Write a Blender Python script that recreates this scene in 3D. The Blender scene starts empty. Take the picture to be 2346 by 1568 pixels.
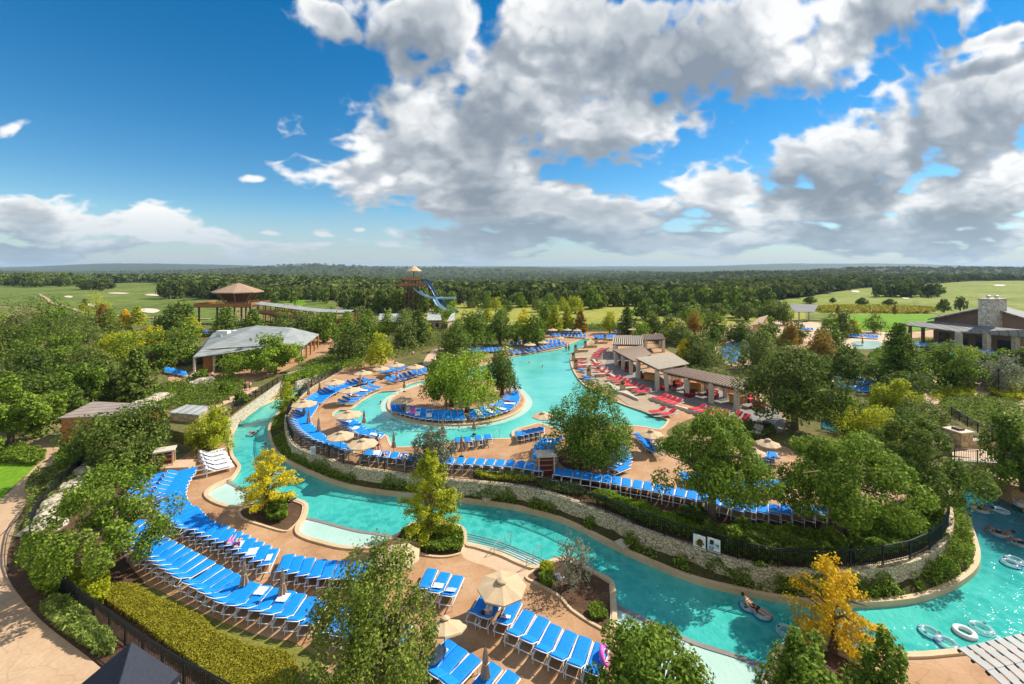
import bpy, bmesh, math, random
import numpy as np
from mathutils import Vector, Matrix, geometry
R = math.radians
random.seed(7)
SC = bpy.context.scene
COL = SC.collection

# ---------------------------------------------------------------- camera
H, F, CX, HOR = 20.0, 1000.0, 1173.0, 611.0      # eye height, focal length and principal column / horizon row
cam = bpy.data.cameras.new('camera'); camo = bpy.data.objects.new('camera', cam); COL.objects.link(camo)
camo.location = (0, 0, H); camo.rotation_euler = (R(90), 0, 0)
cam.sensor_width = 36; cam.lens = F/2346*36; cam.shift_y = -(784-611)/2346
cam.clip_end = 40000; cam.clip_start = .3
SC.camera = camo
SC.view_settings.view_transform = 'Standard'; SC.view_settings.look = 'None'
SC.view_settings.exposure = 0.9; SC.view_settings.gamma = 1

# ---------------------------------------------------------------- sun
SUN_EL = R(41); SUN_AZ = R(64)                    # azimuth from +Y towards +X
sd = Vector((math.sin(SUN_AZ)*math.cos(SUN_EL), math.cos(SUN_AZ)*math.cos(SUN_EL), math.sin(SUN_EL)))
sl = bpy.data.lights.new('sun', 'SUN'); sl.energy = 3.7; sl.angle = R(.5); sl.color = (1, .94, .83)
so = bpy.data.objects.new('sun', sl); COL.objects.link(so)
so.rotation_euler = sd.to_track_quat('Z', 'Y').to_euler()

# ---------------------------------------------------------------- world: sky and clouds
W = bpy.data.worlds.new('World'); SC.world = W; W.use_nodes = True
def cloud_group():
    g = bpy.data.node_groups.new('cloud_density', 'ShaderNodeTree')
    g.interface.new_socket('UV', in_out='INPUT', socket_type='NodeSocketVector')
    g.interface.new_socket('D', in_out='OUTPUT', socket_type='NodeSocketFloat')
    N, L = g.nodes, g.links
    gi = N.new('NodeGroupInput'); go = N.new('NodeGroupOutput')
    sep = N.new('ShaderNodeSeparateXYZ'); L.new(gi.outputs[0], sep.inputs[0])
    def M(op, a, b=None, c=None):
        n = N.new('ShaderNodeMath'); n.operation = op
        for i, v in enumerate((a, b, c)):
            if v is None: continue
            if isinstance(v, (int, float)): n.inputs[i].default_value = v
            else: L.new(v, n.inputs[i])
        return n.outputs[0]
    cmb = N.new('ShaderNodeCombineXYZ'); L.new(M('MULTIPLY', sep.outputs[0], 1.25), cmb.inputs[0])
    L.new(M('MULTIPLY', M('LOGARITHM', M('ADD', M('MAXIMUM', sep.outputs[1], 0), .19), 2.718), .92), cmb.inputs[1])
    n1 = N.new('ShaderNodeTexNoise'); n1.inputs['Scale'].default_value = 4.0; n1.inputs['Detail'].default_value = 7; n1.inputs['Roughness'].default_value = .55; n1.inputs['Distortion'].default_value = .1
    L.new(cmb.outputs[0], n1.inputs['Vector'])
    n2 = N.new('ShaderNodeTexNoise'); n2.inputs['Scale'].default_value = 2.6; n2.inputs['Detail'].default_value = 3
    L.new(gi.outputs[0], n2.inputs['Vector'])
    va = N.new('ShaderNodeVectorMath'); va.operation = 'MULTIPLY_ADD'
    L.new(n2.outputs['Color'], va.inputs[0]); va.inputs[1].default_value = (.24, .20, 0); va.inputs[2].default_value = (-.12, -.10, 0)
    vb = N.new('ShaderNodeVectorMath'); vb.operation = 'ADD'; L.new(va.outputs[0], vb.inputs[0]); L.new(gi.outputs[0], vb.inputs[1])
    small = gi.outputs[0]
    blobs = [(-.14,.27,.26,.16,0),(.10,.45,.36,.14,0),(.50,.50,.50,.13,12),(.84,.60,.26,.12,25),(-.45,.54,.10,.055,-20),(-.17,.20,.30,.05,-4),
      (-.22,.56,.20,.10,0),(-.06,.155,.24,.075,-5),(.18,.14,.26,.07,0),(.47,.175,.13,.065,-8),(.80,.28,.28,.10,18),(1.10,.37,.34,.12,12),
      (1.02,.19,.36,.09,14),(.74,.11,.5,.055,0),(.55,.060,.75,.042,0),(-1.08,.135,.26,.06,-5),(-.83,.095,.17,.052,-12),(-1.0,.05,.55,.024,0),
      (.05,.075,.30,.035,0),(1.15,.53,.2,.03,20),(.12,.55,.25,.1,0),(-.02,.36,.26,.14,0),(.2,.32,.24,.08,10)]
    smallb = [(-.59,.20,.042,.013,0),(-.43,.074,.032,.014,0),(-.31,.055,.08,.014,-5),(-.56,.077,.04,.014,0),(-1.14,.32,.05,.02,20),(-.44,.052,.04,.01,0),(-.35,.083,.02,.008,0)]
    acc = None
    for src, lst in ((vb.outputs[0], blobs), (small, smallb)):
        for (u, v, a, b, an) in lst:
            mp = N.new('ShaderNodeMapping'); mp.vector_type = 'TEXTURE'
            mp.inputs['Location'].default_value = (u, v, 0); mp.inputs['Rotation'].default_value = (0, 0, R(an)); mp.inputs['Scale'].default_value = (a, b, 1)
            L.new(src, mp.inputs['Vector'])
            ln = N.new('ShaderNodeVectorMath'); ln.operation = 'LENGTH'; L.new(mp.outputs[0], ln.inputs[0])
            d = M('SUBTRACT', 1.0 if lst is blobs else .42, ln.outputs['Value'] if lst is blobs else M('MULTIPLY', ln.outputs['Value'], .6))
            acc = d if acc is None else M('MAXIMUM', acc, d)
    acc = M('MAXIMUM', M('MULTIPLY', acc, 1.0), -.75)
    acc = M('MINIMUM', acc, .72)
    nn = M('MULTIPLY', M('SUBTRACT', n1.outputs['Fac'], .5), 2.2)
    n3 = N.new('ShaderNodeTexNoise'); n3.inputs['Scale'].default_value = 9; n3.inputs['Detail'].default_value = 2; n3.inputs['Roughness'].default_value = .45; L.new(cmb.outputs[0], n3.inputs['Vector'])
    bil = M('MULTIPLY', M('SUBTRACT', .09, M('ABSOLUTE', M('SUBTRACT', n3.outputs['Fac'], .5))), 1.7)
    L.new(M('ADD', M('ADD', acc, nn), bil), go.inputs[0])
    return g
def build_world():
    T = W.node_tree; N, L = T.nodes, T.links; N.clear()
    def M(op, a, b=None, c=None, clamp=False):
        n = N.new('ShaderNodeMath'); n.operation = op; n.use_clamp = clamp
        for i, v in enumerate((a, b, c)):
            if v is None: continue
            if isinstance(v, (int, float)): n.inputs[i].default_value = v
            else: L.new(v, n.inputs[i])
        return n.outputs[0]
    out = N.new('ShaderNodeOutputWorld'); bg = N.new('ShaderNodeBackground'); L.new(bg.outputs[0], out.inputs[0])
    tc = N.new('ShaderNodeTexCoord'); sep = N.new('ShaderNodeSeparateXYZ'); L.new(tc.outputs['Generated'], sep.inputs[0])
    sky = N.new('ShaderNodeTexSky'); sky.sky_type = 'NISHITA'; sky.sun_disc = False
    sky.sun_elevation = SUN_EL; sky.sun_rotation = SUN_AZ; sky.air_density = 1.0; sky.dust_density = .0; sky.ozone_density = 3.0
    gm = N.new('ShaderNodeGamma'); gm.inputs[1].default_value = 1.0
    hs = N.new('ShaderNodeHueSaturation'); hs.inputs['Saturation'].default_value = 1.42; hs.inputs['Value'].default_value = .63; hs.inputs['Hue'].default_value=.496
    L.new(sky.outputs[0], hs.inputs['Color'])
    sc_ = N.new('ShaderNodeVectorMath'); sc_.operation = 'SCALE'; sc_.inputs['Scale'].default_value = .11; L.new(hs.outputs[0], sc_.inputs[0])
    yy = M('MAXIMUM', sep.outputs[1], .05)
    u = M('DIVIDE', sep.outputs[0], yy); v = M('DIVIDE', sep.outputs[2], yy)
    uv = N.new('ShaderNodeCombineXYZ'); L.new(u, uv.inputs[0]); L.new(v, uv.inputs[1])
    G = cloud_group()
    def dens(off):
        s = N.new('ShaderNodeVectorMath'); s.operation = 'ADD'; L.new(uv.outputs[0], s.inputs[0]); s.inputs[1].default_value = off
        g = N.new('ShaderNodeGroup'); g.node_tree = G; L.new(s.outputs[0], g.inputs[0]); return g.outputs[0]
    d0 = dens((0, 0, 0)); d1 = dens((.038, .070, 0))
    mask = N.new('ShaderNodeMapRange'); mask.interpolation_type = 'SMOOTHSTEP'; L.new(d0, mask.inputs[0])
    mask.inputs[1].default_value = -.06; mask.inputs[2].default_value = .34
    thick = N.new('ShaderNodeMapRange'); L.new(d0, thick.inputs[0]); thick.inputs[1].default_value = .15; thick.inputs[2].default_value = 1.25
    diff = M('SUBTRACT', d0, d1)
    lit = N.new('ShaderNodeMapRange'); lit.interpolation_type='SMOOTHSTEP'; L.new(diff, lit.inputs[0]); lit.inputs[1].default_value = -.55; lit.inputs[2].default_value = .55
    # brightness: thin parts bright, cores grey, sun side bright
    br = M('ADD', M('MULTIPLY', lit.outputs[0], .58), M('MULTIPLY', M('SUBTRACT', 1, thick.outputs[0]), .42))
    lo = N.new('ShaderNodeTexNoise'); lo.inputs['Scale'].default_value = 3.0; lo.inputs['Detail'].default_value = 2; lo.inputs['Roughness'].default_value = .4; L.new(uv.outputs[0], lo.inputs['Vector'])
    br = M('ADD', br, M('MULTIPLY', M('SUBTRACT', lo.outputs['Fac'], .58), 1.35))
    cr = N.new('ShaderNodeValToRGB'); L.new(br, cr.inputs[0])
    e = cr.color_ramp.elements
    e[0].position = .16; e[0].color = (.15, .175, .205, 1)
    e[1].position = .80; e[1].color = (.55, .55, .545, 1)
    m = e.new(.40); m.color = (.22, .245, .27, 1)
    m = e.new(.60); m.color = (.33, .35, .37, 1)
    # pale band near the horizon
    hz = N.new('ShaderNodeMapRange'); L.new(v, hz.inputs[0]); hz.inputs[1].default_value = .0; hz.inputs[2].default_value = .13; hz.inputs[3].default_value = 1; hz.inputs[4].default_value = 0
    hzp = M('POWER', hz.outputs[0], .75)
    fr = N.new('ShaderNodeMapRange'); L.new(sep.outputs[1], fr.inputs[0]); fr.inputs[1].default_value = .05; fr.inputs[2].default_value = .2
    # behind the camera: unseen pale cover added to brighten and neutralise the fill light
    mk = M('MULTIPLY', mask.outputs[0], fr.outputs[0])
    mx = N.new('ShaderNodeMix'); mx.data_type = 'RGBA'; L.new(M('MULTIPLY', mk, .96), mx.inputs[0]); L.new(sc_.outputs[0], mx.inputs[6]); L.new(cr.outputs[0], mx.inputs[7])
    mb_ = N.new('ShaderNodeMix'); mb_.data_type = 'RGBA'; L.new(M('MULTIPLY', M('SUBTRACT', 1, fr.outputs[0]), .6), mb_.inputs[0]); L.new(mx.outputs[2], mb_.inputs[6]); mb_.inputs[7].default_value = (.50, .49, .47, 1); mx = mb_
    mh = N.new('ShaderNodeMix'); mh.data_type = 'RGBA'; L.new(M('MULTIPLY', hzp, .80), mh.inputs[0]); L.new(mx.outputs[2], mh.inputs[6]); mh.inputs[7].default_value = (.20, .275, .345, 1)
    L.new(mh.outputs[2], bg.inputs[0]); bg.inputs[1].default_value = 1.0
build_world()
W.cycles.sampling_method = 'MANUAL'; W.cycles.sample_map_resolution = 512

# ---------------------------------------------------------------- projection of a photo point onto a level
def P(x, y, z=0.0):
    D = (H-z)*F/(y-HOR)
    return Vector(((x-CX)*D/F, D, z))
def Q(x, y, D):
    return Vector(((x-CX)*D/F, D, H-(y-HOR)*D/F))
def cr_curve(pts, n=6, closed=False):
    pts = [Vector(p) for p in pts]; out = []; m = len(pts)
    for i in range(m if closed else m-1):
        if closed: p0, p1, p2, p3 = pts[(i-1) % m], pts[i], pts[(i+1) % m], pts[(i+2) % m]
        else: p0, p1, p2, p3 = pts[max(i-1, 0)], pts[i], pts[i+1], pts[min(i+2, m-1)]
        for k in range(n):
            t = k/n
            out.append(.5*((2*p1)+(-p0+p2)*t+(2*p0-5*p1+4*p2-p3)*t*t+(-p0+3*p1-3*p2+p3)*t*t*t))
    if not closed: out.append(pts[-1])
    return out
def resample(pts, n):
    pts = [Vector(p) for p in pts]
    if len(pts) == 1: return [pts[0].copy() for _ in range(n)]
    ds = [0]
    for a, b in zip(pts, pts[1:]): ds.append(ds[-1]+(b-a).length)
    out = []
    for i in range(n):
        s = ds[-1]*i/(n-1) if n > 1 else ds[-1]*.5
        j = 0
        while j < len(ds)-2 and ds[j+1] < s: j += 1
        t = (s-ds[j])/max(ds[j+1]-ds[j], 1e-9); out.append(pts[j].lerp(pts[j+1], min(max(t, 0), 1)))
    return out
def plen(pts): return sum((b-a).length for a, b in zip(pts, pts[1:]))

# ---------------------------------------------------------------- materials
MATS = {}
class NT:
    def __init__(s, name):
        s.m = bpy.data.materials.new(name); s.m.use_nodes = True; t = s.m.node_tree; s.N, s.L = t.nodes, t.links
        s.b = s.N['Principled BSDF']; s.out = s.N['Material Output']; MATS[name] = s.m
        s.tc = s.N.new('ShaderNodeTexCoord')
    def co(s, scale=(1, 1, 1), src='Object', rot=(0,0,0)):
        m = s.N.new('ShaderNodeMapping'); m.inputs['Scale'].default_value = scale; m.inputs['Rotation'].default_value = rot
        s.L.new(s.tc.outputs[src], m.inputs[0]); return m.outputs[0]
    def noise(s, scale, detail=5, rough=.55, co=None, dist=0):
        n = s.N.new('ShaderNodeTexNoise'); n.inputs['Scale'].default_value = scale; n.inputs['Detail'].default_value = detail; n.inputs['Roughness'].default_value = rough; n.inputs['Distortion'].default_value = dist
        s.L.new(co if co is not None else s.co(), n.inputs['Vector']); return n.outputs['Fac']
    def ramp(s, fac, stops):
        r = s.N.new('ShaderNodeValToRGB'); s.L.new(fac, r.inputs[0]); e = r.color_ramp.elements
        e[0].position, e[0].color = stops[0][0], (*stops[0][1], 1); e[1].position, e[1].color = stops[-1][0], (*stops[-1][1], 1)
        for p, c in stops[1:-1]:
            k = e.new(p); k.color = (*c, 1)
        return r.outputs[0]
    def mix(s, fac, a, b, mode='MIX'):
        m = s.N.new('ShaderNodeMix'); m.data_type = 'RGBA'; m.blend_type = mode
        for i, v in ((0, fac), (6, a), (7, b)):
            if isinstance(v, (int, float)): m.inputs[i].default_value = v
            elif isinstance(v, tuple): m.inputs[i].default_value = (*v, 1)
            else: s.L.new(v, m.inputs[i])
        return m.outputs[2]
    def math(s, op, a, b=0):
        m = s.N.new('ShaderNodeMath'); m.operation = op
        for i, v in ((0, a), (1, b)):
            if isinstance(v, (int, float)): m.inputs[i].default_value = v
            else: s.L.new(v, m.inputs[i])
        return m.outputs[0]
    def bump(s, h, strength=.5, dist=.05):
        b = s.N.new('ShaderNodeBump'); b.inputs['Strength'].default_value = strength; b.inputs['Distance'].default_value = dist
        s.L.new(h, b.inputs['Height']); s.L.new(b.outputs[0], s.b.inputs['Normal']); return b
    def fin(s, col, rough=.8, spec=.3, metal=0):
        if isinstance(col, tuple): s.b.inputs['Base Color'].default_value = (*col, 1)
        else: s.L.new(col, s.b.inputs['Base Color'])
        s.b.inputs['Roughness'].default_value = rough; s.b.inputs['Specular IOR Level'].default_value = spec; s.b.inputs['Metallic'].default_value = metal
        return s.m
def flat(name, c, rough=.7, var=.15, scale=8, spec=.3, metal=0):
    t = NT(name); n = t.noise(scale, 4)
    a = tuple(v*(1-var) for v in c); b = tuple(min(v*(1+var), 1) for v in c)
    return t.fin(t.ramp(n, [(.3, a), (.7, b)]), rough, spec, metal)
def mat_paving(name, a, b, c, joints=True):
    t = NT(name); n = t.noise(.35, 7, .62, dist=.6); n2 = t.noise(5, 6, .7)
    col = t.ramp(n, [(.3, a), (.5, b), (.72, c)])
    col = t.mix(.35, col, t.ramp(n2, [(.25, tuple(v*.55 for v in b)), (.75, tuple(min(1, v*1.35) for v in b))]))
    v = t.N.new('ShaderNodeTexVoronoi'); v.feature = 'DISTANCE_TO_EDGE'; v.inputs['Scale'].default_value = .9; t.L.new(t.co(), v.inputs['Vector'])
    if joints:
        j = t.ramp(v.outputs['Distance'], [(0, (.72, .70, .68)), (.035, (1, 1, 1))])
        col = t.mix(.55, col, j, 'MULTIPLY')
    t.bump(n2, .25, .02)
    return t.fin(col, .75, .3)
mat_paving('pav', (.31, .145, .06), (.46, .26, .13), (.58, .385, .235))
mat_paving('pav_pale', (.50, .33, .2), (.6, .41, .26), (.68, .5, .34), False)
mat_paving('path', (.44, .275, .15), (.52, .345, .205), (.60, .43, .275))
mat_paving('curb', (.50, .34, .18), (.62, .45, .27), (.70, .55, .36), False)
mat_paving('cab_floor', (.16, .145, .13), (.24, .22, .20), (.34, .31, .28))
mat_paving('ledge', (.30, .21, .13), (.40, .30, .20), (.50, .40, .28))
mat_paving('cream', (.50, .42, .30), (.6, .52, .4), (.7, .62, .5), False)
def mat_ground(name, stops, sc=.5, rough=.95, bumpd=.06):
    t = NT(name); n = t.noise(sc, 8, .68); n2 = t.noise(sc*9, 5, .7)
    c = t.ramp(n, stops); c = t.mix(.45, c, t.ramp(n2, [(.3, tuple(v*.45 for v in stops[0][1])), (.7, tuple(min(v*1.3, 1) for v in stops[-1][1]))]))
    t.bump(n2, .8, bumpd); return t.fin(c, rough, .1)
mat_ground('mulch', [(.3, (.055, .03, .018)), (.5, (.10, .055, .032)), (.7, (.17, .10, .06))], 1.2)
mat_ground('garden', [(.36, (.05, .085, .014)), (.5, (.11, .13, .03)), (.66, (.24, .17, .08))], .35)
mat_ground('slope', [(.3, (.025, .035, .010)), (.5, (.05, .06, .018)), (.7, (.10, .075, .03))], .6)
mat_ground('soil', [(.36, (.07, .11, .025)), (.5, (.16, .17, .045)), (.66, (.36, .27, .13))], .12)
mat_ground('lawn', [(.3, (.10, .22, .012)), (.7, (.18, .32, .02))], .3)
mat_ground('lawn_bright', [(.3, (.10, .24, .008)), (.7, (.17, .32, .014))], .05)
mat_ground('golf', [(.34, (.07, .12, .014)), (.47, (.155, .225, .02)), (.56, (.22, .27, .04)), (.68, (.32, .30, .09))], .022)
mat_ground('golf_dark', [(.34, (.03, .075, .010)), (.46, (.065, .135, .015)), (.56, (.12, .19, .025)), (.68, (.28, .27, .08))], .02)
mat_ground('meadow', [(.3, (.13, .20, .02)), (.5, (.29, .32, .04)), (.7, (.42, .34, .10))], .05)
mat_ground('canopy', [(.3, (.018, .030, .012)), (.5, (.038, .060, .018)), (.7, (.085, .10, .03))], .02, bumpd=2)
flat('sand', (.68, .56, .42)); flat('cart', (.62, .58, .50))
def mat_stone(name, a, b, mortar, sc=2.6):
    t = NT(name); v = t.N.new('ShaderNodeTexVoronoi'); v.inputs['Scale'].default_value = sc; co = t.co((1, 1, 1.5)); t.L.new(co, v.inputs['Vector'])
    e = t.N.new('ShaderNodeTexVoronoi'); e.feature = 'DISTANCE_TO_EDGE'; e.inputs['Scale'].default_value = sc; t.L.new(co, e.inputs['Vector'])
    c = t.mix(v.outputs['Color'], a, b); c = t.mix(.5, c, t.ramp(t.noise(9, 5), [(.3, tuple(x*.6 for x in a)), (.7, b)]))
    k = t.ramp(e.outputs['Distance'], [(0, (1, 1, 1)), (.09, (0, 0, 0))]); c = t.mix(k, c, mortar)
    t.bump(e.outputs['Distance'], 1, .12); return t.fin(c, .9, .2)
mat_stone('stone', (.46, .35, .20), (.80, .67, .46), (.14, .10, .06), 3.0)
mat_stone('stone_pale', (.5, .42, .3), (.66, .58, .45), (.25, .2, .14), 1.6)
mat_stone('stone_tan', (.46, .32, .16), (.64, .5, .3), (.25, .18, .1), 1.3)
mat_stone('chimney_stone', (.5, .44, .36), (.8, .74, .64), (.2, .18, .15), 1.1)
flat('wood', (.42, .17, .06), .6, .3, 3); flat('wood_dark', (.12, .07, .045), .7, .3, 3); flat('wood_gold', (.55, .27, .07), .6, .25, 3)
flat('white', (.76, .76, .74), .5, .06); flat('white_cloth', (.78, .78, .80), .9, .08); flat('black', (.012, .013, .015), .45, .3)
flat('steel', (.5, .52, .53), .35, .1, metal=.6); flat('blue_cloth', (.002, .23, .74), .75, .12, 6); flat('dark_glass', (.02, .03, .035), .15, .3)
flat('red_cloth', (.60, .030, .045), .8, .15); flat('darkred', (.22, .015, .025), .8, .2); flat('tan_cloth', (.56, .41, .25), .85, .08, 2)
flat('tan_fold', (.36, .25, .155), .9, .25, 12); flat('navy_cloth', (.022, .027, .045), .7, .2)
flat('render_brown', (.26, .17, .12), .9, .08, 1); flat('pink', (.80, .12, .55), .4, .05); flat('yellow_p', (.75, .7, .03), .5)
flat('slide_dark', (.03, .10, .22), .3, .2); flat('slide_pale', (.30, .50, .66), .3, .15); flat('towel_blue', (.45, .52, .66), .9, .2)
flat('kiosk_red', (.15, .03, .02), .6, .3); flat('thatch', (.36, .24, .16), .95, .25, 3)
flat('skin', (.58, .31, .2), .6, .08); flat('skin_dark', (.27, .13, .075), .6, .08); flat('hair', (.03, .018, .012), .7, .3); flat('swim', (.1, .02, .12), .7); flat('shirt', (.7, .7, .72), .8)
flat('orange_toy', (.85, .3, .02), .5)
def mat_seam(name, c, sc, d, w=.12):
    t = NT(name); co = t.co((1, 1, 1), rot=(0, 0, d)); wv = t.N.new('ShaderNodeTexWave'); wv.inputs['Scale'].default_value = sc; wv.inputs['Distortion'].default_value = 0; t.L.new(co, wv.inputs['Vector'])
    k = t.ramp(wv.outputs['Fac'], [(0, (.35, .35, .35)), (w, (1, 1, 1))])
    n = t.ramp(t.noise(.5, 5), [(.3, tuple(v*.8 for v in c)), (.7, tuple(min(v*1.15, 1) for v in c))])
    t.bump(wv.outputs['Fac'], .6, .05); return t.fin(t.mix(.8, n, k, 'MULTIPLY'), .72, .2)
mat_seam('metal_roof', (.31, .33, .315), .30, R(55)); mat_seam('metal_roof_pale', (.42, .43, .40), .30, 0); mat_seam('shed_roof', (.36, .29, .24), .35, R(80))
mat_seam('slate_roof', (.22, .21, .20), .25, R(20)); mat_seam('timber_siding', (.42, .20, .07), .8, R(40), .2)
def mat_water(name, deep, mid, light, rip=1.0, sp=.45):
    t = NT(name); n = t.noise(.16, 4, .5); w = t.noise(2.2, 6, .6, dist=.8)
    c = t.ramp(n, [(.3, deep), (.5, mid), (.72, light)])
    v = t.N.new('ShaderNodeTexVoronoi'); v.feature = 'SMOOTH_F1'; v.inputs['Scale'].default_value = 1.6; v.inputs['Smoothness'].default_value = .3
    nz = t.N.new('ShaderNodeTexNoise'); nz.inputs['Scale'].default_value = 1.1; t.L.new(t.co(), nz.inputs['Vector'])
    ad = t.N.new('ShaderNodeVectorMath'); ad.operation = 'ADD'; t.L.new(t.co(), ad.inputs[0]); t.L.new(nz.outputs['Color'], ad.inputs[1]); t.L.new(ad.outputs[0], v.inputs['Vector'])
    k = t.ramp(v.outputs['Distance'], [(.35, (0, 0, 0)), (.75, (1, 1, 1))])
    c = t.mix(t.math('MULTIPLY', k, .35*rip), c, light)  # caustic brightness, mixed into the water colour
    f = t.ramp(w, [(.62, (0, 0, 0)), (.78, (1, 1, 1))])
    c = t.mix(t.math('MULTIPLY', f, .35*rip), c, tuple(min(1, x*1.5+.15) for x in light))  # pale streaks: glints on the ripples, painted into the colour
    wb = t.noise(3.2, 5, .6, co=t.co((1, .55, 1)), dist=.7); t.bump(wb, .35*rip, .12)
    return t.fin(c, .09, sp)
mat_water('river', (.015, .29, .26), (.035, .39, .345), (.09, .53, .45), 1.5)
mat_water('pool', (.05, .42, .38), (.10, .50, .44), (.18, .58, .50), .5, .35)
mat_water('river_dark', (.004, .10, .13), (.010, .17, .19), (.03, .28, .29), 1.6, .6)
mat_water('shelf', (.34, .52, .44), (.42, .60, .52), (.52, .67, .58), .6, .3)
def mat_leaf(name, dark, mid, light, tr=.38):
    t = NT(name); g = t.N.new('ShaderNodeAttribute'); g.attribute_name = 'rnd'
    oi = t.N.new('ShaderNodeObjectInfo')
    f = t.math('ADD', t.math('MULTIPLY', g.outputs['Fac'], .8), t.math('MULTIPLY', oi.outputs['Random'], .2))
    c = t.ramp(f, [(.1, dark), (.5, mid), (.92, light)])
    t.fin(c, .7, .0 if 'wood' in name else .18)
    trn = t.N.new('ShaderNodeBsdfTranslucent'); t.L.new(c, trn.inputs[0])
    ms = t.N.new('ShaderNodeMixShader'); ms.inputs[0].default_value = tr; t.L.new(t.b.outputs[0], ms.inputs[1]); t.L.new(trn.outputs[0], ms.inputs[2]); t.L.new(ms.outputs[0], t.out.inputs[0])
    return t.m
mat_leaf('leaf_dark', (.05, .085, .012), (.11, .165, .022), (.24, .31, .045))
mat_leaf('leaf_green', (.06, .115, .010), (.145, .235, .020), (.33, .42, .045))
mat_leaf('leaf_bright', (.10, .18, .010), (.22, .34, .020), (.42, .52, .05))
mat_leaf('leaf_olive', (.08, .115, .02), (.17, .22, .04), (.32, .37, .09))
mat_leaf('leaf_yellow', (.40, .38, .012), (.62, .54, .018), (.85, .68, .03))
mat_leaf('leaf_lime', (.22, .28, .012), (.40, .44, .018), (.60, .58, .035))
mat_leaf('leaf_orange', (.58, .34, .012), (.80, .54, .02), (.92, .70, .05))
mat_leaf('leaf_rust', (.20, .12, .015), (.34, .21, .03), (.48, .32, .05))
mat_leaf('leaf_hedge', (.20, .20, .012), (.34, .31, .02), (.50, .43, .05))
mat_leaf('leaf_wood', (.035, .055, .018), (.08, .11, .032), (.20, .23, .065), .2)
mat_leaf('leaf_grey', (.10, .12, .07), (.2, .22, .13), (.34, .35, .22))
mat_leaf('leaf_mesquite', (.10, .14, .015), (.20, .26, .03), (.40, .45, .08))
flat('splash_blue', (.01, .25, .70), .5, .15, 1)
mat_leaf('leaf_grass', (.14, .20, .03), (.26, .34, .06), (.46, .52, .14))
mat_ground('strip_grass', [(.32, (.13, .09, .04)), (.48, (.17, .18, .035)), (.7, (.28, .27, .06))], 1.2)
flat('bark', (.16, .11, .075), .95, .35, 10); flat('bark_pale', (.30, .24, .18), .95, .25, 10)
m_clear = NT('clear_vinyl'); m_clear.fin((.75, .85, .9), .12, .6); m_clear.b.inputs['Alpha'].default_value = .28
flat('vinyl_blue', (.02, .09, .36), .2, .1)

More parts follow.
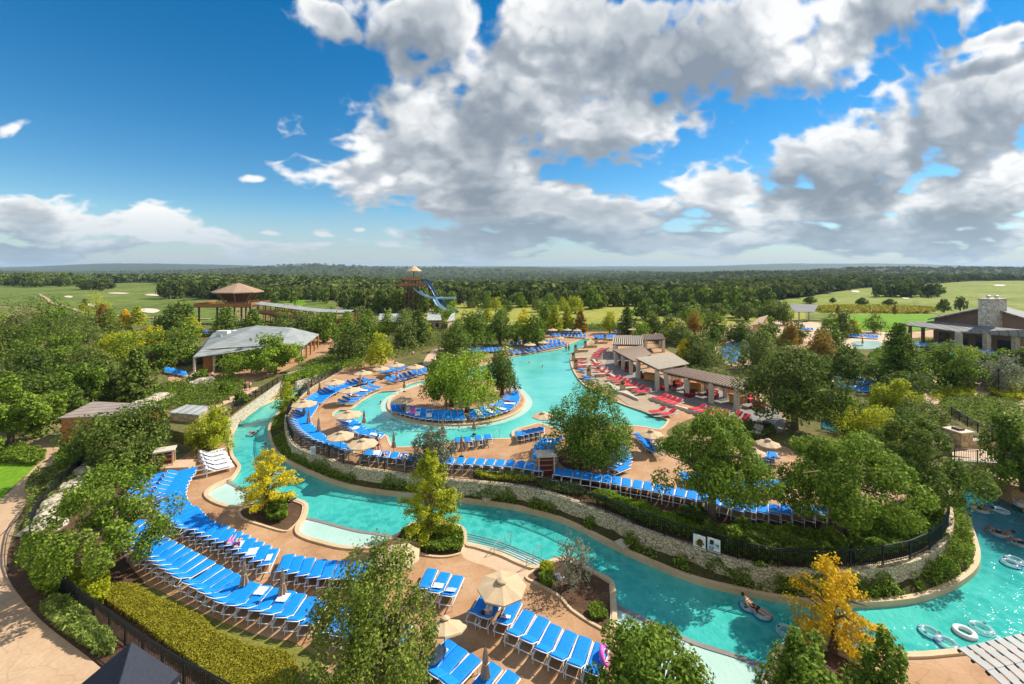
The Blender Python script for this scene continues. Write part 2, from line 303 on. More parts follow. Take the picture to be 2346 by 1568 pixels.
# ---------------------------------------------------------------- object helpers
def tag(o, label=None, cat=None, group=None, kind=None):
    if label: o['label'] = label
    if cat: o['category'] = cat
    if group: o['group'] = group
    if kind: o['kind'] = kind
    return o
def link(name, me, mat=None, parent=None):
    o = bpy.data.objects.new(name, me); COL.objects.link(o)
    if mat is not None and me is not None:
        if len(me.materials) == 0: me.materials.append(MATS[mat] if isinstance(mat, str) else mat)
    if parent is not None: o.parent = parent
    return o
def empty(name, loc=(0, 0, 0), rz=0, label=None, cat=None, group=None):
    o = bpy.data.objects.new(name, None); COL.objects.link(o); o.location = loc; o.rotation_euler = (0, 0, rz); o.empty_display_size = .3
    return tag(o, label, cat, group)
class MB:
    def __init__(s): s.v = []; s.f = []
    def add(s, vs, fs):
        b = len(s.v); s.v += [tuple(v) for v in vs]; s.f += [tuple(i+b for i in f) for f in fs]; return s
    def box(s, c, d, rz=0, M=None):
        hx, hy, hz = d[0]/2, d[1]/2, d[2]/2; vs = []
        for z in (-hz, hz):
            for x, y in ((-hx, -hy), (hx, -hy), (hx, hy), (-hx, hy)): vs.append(Vector((x, y, z)))
        m = Matrix.Rotation(rz, 3, 'Z') if M is None else M
        vs = [m @ v+Vector(c) for v in vs]
        return s.add(vs, [(3, 2, 1, 0), (4, 5, 6, 7), (0, 1, 5, 4), (1, 2, 6, 5), (2, 3, 7, 6), (3, 0, 4, 7)])
    def tube(s, pts, r, n=8, cap=True):
        pts = [Vector(p) for p in pts]; rs = r if isinstance(r, (list, tuple)) else [r]*len(pts); vs = []; fs = []
        up = Vector((0, 0, 1))
        for i, p in enumerate(pts):
            d = (pts[min(i+1, len(pts)-1)]-pts[max(i-1, 0)]).normalized()
            a = d.cross(up if abs(d.z) < .95 else Vector((1, 0, 0))).normalized(); b = d.cross(a).normalized()
            for k in range(n):
                t = 2*math.pi*k/n; vs.append(p+(a*math.cos(t)+b*math.sin(t))*rs[i])
        for i in range(len(pts)-1):
            for k in range(n):
                fs.append((i*n+k, i*n+(k+1) % n, (i+1)*n+(k+1) % n, (i+1)*n+k))
        if cap: fs += [tuple(range(n)), tuple(range(len(pts)*n-1, len(pts)*n-n-1, -1))]
        return s.add(vs, fs)
    def lathe(s, prof, n=16, c=(0, 0, 0)):
        vs = []; fs = []
        for r, z in prof:
            for k in range(n):
                t = 2*math.pi*k/n; vs.append((c[0]+r*math.cos(t), c[1]+r*math.sin(t), c[2]+z))
        for i in range(len(prof)-1):
            for k in range(n): fs.append((i*n+k, i*n+(k+1) % n, (i+1)*n+(k+1) % n, (i+1)*n+k))
        return s.add(vs, fs)
    def sweep(s, pts, w, z0, z1, closed=False):      # wall / curb of rectangular section along a plan polyline; z relative to the points
        pts = [Vector(p) for p in pts]; m = len(pts); vs = []; fs = []
        for i, p in enumerate(pts):
            a = pts[(i-1) % m] if (closed or i > 0) else p; b = pts[(i+1) % m] if (closed or i < m-1) else p
            d = (b-a); d.z = 0; d.normalize(); n = Vector((-d.y, d.x, 0))*w/2
            vs += [p+n+Vector((0, 0, z0)), p-n+Vector((0, 0, z0)), p-n+Vector((0, 0, z1)), p+n+Vector((0, 0, z1))]
        rng = m if closed else m-1
        for i in range(rng):
            a, b = i*4, ((i+1) % m)*4
            for k in range(4): fs.append((a+k, a+(k+1) % 4, b+(k+1) % 4, b+k))
        if not closed: fs += [(3, 2, 1, 0), (m*4-4, m*4-3, m*4-2, m*4-1)]
        return s.add(vs, fs)
    def torus(s, R0, r, n=28, k=10, c=(0, 0, 0), sx=1, sy=1):
        vs = []; fs = []
        for i in range(n):
            t = 2*math.pi*i/n
            for j in range(k):
                q = 2*math.pi*j/k; rr = R0+r*math.cos(q)
                vs.append((c[0]+rr*math.cos(t)*sx, c[1]+rr*math.sin(t)*sy, c[2]+r*math.sin(q)))
        for i in range(n):
            for j in range(k): fs.append((i*k+j, ((i+1) % n)*k+j, ((i+1) % n)*k+(j+1) % k, i*k+(j+1) % k))
        return s.add(vs, fs)
    def mesh(s, name, smooth=False):
        me = bpy.data.meshes.new(name); me.from_pydata(s.v, [], s.f); me.validate()
        bm = bmesh.new(); bm.from_mesh(me); bmesh.ops.recalc_face_normals(bm, faces=bm.faces); bm.to_mesh(me); bm.free()
        if smooth: me.polygons.foreach_set('use_smooth', [True]*len(me.polygons))
        return me
    def build(s, name, mat, parent=None, smooth=False):
        return link(name, s.mesh(name, smooth), mat, parent)
def slab_mb(mb, loops, top, bot):
    loops = [[Vector((p[0], p[1], 0)) for p in l] for l in loops]
    tris = geometry.tessellate_polygon(loops); flatv = [p for l in loops for p in l]; n = len(flatv)
    vs = [(p.x, p.y, top) for p in flatv]; fs = []
    for t in tris:
        a, b, c = (flatv[i] for i in t)
        fs.append(tuple(t) if (b-a).cross(c-a).z > 0 else tuple(reversed(t)))
    if bot is not None:
        vs += [(p.x, p.y, bot) for p in flatv]; o = 0
        for l in loops:
            m = len(l)
            for i in range(m): fs.append((o+i, o+(i+1) % m, o+(i+1) % m+n, o+i+n))
            o += m
    mb.add(vs, fs)
def slab(name, loops, top, bot, mat, label=None, cat=None, kind='structure'):
    mb = MB(); slab_mb(mb, loops, top, bot)
    me = bpy.data.meshes.new(name); me.from_pydata(mb.v, [], mb.f)
    o = link(name, me, mat); tag(o, label, cat, None, kind); return o
def PL(pts, z): return [P(x, y, z) for x, y in pts]
def smooth_loop(pts, z, n=5): return cr_curve(PL(pts, z), n, True)
ONES = ['', 'first', 'second', 'third', 'fourth', 'fifth', 'sixth', 'seventh', 'eighth', 'ninth', 'tenth', 'eleventh', 'twelfth', 'thirteenth', 'fourteenth', 'fifteenth', 'sixteenth', 'seventeenth', 'eighteenth', 'nineteenth']
def ordn(i):
    if i < 20: return ONES[i]
    t, o = divmod(i, 10); a = {2: 'twent', 3: 'thirt', 4: 'fort', 5: 'fift'}[t]
    return a+'ieth' if o == 0 else a+'y-'+ONES[o]
def copy_tree(o, parent=None):
    c = o.copy(); COL.objects.link(c); c.parent = parent
    for ch in o.children: copy_tree(ch, c)
    return c
LA, LB = .2, 1.6        # levels: river-side land and the raised island deck
# ================================================================ THE SETTING
def darken_river_by_bridge(name):  # blends the water colour to a darker teal around the bridge
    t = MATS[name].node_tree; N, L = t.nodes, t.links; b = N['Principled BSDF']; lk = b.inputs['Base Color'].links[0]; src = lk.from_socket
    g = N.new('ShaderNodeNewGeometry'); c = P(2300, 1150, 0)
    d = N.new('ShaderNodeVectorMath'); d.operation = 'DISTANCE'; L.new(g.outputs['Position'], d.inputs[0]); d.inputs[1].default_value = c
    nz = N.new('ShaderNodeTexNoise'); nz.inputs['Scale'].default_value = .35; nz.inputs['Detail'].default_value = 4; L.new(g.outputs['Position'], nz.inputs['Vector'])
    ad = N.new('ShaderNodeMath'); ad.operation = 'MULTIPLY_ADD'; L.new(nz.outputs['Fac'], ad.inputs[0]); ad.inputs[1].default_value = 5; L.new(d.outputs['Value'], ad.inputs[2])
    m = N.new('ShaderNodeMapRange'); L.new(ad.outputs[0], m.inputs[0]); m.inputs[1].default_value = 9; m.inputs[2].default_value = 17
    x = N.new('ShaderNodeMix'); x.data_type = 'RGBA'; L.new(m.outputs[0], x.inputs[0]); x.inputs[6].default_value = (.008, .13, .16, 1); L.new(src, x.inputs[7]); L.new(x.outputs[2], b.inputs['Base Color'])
darken_river_by_bridge('river')

front_pts = [(2900,1480),(2500,1478),(2346,1485),(2200,1496),(2107,1504),(2014,1502),(1926,1490),(1870,1478),(1814,1480),(1782,1493),(1774,1520),(1752,1568),(1735,1640),(1650,1680),(1560,1640),(1490,1560),(1440,1490),(1412,1440),(1407,1394),(1404,1346),(1393,1330),(1361,1314),(1335,1298),(1308,1284),(1292,1281),(1265,1288),(1228,1303),(1190,1292),(1148,1273),(1095,1256),(1067,1248),(1065,1226),(1054,1210),(1011,1200),(975,1196),(947,1202),(921,1221),(897,1236),(867,1253),(835,1258),(787,1257),(734,1245),(697,1233),(681,1221),(683,1205),(695,1187),(702,1162),(689,1151),(654,1143),(611,1150),(574,1157),(533,1163),(501,1156),(477,1143),(472,1130),(488,1116),(515,1103),(531,1097),(547,1073),(545,1065),(531,1044),(527,1010),(536,985),(549,967),(573,943),(626,917),(681,892),(728,874),(770,860),(800,850)]
fc = cr_curve(PL(front_pts, LA), 4)
n_deck = 4*(len(front_pts)-9)            # the deck stops where the left arm of the river begins
right_bank = PL([(2318,1112),(2322,1127),(2346,1173),(2420,1230),(2900,1420)], LA)
back_edge = PL([(1300,800),(2500,1000)], LA)
hole = fc + back_edge + right_bank
far = 252.0
slab('ground', [[Vector((-600, 4, 0)), Vector((600, 4, 0)), Vector((600, far, 0)), Vector((-600, far, 0))], hole], LA, -1.2, 'soil')
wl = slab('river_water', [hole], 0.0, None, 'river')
slab('river_bed', [[Vector((-60, 10, 0)), Vector((90, 10, 0)), Vector((90, 90, 0)), Vector((-60, 90, 0))]], -1.3, -1.5, 'shelf')
left_deck = PL([(470,1005),(430,1040),(360,1082),(300,1110),(262,1160),(240,1250),(262,1330),(330,1338),(450,1400),(560,1450),(680,1475),(740,1568),(760,1700)], LA)
slab('pool_deck', [fc[:n_deck]+left_deck+PL([(2900, 1700)], LA)], LA+.006, None, 'pav')
MBc = MB(); MBc.sweep([p+Vector((0, 0, 0)) for p in fc], .30, -.15, .13); o = MBc.build('pool_curb', 'curb'); tag(o, kind='structure')

# island base, curb, planted slope, retaining wall and raised deck
inner_pts = [(800,846),(740,872),(713,889),(681,919),(654,937),(633,953),(619,975),(617,993),(625,1020),(641,1044),(681,1068),(734,1092),(787,1111),(841,1123),(915,1132),(980,1139),(1046,1145),(1107,1151),(1173,1161),(1223,1173),(1281,1189),(1335,1213),(1388,1240),(1436,1264),(1495,1290),(1561,1317),(1628,1338),(1720,1358),(1800,1372),(1880,1380),(1960,1382),(2040,1378),(2107,1368),(2174,1344),(2214,1320),(2235,1296),(2239,1266),(2227,1221),(2214,1186),(2200,1173),(2184,1148),(2173,1120),(2172,1095)]
ic = cr_curve(PL(inner_pts, LA), 4)
slab('island_base', [ic + PL([(1900, 1000), (1300, 900)], LA)], LA-.02, -1.2, 'slope')
MBc = MB(); MBc.sweep(ic, .30, -.3, .16); tag(MBc.build('island_curb', 'curb'), kind='structure')
wall_pts = [(800,838),(760,862),(720,884),(690,908),(668,938),(658,955),(657,970),(661,990),(675,1017),(707,1034),(747,1047),(787,1063),(841,1073),(900,1081),(947,1087),(1027,1097),(1095,1103),(1175,1111),(1233,1121),(1281,1135),(1335,1153),(1388,1175),(1430,1192),(1473,1212),(1548,1237),(1628,1264),(1708,1287),(1760,1299),(1850,1305),(1947,1301),(2040,1292),(2107,1273),(2147,1247),(2168,1218),(2175,1190),(2171,1155),(2168,1120),(2185,1090)]
wz = LB+.12
wc = cr_curve(PL(wall_pts, wz), 4)
wcf = [Vector((p.x, p.y, 0)) for p in wc]
slopeA = resample(ic, 160); slopeB = resample([Vector((p.x, p.y, .85)) for p in wc], 160)
sm = MB(); vs = []; fs = []
for i in range(160):
    a, b = slopeA[i]+Vector((0, 0, .02)), slopeB[i]
    for k in range(6): q = a.lerp(b, k/5); q.z += random.uniform(-.07, .07) if 0 < k < 5 else 0; vs.append(q)
for i in range(159):
    for k in range(5): fs.append((i*6+k, (i+1)*6+k, (i+1)*6+k+1, i*6+k+1))
sm.add(vs, fs); tag(sm.build('planted_slope', 'slope', smooth=True), kind='structure')
mw = MB()
segs = resample(wcf, 260)
jit = [Vector((random.uniform(-.05, .05), random.uniform(-.05, .05), 0)) for _ in segs]
mw.sweep([p+j for p, j in zip(segs, jit)], .42, .3, wz-.08); mw.sweep([p+Vector((0, 0, random.uniform(-.015, .015))) for p in segs], .50, wz-.08, wz+.02)
tag(mw.build('retaining_wall', 'stone'), 'curved rubble stone retaining wall around the raised island deck', 'wall')
slabB = wcf + PL([(2208,1060),(2318,1112),(2420,1130),(3300,1180),(3400,745),(830,745),(836,800),(830,830)], LB)
main_pool = [(929,1025),(1000,1018),(1070,1010),(1134,1006),(1173,1004),(1177,988),(1215,975),(1239,971),(1300,988),(1420,977),(1476,978),(1512,984),(1530,966),(1521,958),(1436,929),(1380,905),(1345,887),(1324,866),(1336,874),(1322,862),(1310,838),(1310,814),(1326,802),(1346,786),(1352,778),(1329,778),(1310,786),(1298,791),(1280,800),(1220,810),(1180,816),(1120,832),(1060,850),(1005,864),(970,872),(936,880),(915,893),(890,896),(865,899),(827,919),(803,937),(777,939),(763,948),(769,960),(790,966),(814,968),(841,985),(881,996),(891,1012),(899,1023)]
mp = cr_curve(PL(main_pool, LB), 3, True)
island_pts = [(891,921),(893,938),(915,953),(960,966),(1014,972),(1080,971),(1134,963),(1173,950),(1195,935),(1203,918),(1192,900),(1172,887),(1120,874),(1050,870),(990,876),(940,890),(905,906)]
isl = cr_curve(PL(island_pts, LB), 4, True)
slab('island_deck', [slabB, mp], LB, -.2, 'pav')
slab('pool_water', [mp], LB-.16, None, 'pool')
slab('pool_island', [isl], LB, LB-.9, 'pav')
mb = MB(); mb.sweep(mp, .28, -.1, .03, True); mb.sweep(isl, .34, -.1, .03, True); tag(mb.build('main_pool_curb', 'curb'), kind='structure')
mb = MB(); cx = sum((p.x for p in isl))/len(isl); cy = sum((p.y for p in isl))/len(isl)
ring = [Vector((cx+(p.x-cx)*1.06, cy+(p.y-cy)*1.06, LB-.15)) for p in isl]; mb.sweep(ring, .9, 0, .004, True); tag(mb.build('pool_step', 'shelf'), kind='structure')
# shelves of shallow water and their grey sills
def overlay(name, pts, z, mat, n=4, **k): return slab(name, [smooth_loop(pts, z, n)], z, None, mat, **k)
overlay('shallow_shelf', [(899,1233),(867,1251),(835,1256),(787,1255),(734,1243),(698,1231),(684,1219),(686,1206),(697,1190),(734,1198),(814,1219),(860,1226)], .012, 'shelf')
overlay('shallow_shelf', [(518,1104),(490,1117),(475,1130),(480,1142),(503,1154),(533,1160),(574,1155),(580,1140),(555,1124)], .012, 'shelf')
overlay('shallow_shelf', [(1411,1394),(1455,1413),(1521,1446),(1575,1470),(1615,1484),(1681,1504),(1720,1519),(1765,1530),(1750,1568),(1735,1640),(1650,1680),(1560,1640),(1490,1560),(1440,1490),(1414,1440)], .012, 'shelf')
for pts, w, nm in (([(899,1231),(860,1224),(814,1217),(734,1196),(696,1187)], .28, 'a'), ([(515,1102),(555,1123),(582,1139)], .28, 'b'), ([(1409,1390),(1455,1411),(1521,1444),(1575,1468),(1615,1483),(1681,1503),(1720,1518),(1766,1529)], .30, 'c')):
    mb = MB(); mb.sweep(cr_curve(PL(pts, 0), 4), w, -.2, .05); tag(mb.build('shelf_sill', 'cab_floor'), kind='structure')
overlay('beach_entry', [(1065,1250),(1095,1258),(1148,1275),(1190,1294),(1226,1305),(1240,1290),(1190,1268),(1120,1250),(1075,1238)], .012, 'shelf')
overlay('entry_paving', [(1067,1251),(1100,1260),(1160,1281),(1222,1308),(1190,1330),(1120,1300),(1062,1278)], LA+.012, 'pav_pale')
# planting beds
beds = [[(1228,1307),(1265,1292),(1292,1286),(1335,1302),(1393,1335),(1399,1346),(1400,1440),(1375,1441),(1310,1400),(1283,1370),(1237,1342),(1205,1325)],
 [(1063,1228),(1052,1214),(1011,1205),(975,1200),(947,1206),(905,1234),(960,1247),(962,1270),(1010,1278),(1050,1272),(1060,1262)],
 [(695,1163),(687,1155),(654,1147),(611,1154),(574,1162),(549,1172),(557,1190),(600,1205),(650,1219),(668,1212),(688,1190)],
 [(1814,1484),(1786,1496),(1778,1522),(1757,1568),(1800,1640),(2080,1640),(1990,1545),(1905,1493)],
 [(236,1250),(262,1332),(330,1338),(300,1300),(270,1250)]]
for b in beds: overlay('planting_bed', b, LA+.02, 'mulch')
mb = MB()
for b in beds[:4]: mb.sweep(smooth_loop(b, LA, 3), .16, 0, .10, True)
tag(mb.build('bed_edging', 'curb'), kind='structure')
overlay('planting_bed', [(-40,1260),(20,1255),(60,1180),(120,1100),(180,1050),(330,1050),(360,1085),(300,1110),(262,1160),(240,1250),(262,1332),(330,1338),(560,1450),(680,1475),(745,1570),(520,1580),(220,1525),(160,1476),(98,1428),(52,1378),(16,1325)], LA+.016, 'mulch')
path = [(-300,1360),(-60,1210),(0,1148),(60,1090),(101,1044),(80,1033),(37,1020),(85,1005),(170,992),(173,1012),(141,1039),(119,1066),(139,1086),(93,1116),(53,1167),(35,1207),(20,1255),(15,1290),(19,1325),(53,1376),(99,1426),(160,1474),(219,1520),(300,1600),(330,1700),(-700,1700)]
overlay('footpath', path, LA+.024, 'path')
mb = MB(); mb.sweep(cr_curve(PL([(140,1088),(93,1122),(45,1185),(0,1228),(-60,1290)], LA+.024), 4), .07, 0, .012); tag(mb.build('path_joint', 'wood_dark'), kind='structure')
overlay('lawn', [(-500,1040),(0,1060),(78,1068),(60,1088),(20,1125),(0,1146),(-60,1206),(-300,1355)], LA+.02, 'lawn')
# left-hand upper terrace
LC = 1.5
wallC = PL([(470,1003),(505,985),(525,964),(560,937),(595,912),(626,890),(648,871),(700,852),(760,834),(800,822)], LC)
slab('upper_terrace', [wallC+PL([(832,800),(832,745),(300,745),(330,800),(330,900),(383,950),(390,985)], LC)], LC, -.2, 'garden')
overlay('terrace_paving', [(660,846),(690,832),(735,815),(762,803),(760,775),(725,772),(690,800),(560,838),(440,850),(440,872),(520,886),(600,868)], LC+.02, 'pav')
overlay('terrace_paving', [(385,872),(430,876),(436,858),(400,850)], LC+.024, 'pav')
for pts in ([(505,985),(525,965),(560,938),(595,913),(626,890),(648,872)], [(678,877),(728,860),(788,842)], [(658,857),(728,838),(790,822)]):
    z = LC; mb = MB(); cv = cr_curve(PL(pts, z), 5); mb.sweep(cv, .4, -1.2, .12); o = mb.build('garden_wall', 'stone_pale')
    tag(o, {505: 'pale stone wall beside the left arm of the river', 678: 'low pale stone wall nearest the deck umbrellas, left of the pool', 658: 'low pale stone wall stepping up towards the metal roofed pavilion'}[pts[0][0]], 'wall')
# island beds, cabana paving, back planting
isl_bed = [(1090,1100),(1175,1109),(1233,1119),(1281,1133),(1335,1151),(1388,1173),(1473,1209),(1548,1234),(1628,1261),(1708,1284),(1850,1302),(1947,1298),(2040,1289),(2107,1270),(2147,1245),(2166,1218),(2172,1190),(2160,1150),(2020,1170),(1890,1190),(1720,1190),(1600,1160),(1480,1133),(1380,1112),(1300,1096),(1270,1086),(1180,1082),(1095,1078)]
overlay('island_bed', isl_bed, LB+.02, 'mulch')
overlay('tree_bed', [(1277,1050),(1300,1075),(1345,1082),(1395,1065),(1395,1035),(1350,1015),(1290,1025)], LB+.02, 'mulch')
overlay('cabana_paving', [(1404,795),(1385,812),(1385,835),(1400,852),(1440,872),(1500,900),(1560,920),(1650,945),(1700,965),(1740,985),(1790,990),(1790,950),(1760,930),(1700,905),(1580,880),(1500,860),(1440,826),(1412,800)], LB+.02, 'cab_floor')
overlay('right_garden', [(1530,985),(1560,1010),(1650,1000),(1790,1020),(1860,1060),(2080,1100),(2165,1120),(2180,1085),(2215,1050),(2400,1110),(3200,1150),(3300,780),(2346,775),(2080,775),(1950,800),(1800,800),(1700,790),(1560,775),(1500,780),(1545,812),(1620,850),(1720,880),(1760,925),(1800,955),(1780,992),(1700,975),(1620,950)], LB+.012, 'garden')
overlay('right_path', [(2085,905),(2105,920),(2150,925),(2150,905),(2160,880),(2150,855),(2125,838),(2100,832),(2085,815),(2050,800),(2055,822),(2110,850),(2120,870),(2100,890)], LB+.03, 'pav_pale')
overlay('right_path', [(2205,862),(2240,870),(2270,895),(2250,912),(2230,905),(2225,885)], LB+.034, 'pav_pale')
overlay('right_path', [(2300,945),(2346,915),(2500,850),(2600,900),(2346,965)], LB+.03, 'pav_pale')
overlay('far_paving', [(1735,740),(1800,735),(1960,748),(2050,770),(2000,792),(1960,800),(1870,785),(1790,770)], LB+.03, 'pav_pale')
overlay('far_paving', [(1905,868),(1960,862),(2025,884),(1985,905),(1930,893)], LB+.03, 'pav_pale')
overlay('far_paving', [(1640,790),(1700,778),(1760,800),(1740,830),(1660,835)], LB+.034, 'pav_pale')
overlay('far_pool', [(1955,783),(2012,782),(2016,797),(1960,799)], LB+.04, 'shelf')
overlay('far_pool', [(2100,806),(2150,804),(2200,812),(2235,826),(2180,832),(2125,822)], LB+.04, 'pool')
overlay('far_pool', [(1700,803),(1735,800),(1750,812),(1725,822),(1702,815)], LB+.05, 'pool')
overlay('splash_pad', [(1652,806),(1664,790),(1690,784),(1716,790),(1706,800),(1694,806),(1696,824),(1676,830),(1658,822)], LB+.06, 'splash_blue')
overlay('far_pool', [(1883,964),(1920,966),(1960,978),(1955,992),(1890,984)], LB+.05, 'river_dark')
overlay('back_garden', [(1045,836),(1100,818),(1170,800),(1180,790),(1250,764),(1520,758),(1520,747),(834,747),(836,800),(832,826),(900,822),(905,845),(990,842)], LB+.02, 'garden')
overlay('back_paving', [(985,838),(1040,820),(1100,800),(1095,792),(1000,800),(970,830)], LB+.04, 'pav_pale')

# ---------------------------------------------------------------- far land
def hgt(px, D):
    c = math.exp(-((px-1290)/520.0)**4); Ds = 600-330*c
    def ss(a, b, x): t = min(max((x-a)/(b-a), 0), 1); return t*t*(3-2*t)
    z = .0-24*ss(Ds, Ds+420, D)
    def ridge(x0, sx, D0, sD, h): return h*math.exp(-((px-x0)/sx)**2-((D-D0)/sD)**2)
    z += ridge(330, 300, 5200, 900, 86)+ridge(680, 300, 2500, 500, 44)+ridge(1150, 260, 3300, 800, 36)
    z += ridge(2050, 420, 1500, 380, 34)+ridge(1700, 260, 1050, 220, 20)+ridge(1330, 160, 900, 160, 9)+ridge(1950, 420, 6500, 1500, 75)+ridge(1250, 2500, 9500, 2500, 46)
    z += ridge(-300, 500, 1500, 500, 24)+ridge(2700, 400, 1900, 500, 30)
    z += 5*math.sin(px/57.+D/310.)*ss(900, 2500, D)+6*math.sin(px/131.-D/520.)*ss(900, 2500, D)
    return z
cols = list(range(-900, 3300, 14)); Ds_ = [246*(1.052**i) for i in range(82)]
vs = []; fs = []
rng = np.random.RandomState(3)
for j, D in enumerate(Ds_):
    for i, px in enumerate(cols):
        z = hgt(px, D); wob = (rng.rand()-.5)*5.5 if D > 650 else 0
        vs.append(((px-CX)*D/F, D, z+wob))
nc = len(cols)
for j in range(len(Ds_)-1):
    for i in range(nc-1): fs.append((j*nc+i, j*nc+i+1, (j+1)*nc+i+1, (j+1)*nc+i))
mb = MB(); mb.v = vs; mb.f = fs; me = bpy.data.meshes.new('hills'); me.from_pydata(vs, [], fs)
tag(link('hills', me, 'canopy'), kind='structure')
def far_sheet(name, pts, z, mat, n=4): return slab(name, [smooth_loop(pts, z, n)], z, None, mat, None, None, 'structure')
GOLF = {
 'L': [(-900,648),(0,655),(150,654),(240,650),(340,648),(372,650),(400,668),(480,682),(520,700),(520,742),(300,742),(200,728),(100,715),(0,700),(-900,720)],
 'R': [(1720,706),(1790,688),(1860,678),(1950,664),(2010,658),(2040,655),(2130,652),(2220,645),(2346,644),(3200,648),(3200,745),(2346,742),(1880,735),(1760,722)],
 'M': [(598,668),(640,672),(720,684),(775,700),(700,715),(620,712),(590,700)],
 'C': [(1030,699),(1200,697),(1500,697),(1780,700),(1790,742),(1020,742)]}
far_sheet('golf_course', GOLF['L'], .42, 'golf_dark'); far_sheet('golf_course', GOLF['R'], .42, 'golf'); far_sheet('golf_course', GOLF['M'], .44, 'golf_dark'); far_sheet('meadow', GOLF['C'], .46, 'meadow')
far_sheet('fairway', [(1940,723),(2140,722),(2160,740),(2120,757),(1980,757),(1935,738)], 1.75, 'lawn_bright')
far_sheet('fairway', [(1440,709),(1540,706),(1560,718),(1500,725),(1430,720)], .56, 'lawn_bright')
far_sheet('fairway', [(605,676),(680,681),(700,698),(640,700),(610,690)], .56, 'lawn_bright')
for x, y, w, h in ((157,680,10,2),(271,672,25,1.5),(353,676,22,2),(405,680,14,1.5),(212,699,12,3),(342,712,24,5),(1960,668,10,2),(2040,700,16,4),(2075,683,9,2),(1945,705,12,2),(2290,654,14,1.5)):
    far_sheet('sand_bunker', [(x-w, y), (x-w*.5, y-h), (x+w*.4, y-h*.9), (x+w, y-h*.1), (x+w*.5, y+h), (x-w*.4, y+h*.8)], .62, 'sand')
for pts in ([(90,674),(110,686),(118,694),(160,706),(200,717),(330,728),(480,731)], [(612,672),(620,684),(650,694),(690,702)], [(1900,719),(1990,714),(2150,717)], [(1710,715),(1740,722),(1765,740)]):
    mb = MB(); mb.sweep(cr_curve(PL(pts, .60), 4), 1.5, 0, .05); tag(mb.build('cart_path', 'path'), kind='structure')
# ================================================================ VEGETATION
def leaf_mesh(name, centers, dirs, size, seed=0, up=.35, asp=.62):
    """one rhombic leaf per centre, as a single mesh with a random value per leaf"""
    r = np.random.RandomState(seed); n = len(centers)
    nrm = dirs*.8+r.normal(size=(n, 3))*.55; nrm[:, 2] += up; nrm /= np.linalg.norm(nrm, axis=1)[:, None]+1e-9
    t = np.cross(nrm, r.normal(size=(n, 3))); t /= np.linalg.norm(t, axis=1)[:, None]+1e-9; b = np.cross(nrm, t)
    s = (size*(.6+.8*r.rand(n)))[:, None]
    V = np.empty((n, 4, 3)); V[:, 0] = centers+t*s; V[:, 1] = centers+b*s*asp+nrm*s*.18; V[:, 2] = centers-t*s; V[:, 3] = centers-b*s*asp+nrm*s*.18
    me = bpy.data.meshes.new(name); me.vertices.add(n*4); me.vertices.foreach_set('co', V.reshape(-1))
    me.loops.add(n*4); me.loops.foreach_set('vertex_index', np.arange(n*4, dtype=np.int32))
    me.polygons.add(n); me.polygons.foreach_set('loop_start', np.arange(0, n*4, 4, dtype=np.int32)); me.polygons.foreach_set('loop_total', np.full(n, 4, dtype=np.int32))
    me.update(calc_edges=True)
    at = me.attributes.new('rnd', 'FLOAT', 'FACE'); at.data.foreach_set('value', r.rand(n).astype(np.float32))
    return me
